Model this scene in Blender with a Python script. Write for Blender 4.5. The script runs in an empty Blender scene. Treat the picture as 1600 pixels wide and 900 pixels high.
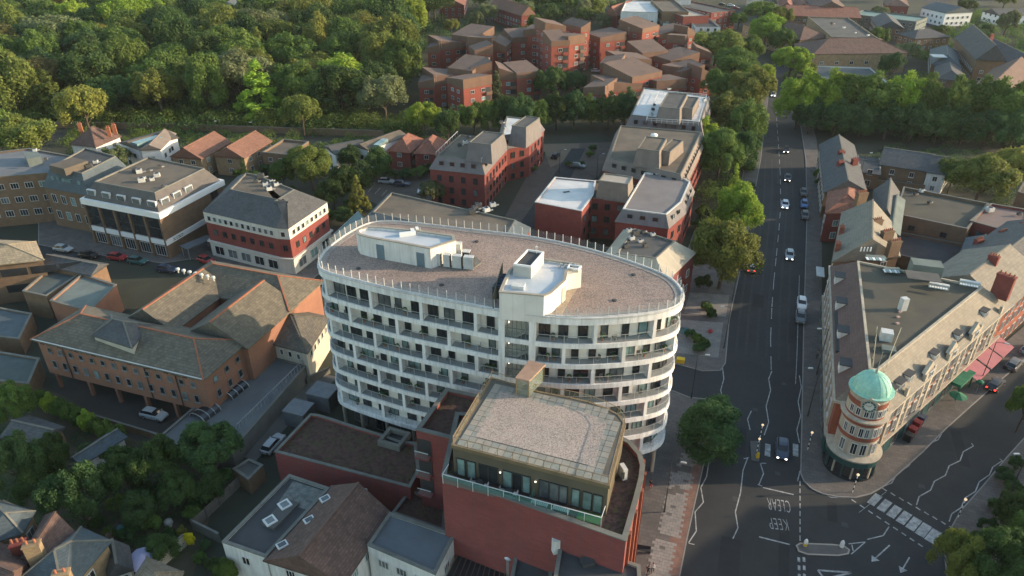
import bpy, math, random
import numpy as np
from mathutils import Vector, Matrix
R = math.radians
rnd = random.Random(7)
sc = bpy.context.scene
C = sc.collection
# ---------------------------------------------------------------- camera, sky, sun, exposure
HC = 72.0
cam = bpy.data.objects.new('camera', bpy.data.cameras.new('camera')); C.objects.link(cam)
cam.location = (0, 0, HC); cam.rotation_euler = (R(60), 0, 0)
cam.data.sensor_width = 36; cam.data.lens = 36 * 1132 / 1600
cam.data.clip_start = 1; cam.data.clip_end = 5000
sc.camera = cam
SUN_AZ, SUN_EL = 87.0, 14.5
wd = bpy.data.worlds.new('World'); sc.world = wd; wd.use_nodes = True
nt = wd.node_tree; nt.nodes.clear()
sky = nt.nodes.new('ShaderNodeTexSky'); sky.sky_type = 'NISHITA'; sky.sun_disc = False
sky.sun_elevation = R(SUN_EL); sky.sun_rotation = R(SUN_AZ); sky.air_density = 1.3; sky.dust_density = 1.2; sky.ozone_density = 0.9
bg = nt.nodes.new('ShaderNodeBackground'); bg.inputs[1].default_value = 0.15
wo = nt.nodes.new('ShaderNodeOutputWorld')
tint = nt.nodes.new('ShaderNodeMix'); tint.data_type = 'RGBA'; tint.blend_type = 'MULTIPLY'; tint.inputs[0].default_value = 1; tint.inputs[7].default_value = (.95, 1, 1.01, 1)
nt.links.new(sky.outputs[0], tint.inputs[6]); nt.links.new(tint.outputs[2], bg.inputs[0]); nt.links.new(bg.outputs[0], wo.inputs[0])
sl = bpy.data.lights.new('sun', 'SUN'); sl.energy = 3.3; sl.angle = R(0.6); sl.color = (1.0, 0.76, 0.53)
so = bpy.data.objects.new('sun', sl); C.objects.link(so)
sd = Vector((math.sin(R(SUN_AZ)) * math.cos(R(SUN_EL)), math.cos(R(SUN_AZ)) * math.cos(R(SUN_EL)), math.sin(R(SUN_EL))))
so.rotation_euler = sd.to_track_quat('Z', 'Y').to_euler(); so.location = (60, 40, 120)
sc.view_settings.view_transform = 'Standard'; sc.view_settings.look = 'None'
sc.view_settings.exposure = 1.28; sc.view_settings.gamma = 1.0

# ---------------------------------------------------------------- helpers
def P(x, y, z=0.0):
    """world point at height z seen at photograph position (x, y)"""
    u = (x - 800) / 1132; v = (y - 450) / 1132
    t = (HC - z) / (v * 0.8660254 + 0.5)
    return Vector((u * t, t * (0.8660254 - 0.5 * v), z))
def PL(pts, z=0.0):
    return [P(a, b, z) for a, b in pts]

MATS = {}
def _nodes(name):
    m = bpy.data.materials.new(name); m.use_nodes = True
    n = m.node_tree; n.nodes.clear()
    o = n.nodes.new('ShaderNodeOutputMaterial'); b = n.nodes.new('ShaderNodeBsdfPrincipled')
    n.links.new(b.outputs[0], o.inputs[0])
    return m, n, b, o
def _math(n, op, a, b=None):
    x = n.nodes.new('ShaderNodeMath'); x.operation = op
    for i, q in enumerate((a, b)):
        if q is None: continue
        if isinstance(q, (int, float)): x.inputs[i].default_value = q
        else: n.links.new(q, x.inputs[i])
    return x.outputs[0]
def _mix(n, f, a, b, bt='MIX'):
    x = n.nodes.new('ShaderNodeMix'); x.data_type = 'RGBA'; x.blend_type = bt
    for s, q in ((0, f), (6, a), (7, b)):
        if hasattr(q, 'is_linked') or hasattr(q, 'links'): n.links.new(q, x.inputs[s])
        elif isinstance(q, (int, float)): x.inputs[s].default_value = q
        else: x.inputs[s].default_value = (*q, 1) if len(q) == 3 else q
    return x.outputs[2]
def _noise(n, vec, s, det=4, rough=.6):
    x = n.nodes.new('ShaderNodeTexNoise'); x.inputs['Scale'].default_value = s
    x.inputs['Detail'].default_value = det; x.inputs['Roughness'].default_value = rough
    n.links.new(vec, x.inputs['Vector']); return x.outputs['Fac']
def _ramp(n, f, a, b):
    x = n.nodes.new('ShaderNodeMapRange'); x.inputs[1].default_value = a; x.inputs[2].default_value = b
    n.links.new(f, x.inputs[0]); return x.outputs[0]
def M(name, c1, c2=None, s=.6, rough=.85, grid=None, speck=None, streak=0, big=.18, met=0, spec=.3, bump=0, emit=None, rot=0):
    if name in MATS: return MATS[name]
    m, n, b, o = _nodes(name)
    g = n.nodes.new('ShaderNodeNewGeometry'); pos = g.outputs['Position']
    c2 = c2 or tuple(k * .8 for k in c1)
    f = _ramp(n, _noise(n, pos, s), .35, .65)
    col = _mix(n, f, c1, c2)
    if speck:                              # loose stones, random tone per cell
        v = n.nodes.new('ShaderNodeTexVoronoi'); v.inputs['Scale'].default_value = speck[0]
        n.links.new(pos, v.inputs['Vector'])
        sp = n.nodes.new('ShaderNodeSeparateColor'); n.links.new(v.outputs['Color'], sp.inputs[0])
        k = _math(n, 'ADD', _math(n, 'MULTIPLY', sp.outputs[0], speck[1] * 2), 1 - speck[1])
        col = _mix(n, 1.0, col, k, 'MULTIPLY')
        col = _mix(n, _ramp(n, sp.outputs[1], .75, .8), col, speck[2] if len(speck) > 2 else c2)
    if grid:                               # courses of tiles, bricks or slabs: (width, height, strength, mode)
        w, h, st, mode = grid
        if mode == 'v':
            cr = n.nodes.new('ShaderNodeVectorMath'); cr.operation = 'CROSS_PRODUCT'
            n.links.new(g.outputs['True Normal'], cr.inputs[0]); cr.inputs[1].default_value = (0, 0, 1)
            nm = n.nodes.new('ShaderNodeVectorMath'); nm.operation = 'NORMALIZE'; n.links.new(cr.outputs[0], nm.inputs[0])
            d = n.nodes.new('ShaderNodeVectorMath'); d.operation = 'DOT_PRODUCT'
            n.links.new(nm.outputs[0], d.inputs[0]); n.links.new(pos, d.inputs[1])
            sx = n.nodes.new('ShaderNodeSeparateXYZ'); n.links.new(pos, sx.inputs[0])
            cb = n.nodes.new('ShaderNodeCombineXYZ'); n.links.new(d.outputs['Value'], cb.inputs[0]); n.links.new(sx.outputs[2], cb.inputs[1])
            vec = cb.outputs[0]
        else:
            mp = n.nodes.new('ShaderNodeMapping'); mp.inputs['Rotation'].default_value = (0, 0, R(rot)); n.links.new(pos, mp.inputs[0]); vec = mp.outputs[0]
        br = n.nodes.new('ShaderNodeTexBrick'); n.links.new(vec, br.inputs['Vector'])
        br.inputs['Scale'].default_value = 1; br.inputs['Brick Width'].default_value = w; br.inputs['Row Height'].default_value = h
        br.inputs['Mortar Size'].default_value = min(w, h) * .09; br.inputs['Bias'].default_value = 0
        br.inputs['Color1'].default_value = (1 + st, 1 + st, 1 + st, 1); br.inputs['Color2'].default_value = (1 - st, 1 - st, 1 - st, 1)
        br.inputs['Mortar'].default_value = (1 - st * 1.5,) * 3 + (1,)
        col = _mix(n, 1.0, col, br.outputs['Color'], 'MULTIPLY')
    if streak:                             # rain streaks down a wall
        mp = n.nodes.new('ShaderNodeMapping'); mp.inputs['Scale'].default_value = (1.6, 1.6, .12); n.links.new(pos, mp.inputs[0])
        f2 = _ramp(n, _noise(n, mp.outputs[0], 1.5, 5, .7), .42, .75)
        col = _mix(n, _math(n, 'MULTIPLY', f2, streak), col, (.09, .085, .075))
    if big:
        f3 = _noise(n, pos, .09, 3); k = _math(n, 'ADD', _math(n, 'MULTIPLY', f3, big * 2), 1 - big)
        col = _mix(n, 1.0, col, k, 'MULTIPLY')
    n.links.new(col, b.inputs['Base Color'])
    b.inputs['Roughness'].default_value = rough; b.inputs['Metallic'].default_value = met
    b.inputs['Specular IOR Level'].default_value = spec
    if bump:
        bp = n.nodes.new('ShaderNodeBump'); bp.inputs['Strength'].default_value = bump; bp.inputs['Distance'].default_value = .1
        n.links.new(_noise(n, pos, 4, 3), bp.inputs['Height']); n.links.new(bp.outputs[0], b.inputs['Normal'])
    if emit:
        b.inputs['Emission Color'].default_value = (*emit[0], 1); b.inputs['Emission Strength'].default_value = emit[1]
    MATS[name] = m; return m
def glassy(name, tint, alpha, rough=.05):
    if name in MATS: return MATS[name]
    m, n, b, o = _nodes(name); b.inputs['Base Color'].default_value = (*tint, 1); b.inputs['Roughness'].default_value = rough
    b.inputs['Alpha'].default_value = alpha; b.inputs['Specular IOR Level'].default_value = .5
    MATS[name] = m; return m
def leafmat(name, c, var=.34, tr=.40):
    m, n, b, o = _nodes(name)
    g = n.nodes.new('ShaderNodeNewGeometry'); oi = n.nodes.new('ShaderNodeObjectInfo')
    f = _ramp(n, _noise(n, g.outputs['Position'], .55, 5, .65), .3, .7)
    col = _mix(n, f, tuple(k * (1 - var) for k in c), (c[0] * (1 + var * 1.2), c[1] * (1 + var), c[2] * (1 + var * .4)))
    hs = n.nodes.new('ShaderNodeHueSaturation')
    n.links.new(_math(n, 'ADD', _math(n, 'MULTIPLY', oi.outputs['Random'], .028), .486), hs.inputs['Hue'])
    n.links.new(_math(n, 'ADD', _math(n, 'MULTIPLY', _math(n, 'FRACT', _math(n, 'MULTIPLY', oi.outputs['Random'], 7.3)), .45), .8), hs.inputs['Value'])
    n.links.new(col, hs.inputs['Color']); n.links.new(hs.outputs[0], b.inputs['Base Color'])
    b.inputs['Roughness'].default_value = .65; b.inputs['Specular IOR Level'].default_value = .15
    t = n.nodes.new('ShaderNodeBsdfTranslucent'); n.links.new(hs.outputs[0], t.inputs[0])
    mx = n.nodes.new('ShaderNodeMixShader'); mx.inputs[0].default_value = tr
    n.links.new(b.outputs[0], mx.inputs[1]); n.links.new(t.outputs[0], mx.inputs[2]); n.links.new(mx.outputs[0], o.inputs[0])
    MATS[name] = m; return m

# base colours
asphalt = M('asphalt', (.030, .034, .036), (.040, .043, .044), .25, .9, big=.22, speck=(5, .03, (.036, .038, .04)))
lane_worn = M('worn_asphalt', (.04, .043, .044), (.05, .05, .05), .3, .9)
paint = M('road_paint', (.42, .43, .42), (.2, .2, .2), 1.6, .7)
slab = M('pavement_slabs', (.135, .12, .11), (.10, .093, .088), .5, .85, grid=(.9, .6, .10, 'h'), rot=18)
slab_pale = M('pale_slab', (.27, .25, .23), (.20, .19, .175), 1.2, .85)
slab_red = M('red_paviour', (.22, .13, .10), (.17, .10, .08), .8, .85, grid=(.4, .2, .12, 'h'))
kerbm = M('kerb_stone', (.26, .25, .23))
grass = M('rough_grass', (.045, .06, .022), (.08, .075, .04), .5, .95, speck=(1.5, .25, (.06, .05, .03)))
earth = M('dry_ground', (.085, .07, .05), (.05, .055, .03), .4, .95)
yardm = M('yard_tarmac', (.06, .058, .052), (.045, .044, .042), .3, .9)
gravelground = M('car_park_brick', (.11, .09, .075), (.085, .072, .06), .35, .9, grid=(.4, .2, .1, 'h'))
brick_red = M('red_brick', (.21, .058, .048), (.17, .047, .04), .8, .9, grid=(.45, .15, .08, 'v'))
brick_deep = M('deep_red_brick', (.235, .064, .060), (.20, .055, .052), .25, .9, grid=(.9, .3, .085, 'v'), streak=.34, big=.2)
brick_orange = M('orange_brick', (.27, .088, .055), (.22, .072, .046), .6, .9, grid=(.45, .15, .08, 'v'))
brick_brown = M('brown_brick', (.19, .125, .08), (.15, .10, .065), .7, .9, grid=(.45, .15, .1, 'v'))
brick_yellow = M('yellow_stock_brick', (.30, .22, .13), (.22, .16, .10), .8, .9, grid=(.45, .15, .12, 'v'))
brick_civic = M('pale_orange_brick', (.27, .135, .09), (.235, .118, .08), .5, .9, grid=(.45, .15, .06, 'v'))
white_r = M('white_render', (.66, .66, .64), (.58, .58, .56), .4, .8, streak=.35, big=.1)
white_clean = M('white_paint', (.74, .74, .72), (.68, .68, .66), .5, .6, big=.06)
cream_r = M('cream_render', (.55, .50, .41), (.46, .42, .34), .5, .85, streak=.35)
stone = M('pale_stone', (.46, .41, .32), (.37, .33, .26), .7, .85, streak=.4)
conc = M('concrete_coping', (.17, .17, .15), (.13, .13, .115), .8, .9, streak=.25)
slate = M('slate_roof', (.085, .088, .09), (.065, .068, .072), .6, .75, grid=(.4, .16, .18, 'v'))
slate_blue = M('blue_slate_roof', (.075, .10, .115), (.06, .08, .09), .6, .7, grid=(.4, .16, .15, 'v'))
tile_brown = M('brown_tile_roof', (.14, .088, .072), (.105, .068, .057), .7, .85, grid=(.4, .16, .2, 'v'))
tile_red = M('red_tile_roof', (.24, .105, .07), (.17, .075, .055), .7, .85, grid=(.4, .16, .22, 'v'))
tile_orange = M('orange_tile_roof', (.205, .105, .075), (.165, .088, .062), .7, .85, grid=(.4, .16, .18, 'v'))
tile_grey = M('grey_brown_tile_roof', (.14, .125, .095), (.105, .095, .075), .8, .9, grid=(.45, .2, .16, 'v'))
felt = M('grey_felt_roof', (.10, .098, .094), (.075, .075, .073), .35, .9, big=.3)
felt_dark = M('dark_felt_roof', (.062, .065, .068), (.048, .05, .053), .4, .9, big=.3)
felt_brown = M('weathered_brown_roof', (.14, .115, .088), (.10, .088, .072), .3, .9, big=.35)
felt_pale = M('pale_membrane_roof', (.60, .59, .57), (.46, .47, .47), .25, .6, big=.25)
felt_green = M('green_grey_felt_roof', (.15, .18, .165), (.12, .145, .135), .4, .9, big=.2)
gravel = M('pink_gravel', (.27, .20, .168), (.215, .168, .145), .35, .95, speck=(8, .30, (.30, .24, .20)), bump=.4, big=.3)
sedum = M('brown_sedum', (.085, .046, .038), (.062, .036, .031), .7, .95, speck=(3, .3, (.07, .06, .03)))
cladding = M('brown_metal_cladding', (.12, .105, .075), (.10, .09, .065), .4, .5, big=.1)
copperm = M('bronze_cladding', (.30, .21, .12), (.24, .17, .10), .5, .5, spec=.4)
dome_green = M('verdigris_copper', (.33, .60, .48), (.26, .53, .43), 1.6, .75, streak=.3, big=.1)
steel = M('galvanised_steel', (.45, .46, .46), None, 1, .4, met=.6)
dark_metal = M('dark_metal', (.045, .047, .05), None, 1, .5)
white_metal = M('white_metal', (.62, .62, .62), None, 1, .5)
plant_box = M('plant_unit_casing', (.55, .56, .54), (.45, .46, .45), 1.5, .6, streak=.2)
pane_dark = M('dark_glass', (.018, .022, .026), (.03, .035, .038), .3, .08, spec=.6, big=.0)
pane_mid = M('curtained_glass', (.16, .18, .18), (.07, .08, .085), .5, .15, spec=.6)
pane_teal = M('blind_behind_glass', (.22, .33, .32), (.10, .15, .15), .5, .15, spec=.6)
frame_w = M('white_window_frame', (.6, .6, .58), None, 1, .5)
frame_d = M('dark_window_frame', (.05, .05, .05), None, 1, .5)
frame_g = M('grey_window_frame', (.2, .21, .21), None, 1, .5)
clear = glassy('clear_balustrade_glass', (.35, .48, .46), .07)
terra = M('terracotta', (.34, .13, .07), (.26, .10, .06), 1.5, .85)
bark = M('bark', (.10, .075, .055), (.07, .055, .04), 2, .95)
fence_wood = M('weathered_fence_wood', (.17, .145, .12), (.12, .105, .09), 1.5, .9)

class MB:
    def __init__(s): s.v = []; s.f = []; s.m = []
    def face(s, pts, m=0):
        b = len(s.v); s.v += [tuple(p) for p in pts]; s.f.append(tuple(range(b, b + len(pts)))); s.m.append(m)
    def prism(s, poly, z0, z1, m=0, mt=None, bottom=True, top=True):
        n = len(poly); b = len(s.v)
        s.v += [(p[0], p[1], z0) for p in poly] + [(p[0], p[1], z1) for p in poly]
        for i in range(n):
            j = (i + 1) % n; s.f.append((b + i, b + j, b + n + j, b + n + i)); s.m.append(m)
        if top: s.f.append(tuple(b + n + i for i in range(n))); s.m.append(m if mt is None else mt)
        if bottom: s.f.append(tuple(b + i for i in reversed(range(n)))); s.m.append(m)
    def ring(s, po, pi, z0, z1, m=0, mt=None):
        n = len(po); b = len(s.v)
        for q, z in ((po, z0), (po, z1), (pi, z1), (pi, z0)): s.v += [(p[0], p[1], z) for p in q]
        for i in range(n):
            j = (i + 1) % n
            for k in range(4):
                k2 = (k + 1) % 4
                s.f.append((b + k * n + i, b + k * n + j, b + k2 * n + j, b + k2 * n + i)); s.m.append(m if k != 1 or mt is None else mt)
    def box(s, c, size, rz=0, m=0, taper=1):
        hx, hy = size[0] / 2, size[1] / 2; ca, sa = math.cos(rz), math.sin(rz)
        b = len(s.v)
        for z, t in ((0, 1), (size[2], taper)):
            for x, y in ((-hx, -hy), (hx, -hy), (hx, hy), (-hx, hy)):
                x *= t; y *= t
                s.v.append((c[0] + x * ca - y * sa, c[1] + x * sa + y * ca, c[2] + z))
        for q in ((0, 1, 5, 4), (1, 2, 6, 5), (2, 3, 7, 6), (3, 0, 4, 7), (4, 5, 6, 7), (3, 2, 1, 0)):
            s.f.append(tuple(b + i for i in q)); s.m.append(m)
    def bar(s, a, b_, w, h, m=0):
        a = Vector(a); b_ = Vector(b_); d = (b_ - a).normalized()
        up = Vector((0, 0, 1)) if abs(d.z) < .95 else Vector((0, 1, 0))
        x = d.cross(up).normalized() * w / 2; y = x.cross(d).normalized() * h / 2
        b = len(s.v)
        for p in (a, b_):
            for q in (-x - y, x - y, x + y, -x + y): s.v.append(tuple(p + q))
        for q in ((0, 1, 5, 4), (1, 2, 6, 5), (2, 3, 7, 6), (3, 0, 4, 7), (4, 5, 6, 7), (3, 2, 1, 0)):
            s.f.append(tuple(b + i for i in q)); s.m.append(m)
    def tube(s, a, b_, r0, r1, n=8, m=0):
        a = Vector(a); b_ = Vector(b_); d = (b_ - a).normalized()
        up = Vector((0, 0, 1)) if abs(d.z) < .95 else Vector((1, 0, 0))
        x = d.cross(up).normalized(); y = x.cross(d).normalized(); b = len(s.v)
        for p, r in ((a, r0), (b_, r1)):
            for i in range(n):
                t = 2 * math.pi * i / n; s.v.append(tuple(p + (x * math.cos(t) + y * math.sin(t)) * r))
        for i in range(n):
            j = (i + 1) % n; s.f.append((b + i, b + j, b + n + j, b + n + i)); s.m.append(m)
        s.f.append(tuple(b + n + i for i in range(n))); s.m.append(m); s.f.append(tuple(b + i for i in reversed(range(n)))); s.m.append(m)
    def lathe(s, c, prof, n=24, m=0, a0=0, a1=2 * math.pi):
        b = len(s.v); full = abs(a1 - a0 - 2 * math.pi) < 1e-6; k = n if full else n + 1
        for r, z in prof:
            for i in range(k):
                t = a0 + (a1 - a0) * i / n; s.v.append((c[0] + r * math.cos(t), c[1] + r * math.sin(t), c[2] + z))
        for j in range(len(prof) - 1):
            for i in range(n):
                i2 = (i + 1) % k if full else i + 1
                s.f.append((b + j * k + i, b + j * k + i2, b + (j + 1) * k + i2, b + (j + 1) * k + i)); s.m.append(m)
    def mesh(s, name, mats, smooth=False):
        me = bpy.data.meshes.new(name); me.from_pydata(s.v, [], s.f)
        for q in (mats if isinstance(mats, (list, tuple)) else [mats]): me.materials.append(q)
        me.polygons.foreach_set('material_index', s.m)
        if smooth: me.polygons.foreach_set('use_smooth', [True] * len(s.f))
        me.update(); return me
    def build(s, name, mats, parent=None, smooth=False, kind=None, label=None):
        """vertices are in world axes; a child is rewritten in its thing's own frame"""
        if parent is not None:
            loc, rz = FR[parent.name]; ca, sa = math.cos(-rz), math.sin(-rz)
            s.v = [((x - loc[0]) * ca - (y - loc[1]) * sa, (x - loc[0]) * sa + (y - loc[1]) * ca, z - loc[2]) for x, y, z in s.v]
        o = bpy.data.objects.new(name, s.mesh(name, mats, smooth)); C.objects.link(o)
        if parent is not None: o.parent = parent; FR[o.name] = FR[parent.name]
        else: FR[o.name] = ((0, 0, 0), 0)
        if kind: o['kind'] = kind
        if label: o['label'] = label
        return o
FR = {}
LABELS = {}
def tag(o, label, cat, group=None):
    if label in LABELS and not group: print('DUP LABEL', label)
    LABELS[label] = 1
    o['label'] = label; o['category'] = cat
    if group: o['group'] = group
    return o
def thing(name, label, cat, loc=(0, 0, 0), rz=0, group=None):
    o = bpy.data.objects.new(name, None); C.objects.link(o); o.empty_display_size = .5
    o.location = loc; o.rotation_euler = (0, 0, rz); FR[o.name] = (tuple(loc), rz)
    return tag(o, label, cat, group)
def struct(name, mb, mats, **k):
    o = mb.build(name, mats, **k); o['kind'] = 'structure'; return o
def inst(name, me, parent, loc=(0, 0, 0), rot=(0, 0, 0), scale=None):
    o = bpy.data.objects.new(name, me); C.objects.link(o); o.parent = parent; o.location = loc; o.rotation_euler = rot
    if scale: o.scale = scale
    return o
def copy_tree(o, parent=None):
    c = o.copy(); C.objects.link(c); c.parent = parent
    for ch in o.children: copy_tree(ch, c)
    return c
def area(p): return sum(p[i][0] * p[(i + 1) % len(p)][1] - p[(i + 1) % len(p)][0] * p[i][1] for i in range(len(p))) / 2
def ccw(p): return list(p) if area(p) > 0 else list(reversed(p))
def inset(p, d):
    """inward offset of a CCW polygon"""
    n = len(p); out = []
    for i in range(n):
        a, b, c = Vector(p[i - 1][:2]), Vector(p[i][:2]), Vector(p[(i + 1) % n][:2])
        e1 = (b - a).normalized(); e2 = (c - b).normalized()
        n1 = Vector((-e1.y, e1.x)); n2 = Vector((-e2.y, e2.x)); q = n1 + n2
        q = q / max(.35, 1 + n1.dot(n2)); out.append((b.x + q.x * d, b.y + q.y * d))
    return out
def quad(a, b, c, z=0, W=False):
    """true rectangle: front-left, front-right, and a point on the back edge (photo positions or world)"""
    if not W: a, b, c = P(*a, z), P(*b, z), P(*c, z)
    a, b, c = Vector(a[:2]), Vector(b[:2]), Vector(c[:2])
    d = (b - a).normalized(); n = Vector((-d.y, d.x)); k = (c - b).dot(n)
    return [tuple(a), tuple(b), tuple(b + n * k), tuple(a + n * k)]
FOOT = []
# ---- windows
WCACHE = {}
def win_meshes(w, h, style):
    key = (round(w, 2), round(h, 2), style)
    if key in WCACHE: return WCACHE[key]
    fr = {'w': frame_w, 'd': frame_d, 'g': frame_g}[style[0]]
    nm = int(style[1]) if len(style) > 1 else 1
    t = .07; f = MB()
    for x0, x1, z0, z1 in ((-w / 2, w / 2, 0, t), (-w / 2, w / 2, h - t, h), (-w / 2, -w / 2 + t, t, h - t), (w / 2 - t, w / 2, t, h - t)):
        f.box(((x0 + x1) / 2, -.02, z0), (x1 - x0, .14, z1 - z0))
    for k in range(1, nm): f.box((-w / 2 + w * k / nm, -.02, t), (.05, .1, h - 2 * t))
    if 's' in style: f.box((0, -.08, -.1), (w + .16, .22, .1))
    fm = f.mesh('window', fr)
    pm = []
    for m in (pane_dark, pane_mid, pane_teal):
        g = MB(); g.box((0, -.0, t), (w - 2 * t, .05, h - 2 * t)); pm.append(g.mesh('pane', m))
    WCACHE[key] = (fm, pm); return WCACHE[key]
def window(b, p, rz, w, h, style='w2', name='window', prob=(.7, .9)):
    loc, r0 = FR[b.name]; fm, pm = win_meshes(w, h, style)
    ca, sa = math.cos(-r0), math.sin(-r0); dx, dy = p[0] - loc[0], p[1] - loc[1]
    o = inst(name, fm, b, (dx * ca - dy * sa, dx * sa + dy * ca, p[2] - loc[2]), (0, 0, rz - r0))
    q = rnd.random(); i = 0 if q < prob[0] else 1 if q < prob[1] else 2
    inst('pane', pm[i], o); return o
def facade(b, p0, p1, rows, n=None, w=1.2, sp=3.0, style='w2', m0=.8, m1=.8, force=False, out=0, prob=(.7, .9)):
    """rows: (sill height, window height) pairs; p0->p1 runs counter-clockwise round the building"""
    dx, dy = p1[0] - p0[0], p1[1] - p0[1]; L = math.hypot(dx, dy)
    if L < w + .6: return
    dx /= L; dy /= L; ox, oy = dy, -dx
    mx, my = (p0[0] + p1[0]) / 2, (p0[1] + p1[1]) / 2; dist = math.hypot(mx, my)
    if not force and (ox * -mx + oy * -my) / dist < -.15: return
    m0 = min(m0, (L - w) / 2); m1 = min(m1, (L - w) / 2)
    if n is None: n = max(1, int((L - m0 - m1) / sp))
    for z, h in rows:
        for i in range(n):
            t = m0 + (i + .5) * (L - m0 - m1) / n
            window(b, (p0[0] + dx * t + ox * (.03 + out), p0[1] + dy * t + oy * (.03 + out), z), math.atan2(dy, dx), w, h, style, prob=prob)
# ---- buildings
def shell(b, poly, z0, zt, wall, roofm, drop=.5, cop=conc, th=.3, lip=.12):
    """walls, flat roof set down behind a parapet, and a coping on it"""
    ins = inset(poly, th); w = MB(); w.prism(poly, z0, zt, top=False); w.prism(ins[::-1], zt - drop, zt, top=False, bottom=False)
    w.build('wall', wall, b)
    r = MB(); r.face([(x, y, zt - drop) for x, y in ins]); r.build('roof', roofm, b)
    c = MB(); c.ring(inset(poly, -.06), inset(poly, th + .05), zt - .02, zt + lip); c.build('parapet', cop, b)
    return ins
def mansard(b, poly, z1, z2, d, slopem, roofm, cop=conc, drop=.25):
    top = inset(poly, d); m = MB(); n = len(poly); base = inset(poly, -.25)
    for i in range(n):
        j = (i + 1) % n
        m.face([(*base[i], z1), (*base[j], z1), (*top[j], z2), (*top[i], z2)])
    m.face([(*p, z1) for p in base[::-1]]); m.build('mansard_slope', slopem, b)
    r = MB(); r.face([(*p, z2 - drop) for p in top]); r.build('roof', roofm, b)
    c = MB(); c.ring(inset(top, -.08), inset(top, .22), z2 - .35, z2 + .06); c.build('parapet', cop, b)
    return top
def pitched(b, q, z, rise, mat, kind='hip', wall=None, over=.4, axis=None, name='roof', ridge=True, hipf=1.0):
    """q: four CCW corners; the ridge runs parallel to the longer pair of sides (or axis 0/1)"""
    q = [Vector((*p[:2], 0)) for p in q]
    L0 = (q[1] - q[0]).length; L1 = (q[2] - q[1]).length
    if axis is None: axis = 0 if L0 >= L1 else 1
    if axis: q = q[1:] + q[:1]; L0, L1 = L1, L0
    d = (q[1] - q[0]).normalized(); n = Vector((-d.y, d.x, 0))
    e = [q[0] - d * over - n * over, q[1] + d * over - n * over, q[2] + d * over + n * over, q[3] - d * over + n * over]
    z0 = z - over * rise / (L1 / 2) * .6; e = [Vector((p.x, p.y, z0)) for p in e]
    hp = (L1 / 2 + over) * hipf if kind == 'hip' else 0; hp = min(hp, L0 / 2 + over - .02)
    r0 = (e[0] + e[3]) / 2 + d * hp; r1 = (e[1] + e[2]) / 2 - d * hp; r0.z = r1.z = z + rise
    m = MB(); dn = Vector((0, 0, -.18))
    m.face([e[0], e[1], r1, r0]); m.face([e[2], e[3], r0, r1])
    if kind == 'hip': m.face([e[1], e[2], r1]); m.face([e[3], e[0], r0])
    else:
        for (a, c, r) in ((e[1], e[2], r1), (e[3], e[0], r0)): m.face([a + dn, c + dn, c, r, a])
    for i in range(4):
        j = (i + 1) % 4; m.face([e[i] + dn, e[j] + dn, e[j], e[i]])
    m.face([e[3] + dn, e[2] + dn, e[1] + dn, e[0] + dn]); o = m.build(name, mat, b)
    if kind == 'gable' and wall:
        g = MB()
        for a, c in ((q[0], q[3]), (q[1], q[2])):
            mid = (a + c) / 2; g.face([(a.x, a.y, z - .3), (c.x, c.y, z - .3), (mid.x, mid.y, z + rise - .12)])
        g.build('gable', wall, b)
    if ridge:
        rr = MB(); rr.bar(r0 + Vector((0, 0, .04)), r1 + Vector((0, 0, .04)), .28, .16)
        if kind == 'hip':
            for a, r in ((e[0], r0), (e[3], r0), (e[1], r1), (e[2], r1)): rr.bar(a + Vector((0, 0, .03)), r + Vector((0, 0, .03)), .22, .12)
        rr.build('ridge_tiles', MATS.get('ridge_' + mat.name) or terra_for(mat), b)
    return r0, r1
def terra_for(mat):
    return {'slate_roof': conc, 'blue_slate_roof': conc, 'grey_brown_tile_roof': terra}.get(mat.name, mat)
def chimney(b, p, h, w=.9, l=1.6, rz=.3, mat=brick_red, pots=3):
    c = MB(); c.box(p, (l, w, h), rz); c.box((p[0], p[1], p[2] + h - .25), (l + .16, w + .16, .18), rz)
    o = c.build('chimney', mat, b); t = MB()
    for k in range(pots):
        s_ = (k - (pots - 1) / 2) * l / max(pots, 1); t.tube((p[0] + math.cos(rz) * s_, p[1] + math.sin(rz) * s_, p[2] + h), (p[0] + math.cos(rz) * s_, p[1] + math.sin(rz) * s_, p[2] + h + .5), .14, .11, 8)
    t.build('chimney_pot', terra, o)
def vents(b, pts, z, seed=0, mat=plant_box):
    r = random.Random(seed)
    for (x, y) in pts:
        p = P(x, y, z); m = MB(); s = r.uniform(.55, 1.15); rz = r.uniform(.2, .5)
        m.box(p, (s * 1.2, s, s * .8), rz); o = m.build('roof_plant', mat if r.random() < .6 else MATS['grey_felt_roof'], b); m = MB(); m.lathe((p.x, p.y, p.z + s * .8), [(s * .38, 0), (s * .38, .1), (s * .3, .1), (s * .28, .03), (0, .03)], 12); m.build('fan', dark_metal, o)
        if r.random() < .6: m = MB(); m.bar((p.x + s * .6, p.y, p.z + .2), (p.x + s * 1.3, p.y + .4, p.z + .2), .22, .22); m.build('roof_duct', steel, b)
def ctr(poly): return (sum(p[0] for p in poly) / len(poly), sum(p[1] for p in poly) / len(poly), 0)
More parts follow.
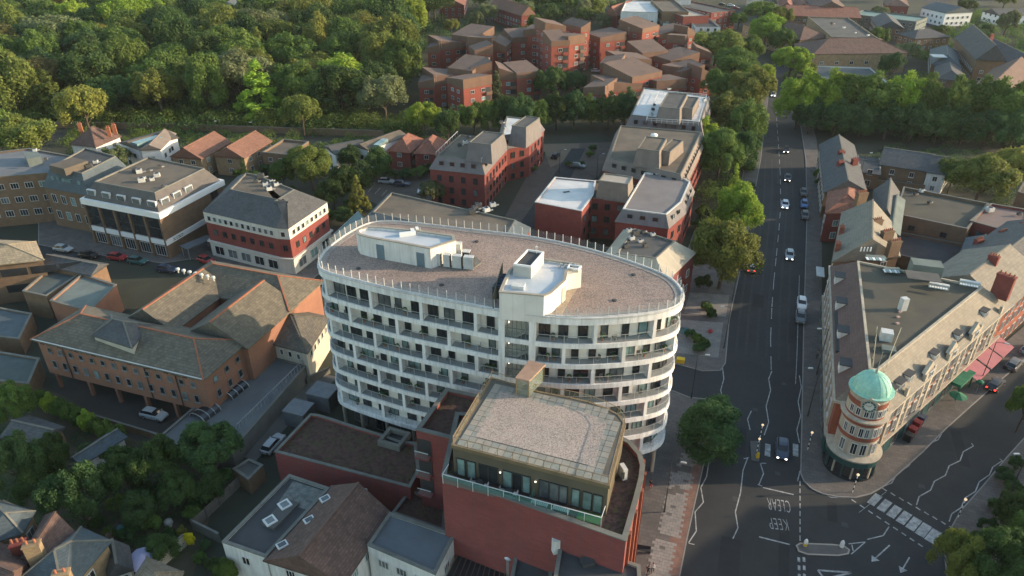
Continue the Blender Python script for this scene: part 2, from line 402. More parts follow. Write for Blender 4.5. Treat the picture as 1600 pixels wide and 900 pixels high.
def bld(name, label, cat, pts, zt, wall, roof, rows=(), w=1.3, sp=3.0, style='w2', z0=0, group=None, W=False, faces=None, drop=.5, prob=(.7, .9), cop=conc):
    """roof: ('flat', mat) | ('hip'|'gable', mat, rise[, axis]) | ('mansard', slope mat, roof mat, inset, rise)"""
    poly = ccw([tuple(p[:2]) for p in (pts if W else (quad(*pts, zt) if len(pts) == 3 else PL(pts, zt)))])
    FOOT.append(poly); b = thing(name, label, cat, ctr(poly), 0, group)
    if roof[0] == 'flat': shell(b, poly, z0, zt, wall, roof[1], drop, cop)
    else:
        m = MB(); m.prism(poly, z0, zt); m.build('wall', wall, b)
        if roof[0] == 'mansard': mansard(b, poly, zt, zt + roof[4], roof[3], roof[1], roof[2], cop)
        else: pitched(b, poly, zt, roof[2], roof[1], roof[0], wall, axis=roof[3] if len(roof) > 3 else None)
    for i in range(len(poly)):
        if faces is None or i in faces: facade(b, poly[i], poly[(i + 1) % len(poly)], rows, None, w, sp, style, prob=prob)
    b['_'] = 0; del b['_']
    return b, poly
def inside(pt, poly):
    x, y = pt[:2]; c = False; j = len(poly) - 1
    for i in range(len(poly)):
        xi, yi = poly[i][:2]; xj, yj = poly[j][:2]
        if (yi > y) != (yj > y) and x < (xj - xi) * (y - yi) / (yj - yi) + xi: c = not c
        j = i
    return c
# ================================================================= GROUND, ROADS, PAVEMENTS
def sheet(name, pts, mat, z=0.0, W=False, kind='structure'):
    m = MB(); m.face([(p[0], p[1], z) for p in (pts if W else PL(pts))]); o = m.build(name, mat); o['kind'] = kind; return o
g = MB(); g.face([(-1000, -100, 0), (1000, -100, 0), (1000, 1200, 0), (-1000, 1200, 0)]); struct('ground', g, M('town_ground', (.045, .05, .034), (.034, .038, .028), .08, .95))
ROADD = Vector((math.sin(R(18.9)), math.cos(R(18.9)), 0))
left_kerb = [(1036, 1000), (1063, 900), (1074, 844), (1088, 780), (1102, 719), (1112, 668), (1118, 640)]
mouth = [(1106, 624), (1077, 621), (1052, 611), (1020, 600), (1020, 562), (1054, 569), (1098, 581), (1126, 580), (1134, 568)]
left_kerb2 = [(1140, 500), (1152, 446), (1166, 380), (1178, 310), (1189, 250), (1196, 190), (1202, 140), (1207, 100), (1200, 70), (1186, 40), (1170, 10), (1160, -40)]
right_kerb = [(1196, -40), (1203, 10), (1212, 40), (1219, 70), (1226, 100), (1236, 140), (1250, 190), (1259, 250), (1261, 330), (1259, 400), (1256, 500), (1254, 600), (1252, 700), (1251, 740)]
nose = [(1256, 752), (1268, 764), (1285, 772), (1310, 777), (1336, 778), (1360, 772), (1378, 762), (1392, 751)]
diag_left = [(1440, 708), (1480, 668), (1520, 632), (1560, 597), (1620, 545), (1720, 462), (1900, 330)]
diag_right = [(1960, 400), (1800, 512), (1680, 612), (1598, 686), (1570, 717), (1534, 760), (1500, 798), (1482, 830), (1475, 870), (1490, 1000)]
road = sheet('road', left_kerb + mouth + left_kerb2 + right_kerb + nose + diag_left + diag_right, asphalt, .02)
def pavement(pts, mat=slab, W=False, name='pavement'):
    q = ccw([tuple(p[:2]) for p in (pts if W else PL(pts))]); m = MB(); m.prism(q, 0, .12, bottom=False); struct(name, m, mat)
    k = MB(); k.ring(q, inset(q, .16), 0.0, .132); struct('kerb', k, kerbm)
# pavement before the brick block and the oval
pavement([(960, 1000)] + left_kerb + mouth[:3] + [(1020, 612), (985, 640), (960, 720), (950, 850)])
pavement([(1030, 566)] + mouth[5:] + left_kerb2[:4] + [(1160, 310), (1140, 360), (1085, 360), (1060, 430), (1040, 480)])
pavement([(1178, 310), (1189, 250), (1196, 190), (1202, 140), (1190, 140), (1172, 200), (1163, 250), (1156, 310)])
# island tip of the flatiron block and its two sides
def kerb_off(pts, d):
    out = []
    for i, p in enumerate(pts):
        a = P(*pts[max(0, i - 1)]); b = P(*pts[min(len(pts) - 1, i + 1)]); t = (b - a).normalized(); q = P(*p); out.append((q.x + t.y * d, q.y - t.x * d))
    return out
wrk = right_kerb[5:] + nose + diag_left
pv = [tuple(P(*p)[:2]) for p in wrk]
inner = [tuple(P(*p)[:2]) for p in [(1900, 300), (1720, 425), (1600, 510), (1530, 570), (1470, 620), (1400, 680), (1345, 725), (1310, 720), (1290, 700), (1284, 560), (1284, 400), (1284, 300), (1276, 220), (1256, 140)]]
m = MB(); q = ccw(pv + inner); m.prism(q, 0, .12, bottom=False); struct('pavement', m, slab)
k = MB()
for a, b in zip(pv[:-1], pv[1:]): k.bar((*a, .066), (*b, .066), .16, .135)
struct('kerb', k, kerbm)
pavement([(2100, 400), (1800, 540), (1680, 640), (1640, 700), (1600, 760), (1560, 850), (1540, 1000), (1490, 1000), (1475, 870), (1482, 830), (1500, 798), (1534, 760), (1570, 717), (1598, 686), (1680, 612), (1800, 512), (1960, 400)])
# red paviour strip beside the kerb, brick pieces joined; pale slabs laid one by one on it
sheet('paviour_strip', [(1030, 900), (1060, 900), (1071, 844), (1085, 780), (1099, 719), (1109, 668), (1096, 668), (1078, 740), (1058, 800), (1045, 850)], slab_red, .126)
def in_px(patch, p):
    return inside(p, [tuple(P(*q)[:2]) for q in patch])
patches = [[(1048, 738), (1082, 740), (1078, 767), (1042, 763)], [(1042, 774), (1076, 772), (1060, 843), (1026, 835)], [(1022, 844), (1056, 850), (1046, 905), (1010, 905)], [(1075, 690), (1100, 690), (1090, 730), (1060, 728)]]
sb = MB(); org = P(1050, 780); across = Vector((ROADD.y, -ROADD.x, 0)); n_s = 0
for i in range(-40, 30):
    for j in range(-10, 12):
        p = org + ROADD * (i * .47) + across * (j * .66 + (i % 2) * .33)
        if any(in_px(q, p) for q in patches) and rnd.random() > .03:
            sb.box((p.x, p.y, .121), (.63, .44, .018 + rnd.random() * .008), math.atan2(across.y, across.x)); n_s += 1
o = sb.build('pale_slabs', slab_pale); o['kind'] = 'structure'
for patch in ([(1062, 500), (1130, 505), (1122, 560), (1056, 552)], [(1078, 458), (1140, 462), (1134, 496), (1068, 490)]):
    sheet('pavement_panel', patch, slab_pale if 0 else M('buff_slabs', (.22, .205, .185), (.18, .17, .155), .5, .85, grid=(.9, .6, .1, 'h'), rot=18), .128)
# ---- painted markings
def stripes(pts, w, name='road_marking', z=.026, closed=False, dash=None, mat=paint):
    m = MB(); q = [P(*p) for p in pts]
    if closed: q.append(q[0])
    for a, b in zip(q[:-1], q[1:]):
        L = (b - a).length; d = (b - a) / L; n = Vector((-d.y, d.x, 0)) * w / 2; t = 0
        on, off = dash or (L, 0)
        while t < L - .05:
            e = min(L, t + on); s0 = a + d * t; s1 = a + d * e
            m.face([(*(s0 + n)[:2], z), (*(s0 - n)[:2], z), (*(s1 - n)[:2], z), (*(s1 + n)[:2], z)]); t = e + off
    o = m.build(name, mat, None); o.parent = road; return o
def zig(pts): stripes(pts, .14, 'zigzag_line')
zig([(1168, 716), (1161, 735), (1157, 770), (1149, 800), (1153, 825), (1145, 842)])
zig([(1188, 724), (1193, 740), (1186, 757)]); stripes([(1184, 757), (1191, 760)], .14)
stripes([(1189, 724), (1197, 724)], .14); stripes([(1162, 717), (1170, 715)], .14)
stripes([(1192, 762), (1240, 773)], .2, 'give_way_line'); stripes([(1186, 839), (1234, 851)], .2, 'give_way_line')
zig([(1206, 580), (1201, 592), (1204, 610), (1197, 635), (1201, 660), (1194, 680)])
zig([(1249, 587), (1252, 605), (1247, 628), (1251, 650), (1245, 672), (1249, 692)])
zig([(1174, 642), (1168, 655), (1172, 672)])
zig([(1250, 736), (1246, 752)])
zig([(1108, 720), (1104, 745), (1095, 762), (1099, 785), (1086, 800), (1088, 830), (1076, 848)]); stripes([(1076, 849), (1085, 851)], .14)
zig([(1272, 762), (1298, 777), (1327, 778)]); stripes([(1269, 765), (1275, 762)], .14)
zig([(1128, 640), (1130, 625), (1126, 610), (1131, 592), (1129, 575)])
stripes([(1250, 752), (1250, 848)], .13, 'lane_line', dash=(.9, .5))
stripes([(1205, 578), (1204, 530), (1206, 480), (1209, 440), (1213, 400), (1217, 360), (1220, 320), (1219, 270), (1216, 220), (1212, 170)], .13, 'lane_line', dash=(4, 3))
for x in (1248, 1256): stripes([(x, 871), (x + 1, 905)], .3, 'lane_line', dash=(.7, .55))
stripes([(1243, 600), (1245, 560), (1247, 500), (1249, 430)], .1, 'edge_line')
stripes([(1278, 891), (1330, 895), (1288, 905)], .25, 'give_way_triangle', closed=True)
# zigzags of the diagonal street
zig([(1380, 760), (1393, 755), (1402, 740), (1420, 728), (1428, 714), (1443, 706), (1449, 695), (1466, 687), (1471, 678)])
zig([(1432, 789), (1436, 776), (1454, 766), (1460, 752), (1477, 743), (1483, 728), (1500, 720), (1505, 706), (1521, 697), (1518, 693)])
zig([(1483, 815), (1487, 803), (1502, 793), (1508, 778), (1524, 768), (1530, 753), (1546, 742), (1551, 730), (1566, 720), (1562, 717)])
stripes([(1355, 843), (1380, 837), (1389, 823)], .14, 'zigzag_line')
for i in range(7):     # zebra bars
    a, b = (1368 + i * 15.6, 786 + i * 8.4), (1368 + i * 15.6 + 19.5 - 0 * i, 786 + i * 8.4 - 18)
    stripes([(1360 + i * 15.2, 788 + i * 9.7), (1373.5 + i * 15.2, 773.5 + i * 9.3)], .95 + i * .03, 'zebra_bar')
def dots(a, b, n, name='crossing_stud'):
    for i in range(n):
        t = i / (n - 1); x, y = a[0] + (b[0] - a[0]) * t, a[1] + (b[1] - a[1]) * t; stripes([(x - 3.5, y - 2.4), (x + 3.5, y + 2.4)], .2, name)
dots((1334, 783), (1438, 852), 9); dots((1382, 765), (1500, 832), 10)
for x in (1199, 1243): stripes([(x, 713), (x + (1 if x < 1220 else 0), 694)], .75, 'zebra_bar')
stripes([(1342, 801), (1384, 769)], .06, 'zebra_edge')
# arrows
def arrow(a, b):
    stripes([a, b], .16, 'arrow_marking'); p = P(*b); q = P(*a); d = (p - q).normalized(); n = Vector((-d.y, d.x, 0)); m = MB()
    m.face([(*(p + d * .9)[:2], .026), (*(p + n * .5)[:2], .026), (*(p - n * .5)[:2], .026)]); m.build('arrow_head', paint).parent = road
arrow((1390, 852), (1368, 872)); arrow((1421, 871), (1411, 888))
# letters painted for drivers coming towards the camera
def letters(txt, corner, along, size_x, size_y):
    cu = bpy.data.curves.new('lettering', 'FONT'); cu.body = txt; cu.size = 1; cu.extrude = 0; cu.space_character = 1.15; cu.offset = -.012
    to = bpy.data.objects.new('lettering', cu); C.objects.link(to)
    dg = bpy.context.evaluated_depsgraph_get(); dg.update(); me = bpy.data.meshes.new_from_object(to.evaluated_get(dg)); bpy.data.objects.remove(to)
    xs = [v.co.x for v in me.vertices]; ys = [v.co.y for v in me.vertices]; x0, x1, y0, y1 = min(xs), max(xs), min(ys), max(ys)
    ex = along.normalized(); ey = Vector((-ex.y, ex.x, 0))
    for v in me.vertices:
        q = corner + ex * ((v.co.x - x0) / (x1 - x0) * size_x) + ey * ((v.co.y - y0) / (y1 - y0) * size_y); v.co = (q.x, q.y, .027)
    me.materials.clear(); me.materials.append(paint); o = bpy.data.objects.new('painted_word', me); C.objects.link(o); o.parent = road; return o
for txt, a, b, top in (('CLEAR', (1233, 783), (1198, 778), (1232, 801)), ('KEEP', (1229, 812), (1200, 809), (1229, 829))):
    A, B_, T = P(*a), P(*b), P(*top); L = (B_ - A).length; letters(txt, A, B_ - A, L, -(T - A).dot(Vector((-(B_ - A).y, (B_ - A).x, 0)).normalized()) * -1)
# traffic island with two bollards
isl = [(1243, 853), (1249, 849), (1300, 851), (1318, 853), (1328, 860), (1326, 867), (1310, 870), (1262, 868), (1247, 863)]
q = ccw([tuple(P(*p)[:2]) for p in isl]); m = MB(); m.prism(q, 0, .13, bottom=False); struct('traffic_island', m, M('island_paving', (.13, .12, .11), (.10, .095, .09), .8))
k = MB(); k.ring(q, inset(q, .2), 0, .145); struct('kerb', k, M('pale_kerb', (.38, .33, .28)))
stripes([(1326, 850), (1352, 847), (1330, 866)], .13, 'hatching_line'); stripes([(1331, 851), (1333, 861)], .13, 'hatching_line')
# ---- gardens, yards, car parks
sheet('garden_ground', [(-400, 700), (-100, 560), (60, 600), (200, 668), (262, 690), (350, 742), (330, 800), (300, 905), (-300, 1000)], earth, .01)
sheet('woodland_floor', [(-700, 228), (-200, 212), (120, 200), (300, 207), (600, 217), (670, 222), (960, 205), (1000, 150), (1180, 150), (1150, 40), (1150, -120), (-900, -120)], M('woodland_floor', (.035, .04, .018), (.05, .045, .025), .1, .95), .01)
sheet('lane', [(-300, 214), (0, 208), (300, 212), (600, 222), (680, 230), (680, 236), (600, 228), (300, 219), (0, 216), (-300, 222)], yardm, .02)
sheet('yard', [(560, 305), (572, 262), (690, 262), (675, 330), (640, 345)], gravelground, .012)
sheet('car_park', [(756, 400), (850, 225), (960, 222), (935, 275), (830, 345), (800, 420)], gravelground, .012)
sheet('service_road', [(790, 380), (848, 300), (893, 232), (915, 232), (880, 300), (832, 372)], asphalt, .02)
sheet('gravel_bed', [(846, 225), (905, 224), (905, 240), (860, 262)], M('tan_gravel', (.17, .13, .09), (.14, .11, .08), 1), .016)
sheet('back_street', [(-300, 380), (0, 372), (70, 385), (150, 392), (300, 415), (420, 436), (500, 448), (498, 470), (300, 425), (160, 405), (60, 400), (-300, 440)], asphalt, .02)
pavement([(60, 383), (130, 396), (256, 412), (300, 405), (430, 428), (490, 436), (520, 410), (300, 330), (60, 340)])
sheet('rear_alley', [(375, 712), (400, 720), (500, 610), (530, 590), (470, 575), (330, 680)], M('alley_concrete', (.13, .125, .115), (.10, .098, .09), .4, .9), .014)
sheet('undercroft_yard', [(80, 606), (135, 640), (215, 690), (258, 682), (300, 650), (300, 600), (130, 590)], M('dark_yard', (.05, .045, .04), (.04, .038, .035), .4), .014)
sheet('lawn', [(1180, 330), (1100, 370), (1095, 230), (1110, 160), (1170, 160), (1166, 250)], grass, .008)
sheet('side_road', [(1420, -60), (1455, 20), (1440, 45), (1480, 60), (1500, 50), (1480, 0), (1450, -60)], asphalt, .02)
# ================================================================= OVAL APARTMENT BLOCK
RZ = 27.0
ctrl = [(496, 417), (502, 398), (520, 381), (548, 362), (590, 345), (665, 350), (740, 359), (812, 367), (875, 378), (925, 390), (975, 405), (1025, 423), (1052, 437), (1067, 455), (1068, 471), (1055, 482), (1028, 489), (990, 494), (950, 497), (905, 498), (850, 495), (780, 486), (717, 474), (675, 466), (620, 455), (570, 443), (528, 432), (506, 425)]
cw = [P(x, y, RZ) for x, y in ctrl]
def catmull(pts, k=6):
    out = []; n = len(pts)
    for i in range(n):
        p0, p1, p2, p3 = pts[i - 1], pts[i], pts[(i + 1) % n], pts[(i + 2) % n]
        for j in range(k):
            t = j / k; out.append(.5 * ((2 * p1) + (p2 - p0) * t + (2 * p0 - 5 * p1 + 4 * p2 - p3) * t * t + (3 * p1 - p0 - 3 * p2 + p3) * t ** 3))
    return out
dense = catmull([Vector(p[:2]) for p in cw], 12)
for _ in range(18): dense = [(dense[i - 1] + dense[i] * 2 + dense[(i + 1) % len(dense)]) / 4 for i in range(len(dense))]
if sum(dense[i].x * dense[(i + 1) % len(dense)].y - dense[(i + 1) % len(dense)].x * dense[i].y for i in range(len(dense))) < 0: dense.reverse()
cum = [0]
for i in range(len(dense)): cum.append(cum[-1] + (dense[(i + 1) % len(dense)] - dense[i]).length)
PER = cum[-1]
def on(t, d=0.0):
    """point on the outline at arc length t, moved inward by d; returns point and outward normal"""
    t %= PER; import bisect
    i = min(len(dense) - 1, bisect.bisect_right(cum, t) - 1); a, b = dense[i], dense[(i + 1) % len(dense)]
    f = (t - cum[i]) / max(1e-6, cum[i + 1] - cum[i]); p = a + (b - a) * f
    a0, b0 = dense[(i - 3) % len(dense)], dense[(i + 4) % len(dense)]; e = (b0 - a0).normalized(); n = Vector((e.y, -e.x))
    return (p.x - n.x * d, p.y - n.y * d), n
def arc_at(px, py, z):     # nearest arc length to a photo position
    q = Vector(P(px, py, z)[:2]); return min(range(1500), key=lambda k: (Vector(on(k * PER / 1500)[0]) - q).length) * PER / 1500
NO = 132
def ovl(d): return [on(k * PER / NO, d)[0] for k in range(NO)]
OV = ovl(0); FOOT.append(OV)
ov = thing('apartment_block', 'white oval apartment block with stacked curved balconies and a gravel roof', 'apartment block', (-1, 84, 0))
wallm = M('balcony_wall_render', (.74, .70, .63), (.68, .65, .59), .6, .8, grid=(1.1, 3, .03, 'v'), big=.05)
bandm = M('white_band_render', (.78, .78, .77), (.71, .71, .70), .5, .7, streak=.42, big=.08)
deck = M('balcony_deck', (.25, .255, .26), (.21, .215, .22), .8)
DEP = 1.3; Z1 = 5.2; FH = 2.98
outer, inn, core = ovl(0), ovl(DEP), ovl(DEP + .2)
w = MB(); w.prism(inn, Z1, RZ - .6, top=False, bottom=False); w.build('recessed_wall', wallm, ov)
t_st0, t_st1 = arc_at(786, 487, RZ), arc_at(829, 492, RZ)
if t_st0 > t_st1: t_st0, t_st1 = t_st1, t_st0
def in_stair(t, e=0): return t_st0 - e < t % PER < t_st1 + e
lip = ovl(.18)
for k in range(7):
    z = Z1 + k * FH; m = MB(); m.ring(outer, inn, z - .36, z + .30 if k else z + .33, 0, 0)
    m.build('floor_band', bandm, ov)
    f = MB(); f.ring(lip, inn, z + .31, z + .325); f.build('balcony_floor', deck, ov)
m = MB(); m.ring(outer, ovl(2.2), RZ - .95, RZ); m.build('roof_band', bandm, ov)
cp = MB(); cp.ring(ovl(-.09), ovl(.35), RZ - .06, RZ + .1); cp.build('roof_coping', M('roof_coping', (.60, .59, .56), (.5, .49, .47), .8, streak=.3), ov)
rf = MB(); rf.face([(*p, RZ + .02) for p in ovl(.3)]); rf.build('gravel_roof', gravel, ov)
rr = MB(); rr.ring(ovl(.36), ovl(1.1), RZ + .03, RZ + .07); rr.build('perimeter_paving', M('roof_edge_paving', (.30, .27, .24), (.24, .22, .20), .8, grid=(.6, .6, .1, 'h')), ov)
# piers and bays
def radial(name, t, d0, d1, wid, z0, z1, mat, par=ov):
    (x0, y0), n = on(t, d0); (x1, y1), _ = on(t, d1); m = MB(); m.bar((x0, y0, (z0 + z1) / 2), (x1, y1, (z0 + z1) / 2), wid, z1 - z0); return m.build(name, mat, par)
nb = 16; BL = PER / nb; post_me = None
railm = M('balcony_rail', (.5, .51, .5), None, 1, .35, met=.3)
def visible(t, lim=-.12):
    (x, y), n = on(t); d = Vector((-x, -y)).normalized(); return n.dot(d) > lim
lights = []
for k in range(7):
    z = Z1 + k * FH + .325; zt = Z1 + (k + 1) * FH - .36 if k < 6 else RZ - .95
    start = t_st1 + .4 + (k % 2) * BL * .5; tt = []
    t = start
    while t < t_st0 + PER - BL * .35: tt.append(t); t += BL
    if k % 2: tt = [t_st1 + .4] + tt
    tt.append(t_st0 + PER - .4)
    for i, t in enumerate(tt):
        if visible(t, -.35): radial('pier', t, .06, DEP + .02, .42, z - .005, zt + .01, bandm)
    for a, b in zip(tt[:-1], tt[1:]):
        L = b - a
        if L < 1.6 or not visible((a + b) / 2, -.3): continue
        n = max(3, int(L / .9)); m = MB(); gq = MB(); prev = None
        for j in range(n + 1):
            s = a + .25 + (L - .5) * j / n; (x, y), nn = on(s, .14)
            if 0 < j < n and j % 2 == 0 or j in (0, n): m.box((x, y, z), (.05, .05, 1.0), math.atan2(nn.y, nn.x))
            if prev: m.bar((*prev, z + 1.02), (x, y, z + 1.02), .06, .05); gq.face([(*prev, z + .08), (x, y, z + .08), (x, y, z + .96), (*prev, z + .96)])
            prev = (x, y)
        bo = m.build('balustrade', railm, ov); gq.build('glass_panel', clear, bo)
        # glazed doors in the recessed wall
        nd = 3 if L > 7 else 2 if L > 3.6 else 1; s = a + .5
        for j in range(nd):
            c = a + L * (j + .5) / nd + rnd.uniform(-.35, .35); wd_ = rnd.choice((.9, 1.2, 1.4, 1.8)) if L > 4 else 1.0
            c = min(max(c, a + .4 + wd_ / 2), b - .4 - wd_ / 2)
            (x, y), nn = on(c, DEP - .04); window(ov, (x, y, z + .02), math.atan2(nn.x, -nn.y) , wd_, 2.1, 'd2' if wd_ > 1.2 else 'd1', 'glazed_door', prob=(.62, .8))
        for j in range(rnd.choice((0, 1, 2, 3))): lights.append((*on(rnd.uniform(a + .8, b - .8), .75)[0], z))
# stair tower glazing in the facade
sg = MB(); N = 6
for j in range(N + 1):
    (x, y), nn = on(t_st0 + (t_st1 - t_st0) * j / N, .1); sg.box((x, y, Z1 - .3), (.07, .1, RZ - Z1 - .7), math.atan2(nn.y, nn.x))
for k in range(15):
    zz = Z1 + k * FH / 2 + .2
    if zz > RZ - 1: break
    sg.bar((*on(t_st0, .1)[0], zz), (*on(t_st1, .1)[0], zz), .07, .07)
so_ = sg.build('stair_glazing_frame', M('green_grey_metal', (.16, .19, .18), None, 1, .4), ov)
gq = MB(); gq.face([(*on(t_st0, .12)[0], Z1), (*on(t_st1, .12)[0], Z1), (*on(t_st1, .12)[0], RZ - 1), (*on(t_st0, .12)[0], RZ - 1)]); gq.build('glass_panel', glassy('stair_glass', (.05, .09, .085), .32), so_)
for k in range(7):     # landings, flights and lit lamps behind the glass
    z = Z1 + k * FH; a, b = on(t_st0 + .2, 1.2)[0], on(t_st1 - .2, 1.2)[0]; m = MB(); mid = ((a[0] + b[0]) / 2, (a[1] + b[1]) / 2)
    m.bar((*a, z + .4), (*mid, z + .4), 1.6, .22); m.bar((*mid, z + .4), (*b, z + 1.5), 1.5, .2); m.build('stair_flight', M('stair_white', (.6, .62, .6), None, 1), ov)
    lm = MB(); p = on(t_st0 + .5, .6)[0]; lm.box((*p, z + 2.1), (.22, .22, .16)); lm.build('stair_lamp', M('lit_lamp', (1, 1, .9), emit=((1, .93, .78), 1.6)), ov)
iw = MB(); iw.face([(*on(t_st0, 3)[0], Z1), (*on(t_st1, 3)[0], Z1), (*on(t_st1, 3)[0], RZ - 1), (*on(t_st0, 3)[0], RZ - 1)]); iw.build('stair_back_wall', M('dim_wall', (.22, .25, .24)), ov)
for t in (t_st0 - .1, t_st1 + .1): radial('stair_side_pier', t, -.02, 3, .55, Z1, RZ - .9, bandm)
# ground storey: recessed shopfront glazing, piers, columns
gw = MB(); gw.prism(ovl(2.6), 0, Z1 - .4, top=False, bottom=False); gw.build('shopfront_wall', M('shopfront_dark', (.11, .115, .11), (.08, .085, .085), .5, .4), ov)
t = 0
while t < PER:
    if visible(t, -.2):
        (x, y), nn = on(t, .7); c = MB(); c.tube((x, y, 0), (x, y, Z1 - .42), .28, .28, 12); c.build('column', stone, ov)
        (x, y), nn = on(t + 2.2, 2.55); window(ov, (x, y, .3), math.atan2(nn.x, -nn.y), 2.6, 3.2, 'g2', 'shop_window')
    t += 4.4
# fence of posts and glass round the roof
pm = MB(); pm.box((0, 0, 0), (.08, .08, 1.25)); pme = pm.mesh('fence_post', M('fence_post_metal', (.58, .57, .55), None, 1, .5)); npost = int(PER / 1.22)
rail = MB(); lo = ovl(.2)
for i in range(NO): rail.bar((*lo[i], RZ + .16), (*lo[(i + 1) % NO], RZ + .16), .1, .12)
rail.build('fence_base_rail', M('fence_post_metal', None), ov)
ox, oy, oz = FR[ov.name][0]
faint = glassy('roof_fence_glass', (.6, .66, .66), .10); gm = {}
skip0, skip1 = arc_at(776, 484, RZ), arc_at(852, 494, RZ)
for i in range(npost):
    t = i * PER / npost; (x, y), nn = on(t, .2)
    if min(skip0, skip1) < t < max(skip0, skip1): continue
    inst('fence_post', pme, ov, (x - ox, y - oy, RZ + .1), (0, 0, math.atan2(nn.y, nn.x)))
    (x2, y2), _ = on(t + PER / npost, .2)
    if not (min(skip0, skip1) < t + PER / npost < max(skip0, skip1)):
        q = MB(); q.face([(x, y, RZ + .25), (x2, y2, RZ + .25), (x2, y2, RZ + 1.25), (x, y, RZ + 1.25)]); q.build('fence_glass', faint, ov)
# ---- plant room on the left of the roof
ph = [(556, 361), (563, 357), (575, 354), (600, 355), (650, 360), (700, 367), (709, 368), (712, 376), (690, 383), (672, 389), (625, 380), (590, 374), (575, 371), (560, 367)]
H1 = RZ + 2.9; pp = ccw([tuple(P(*q, H1)[:2]) for q in ph]); roofwhite = M('wet_white_roof', (.50, .51, .52), (.36, .42, .46), .22, .35, big=.3, spec=.5)
pr = thing('plant_room', 'white round-ended plant room near the left end of the oval roof', 'plant room', (*ctr(pp)[:2], RZ))
shell(pr, pp, RZ, H1, white_r, roofwhite, .3, M('brown_coping', (.33, .30, .25)), .3)
def door(par, px, zb, mat, w_=.9, h=2.0, wallpoly=None, name='door'):
    p = P(*px, zb); best = None
    for i in range(len(wallpoly)):
        a, b = Vector(wallpoly[i]), Vector(wallpoly[(i + 1) % len(wallpoly)]); e = b - a; f = max(0, min(1, (Vector(p[:2]) - a).dot(e) / e.dot(e))); q = a + e * f
        d = (q - Vector(p[:2])).length
        if best is None or d < best[0]: best = (d, q, e.normalized())
    _, q, e = best; m = MB(); m.box((q.x + e.y * .04, q.y - e.x * .04, zb + .05), (w_, .1, h), math.atan2(e.y, e.x)); return m.build(name, mat, par)
bluegrey = M('blue_grey_door', (.14, .20, .24), None, 1, .5)
door(pr, (597, 404), RZ, bluegrey, 1.1, 2.1, pp); door(pr, (659, 416), RZ, bluegrey, 1.1, 2.0, pp)
for q in ((584, 374), (646, 386)):
    p = P(*q, RZ + 2.4); m = MB(); m.lathe((p.x, p.y - .15, RZ + 2.3), [(0, 0), (.2, .02), (.2, .2), (0, .25)], 10); m.build('bulkhead_lamp', white_clean, pr)
for q, s in (((637, 368), (2.2, .5, .5)), ((645, 364), (.5, 1.2, .45)), ((652, 361), (.4, .8, .5))):
    p = P(*q, H1 - .3); m = MB(); m.box((p.x, p.y, H1 - .3), s, .3); m.build('roof_duct', white_clean, pr)
p = P(657, 362, H1); m = MB(); m.tube((p.x, p.y, H1 - .3), (p.x, p.y, H1 + .7), .05, .05, 6); m.build('vent_pipe', steel, pr)
# condensers
base = ccw([tuple(P(*q, RZ + .1)[:2]) for q in ((676, 412), (692, 400), (745, 402), (752, 410), (738, 421), (700, 420))]); m = MB(); m.prism(base, RZ + .02, RZ + .16); o = m.build('plant_plinth', conc); tag(o, 'low concrete plinth under the row of condensers on the oval roof', 'plinth')
for i, (q, wd_) in enumerate((((684, 413), .95), ((699, 415), .85), ((715, 417), 1.2), ((733, 419), 1.3))):
    p = P(*q, RZ + .16); t = thing('condenser', ['white condenser next to the plant room wall', 'narrow white condenser second from the plant room', 'wide white condenser second from the plinth end', 'widest white condenser at the outer end of the row'][i], 'air conditioner', p, R(-11), 'condensers on the oval roof')
    m = MB(); m.box(p, (wd_, .75, 1.75), R(-11)); m.build('casing', plant_box, t)
    m = MB(); m.box((p.x + wd_ / 2 + .02, p.y - .1, p.z + .1), (.06, .66, 1.55), R(-11)); m.build('grille', dark_metal, t)
for q, h, lab in (((716, 400), 1.9, 'tall white flue box behind the row of condensers'), ((729, 404), 1.1, 'dark louvred unit behind the outermost condenser')):
    p = P(*q, RZ + .1); t = thing('plant_unit', lab, 'air handling unit', p, R(-11)); m = MB(); m.box(p, (.95, .8, h), R(-11)); m.build('casing', plant_box if h > 1.5 else dark_metal, t)
    m = MB(); m.box((p.x, p.y, p.z + h), (1.05, .9, .08), R(-11)); m.build('lid', plant_box, t)
# ---- stair head and lift overrun at the front edge
H2 = RZ + 2.75; sh = [(780, 457), (850, 463), (862, 458), (884, 438), (886, 424), (909, 419), (905, 413), (873, 408), (845, 404), (820, 402), (795, 424), (787, 440)]
sp_ = ccw([tuple(P(*q, H2)[:2]) for q in sh]); st = thing('stair_head', 'white stair head with curved corner at the front edge of the oval roof', 'stair head', (*ctr(sp_)[:2], RZ))
shell(st, sp_, RZ - .9, H2, M('stair_head_render', (.70, .68, .64), (.63, .61, .58), .5, .7, grid=(1.4, 6, .04, 'v'), big=.05), roofwhite, .22, M('brown_coping', None), .25)
door(st, (873, 470), RZ, M('pale_door', (.45, .42, .36)), .9, 2, sp_)
def sub_box(par, corners, z0, z1, mat, rm, name):
    q = ccw([tuple(P(*c, z1)[:2]) for c in corners]); m = MB(); m.prism(q, z0, z1 - .25, top=False); ii = inset(q, .16); m.ring(q, ii, z0, z1); o = m.build(name, mat, par); r = MB(); r.face([(*c, z1 - .24) for c in ii]); r.build(name + '_roof', rm, o); return o
sub_box(st, [(802, 412), (830, 416), (850, 393), (824, 389)], H2 - .25, H2 + 1.5, white_clean, felt_dark, 'lift_overrun')
sub_box(st, [(886, 418), (904, 420), (909, 415), (889, 412)], H2 - .25, H2 + .3, white_clean, felt, 'riser_box')
p = P(810, 447, H2); m = MB(); m.box((p.x, p.y, H2 - .2), (1.5, 1.1, .45), R(-12)); m.build('smoke_vent', plant_box, st)
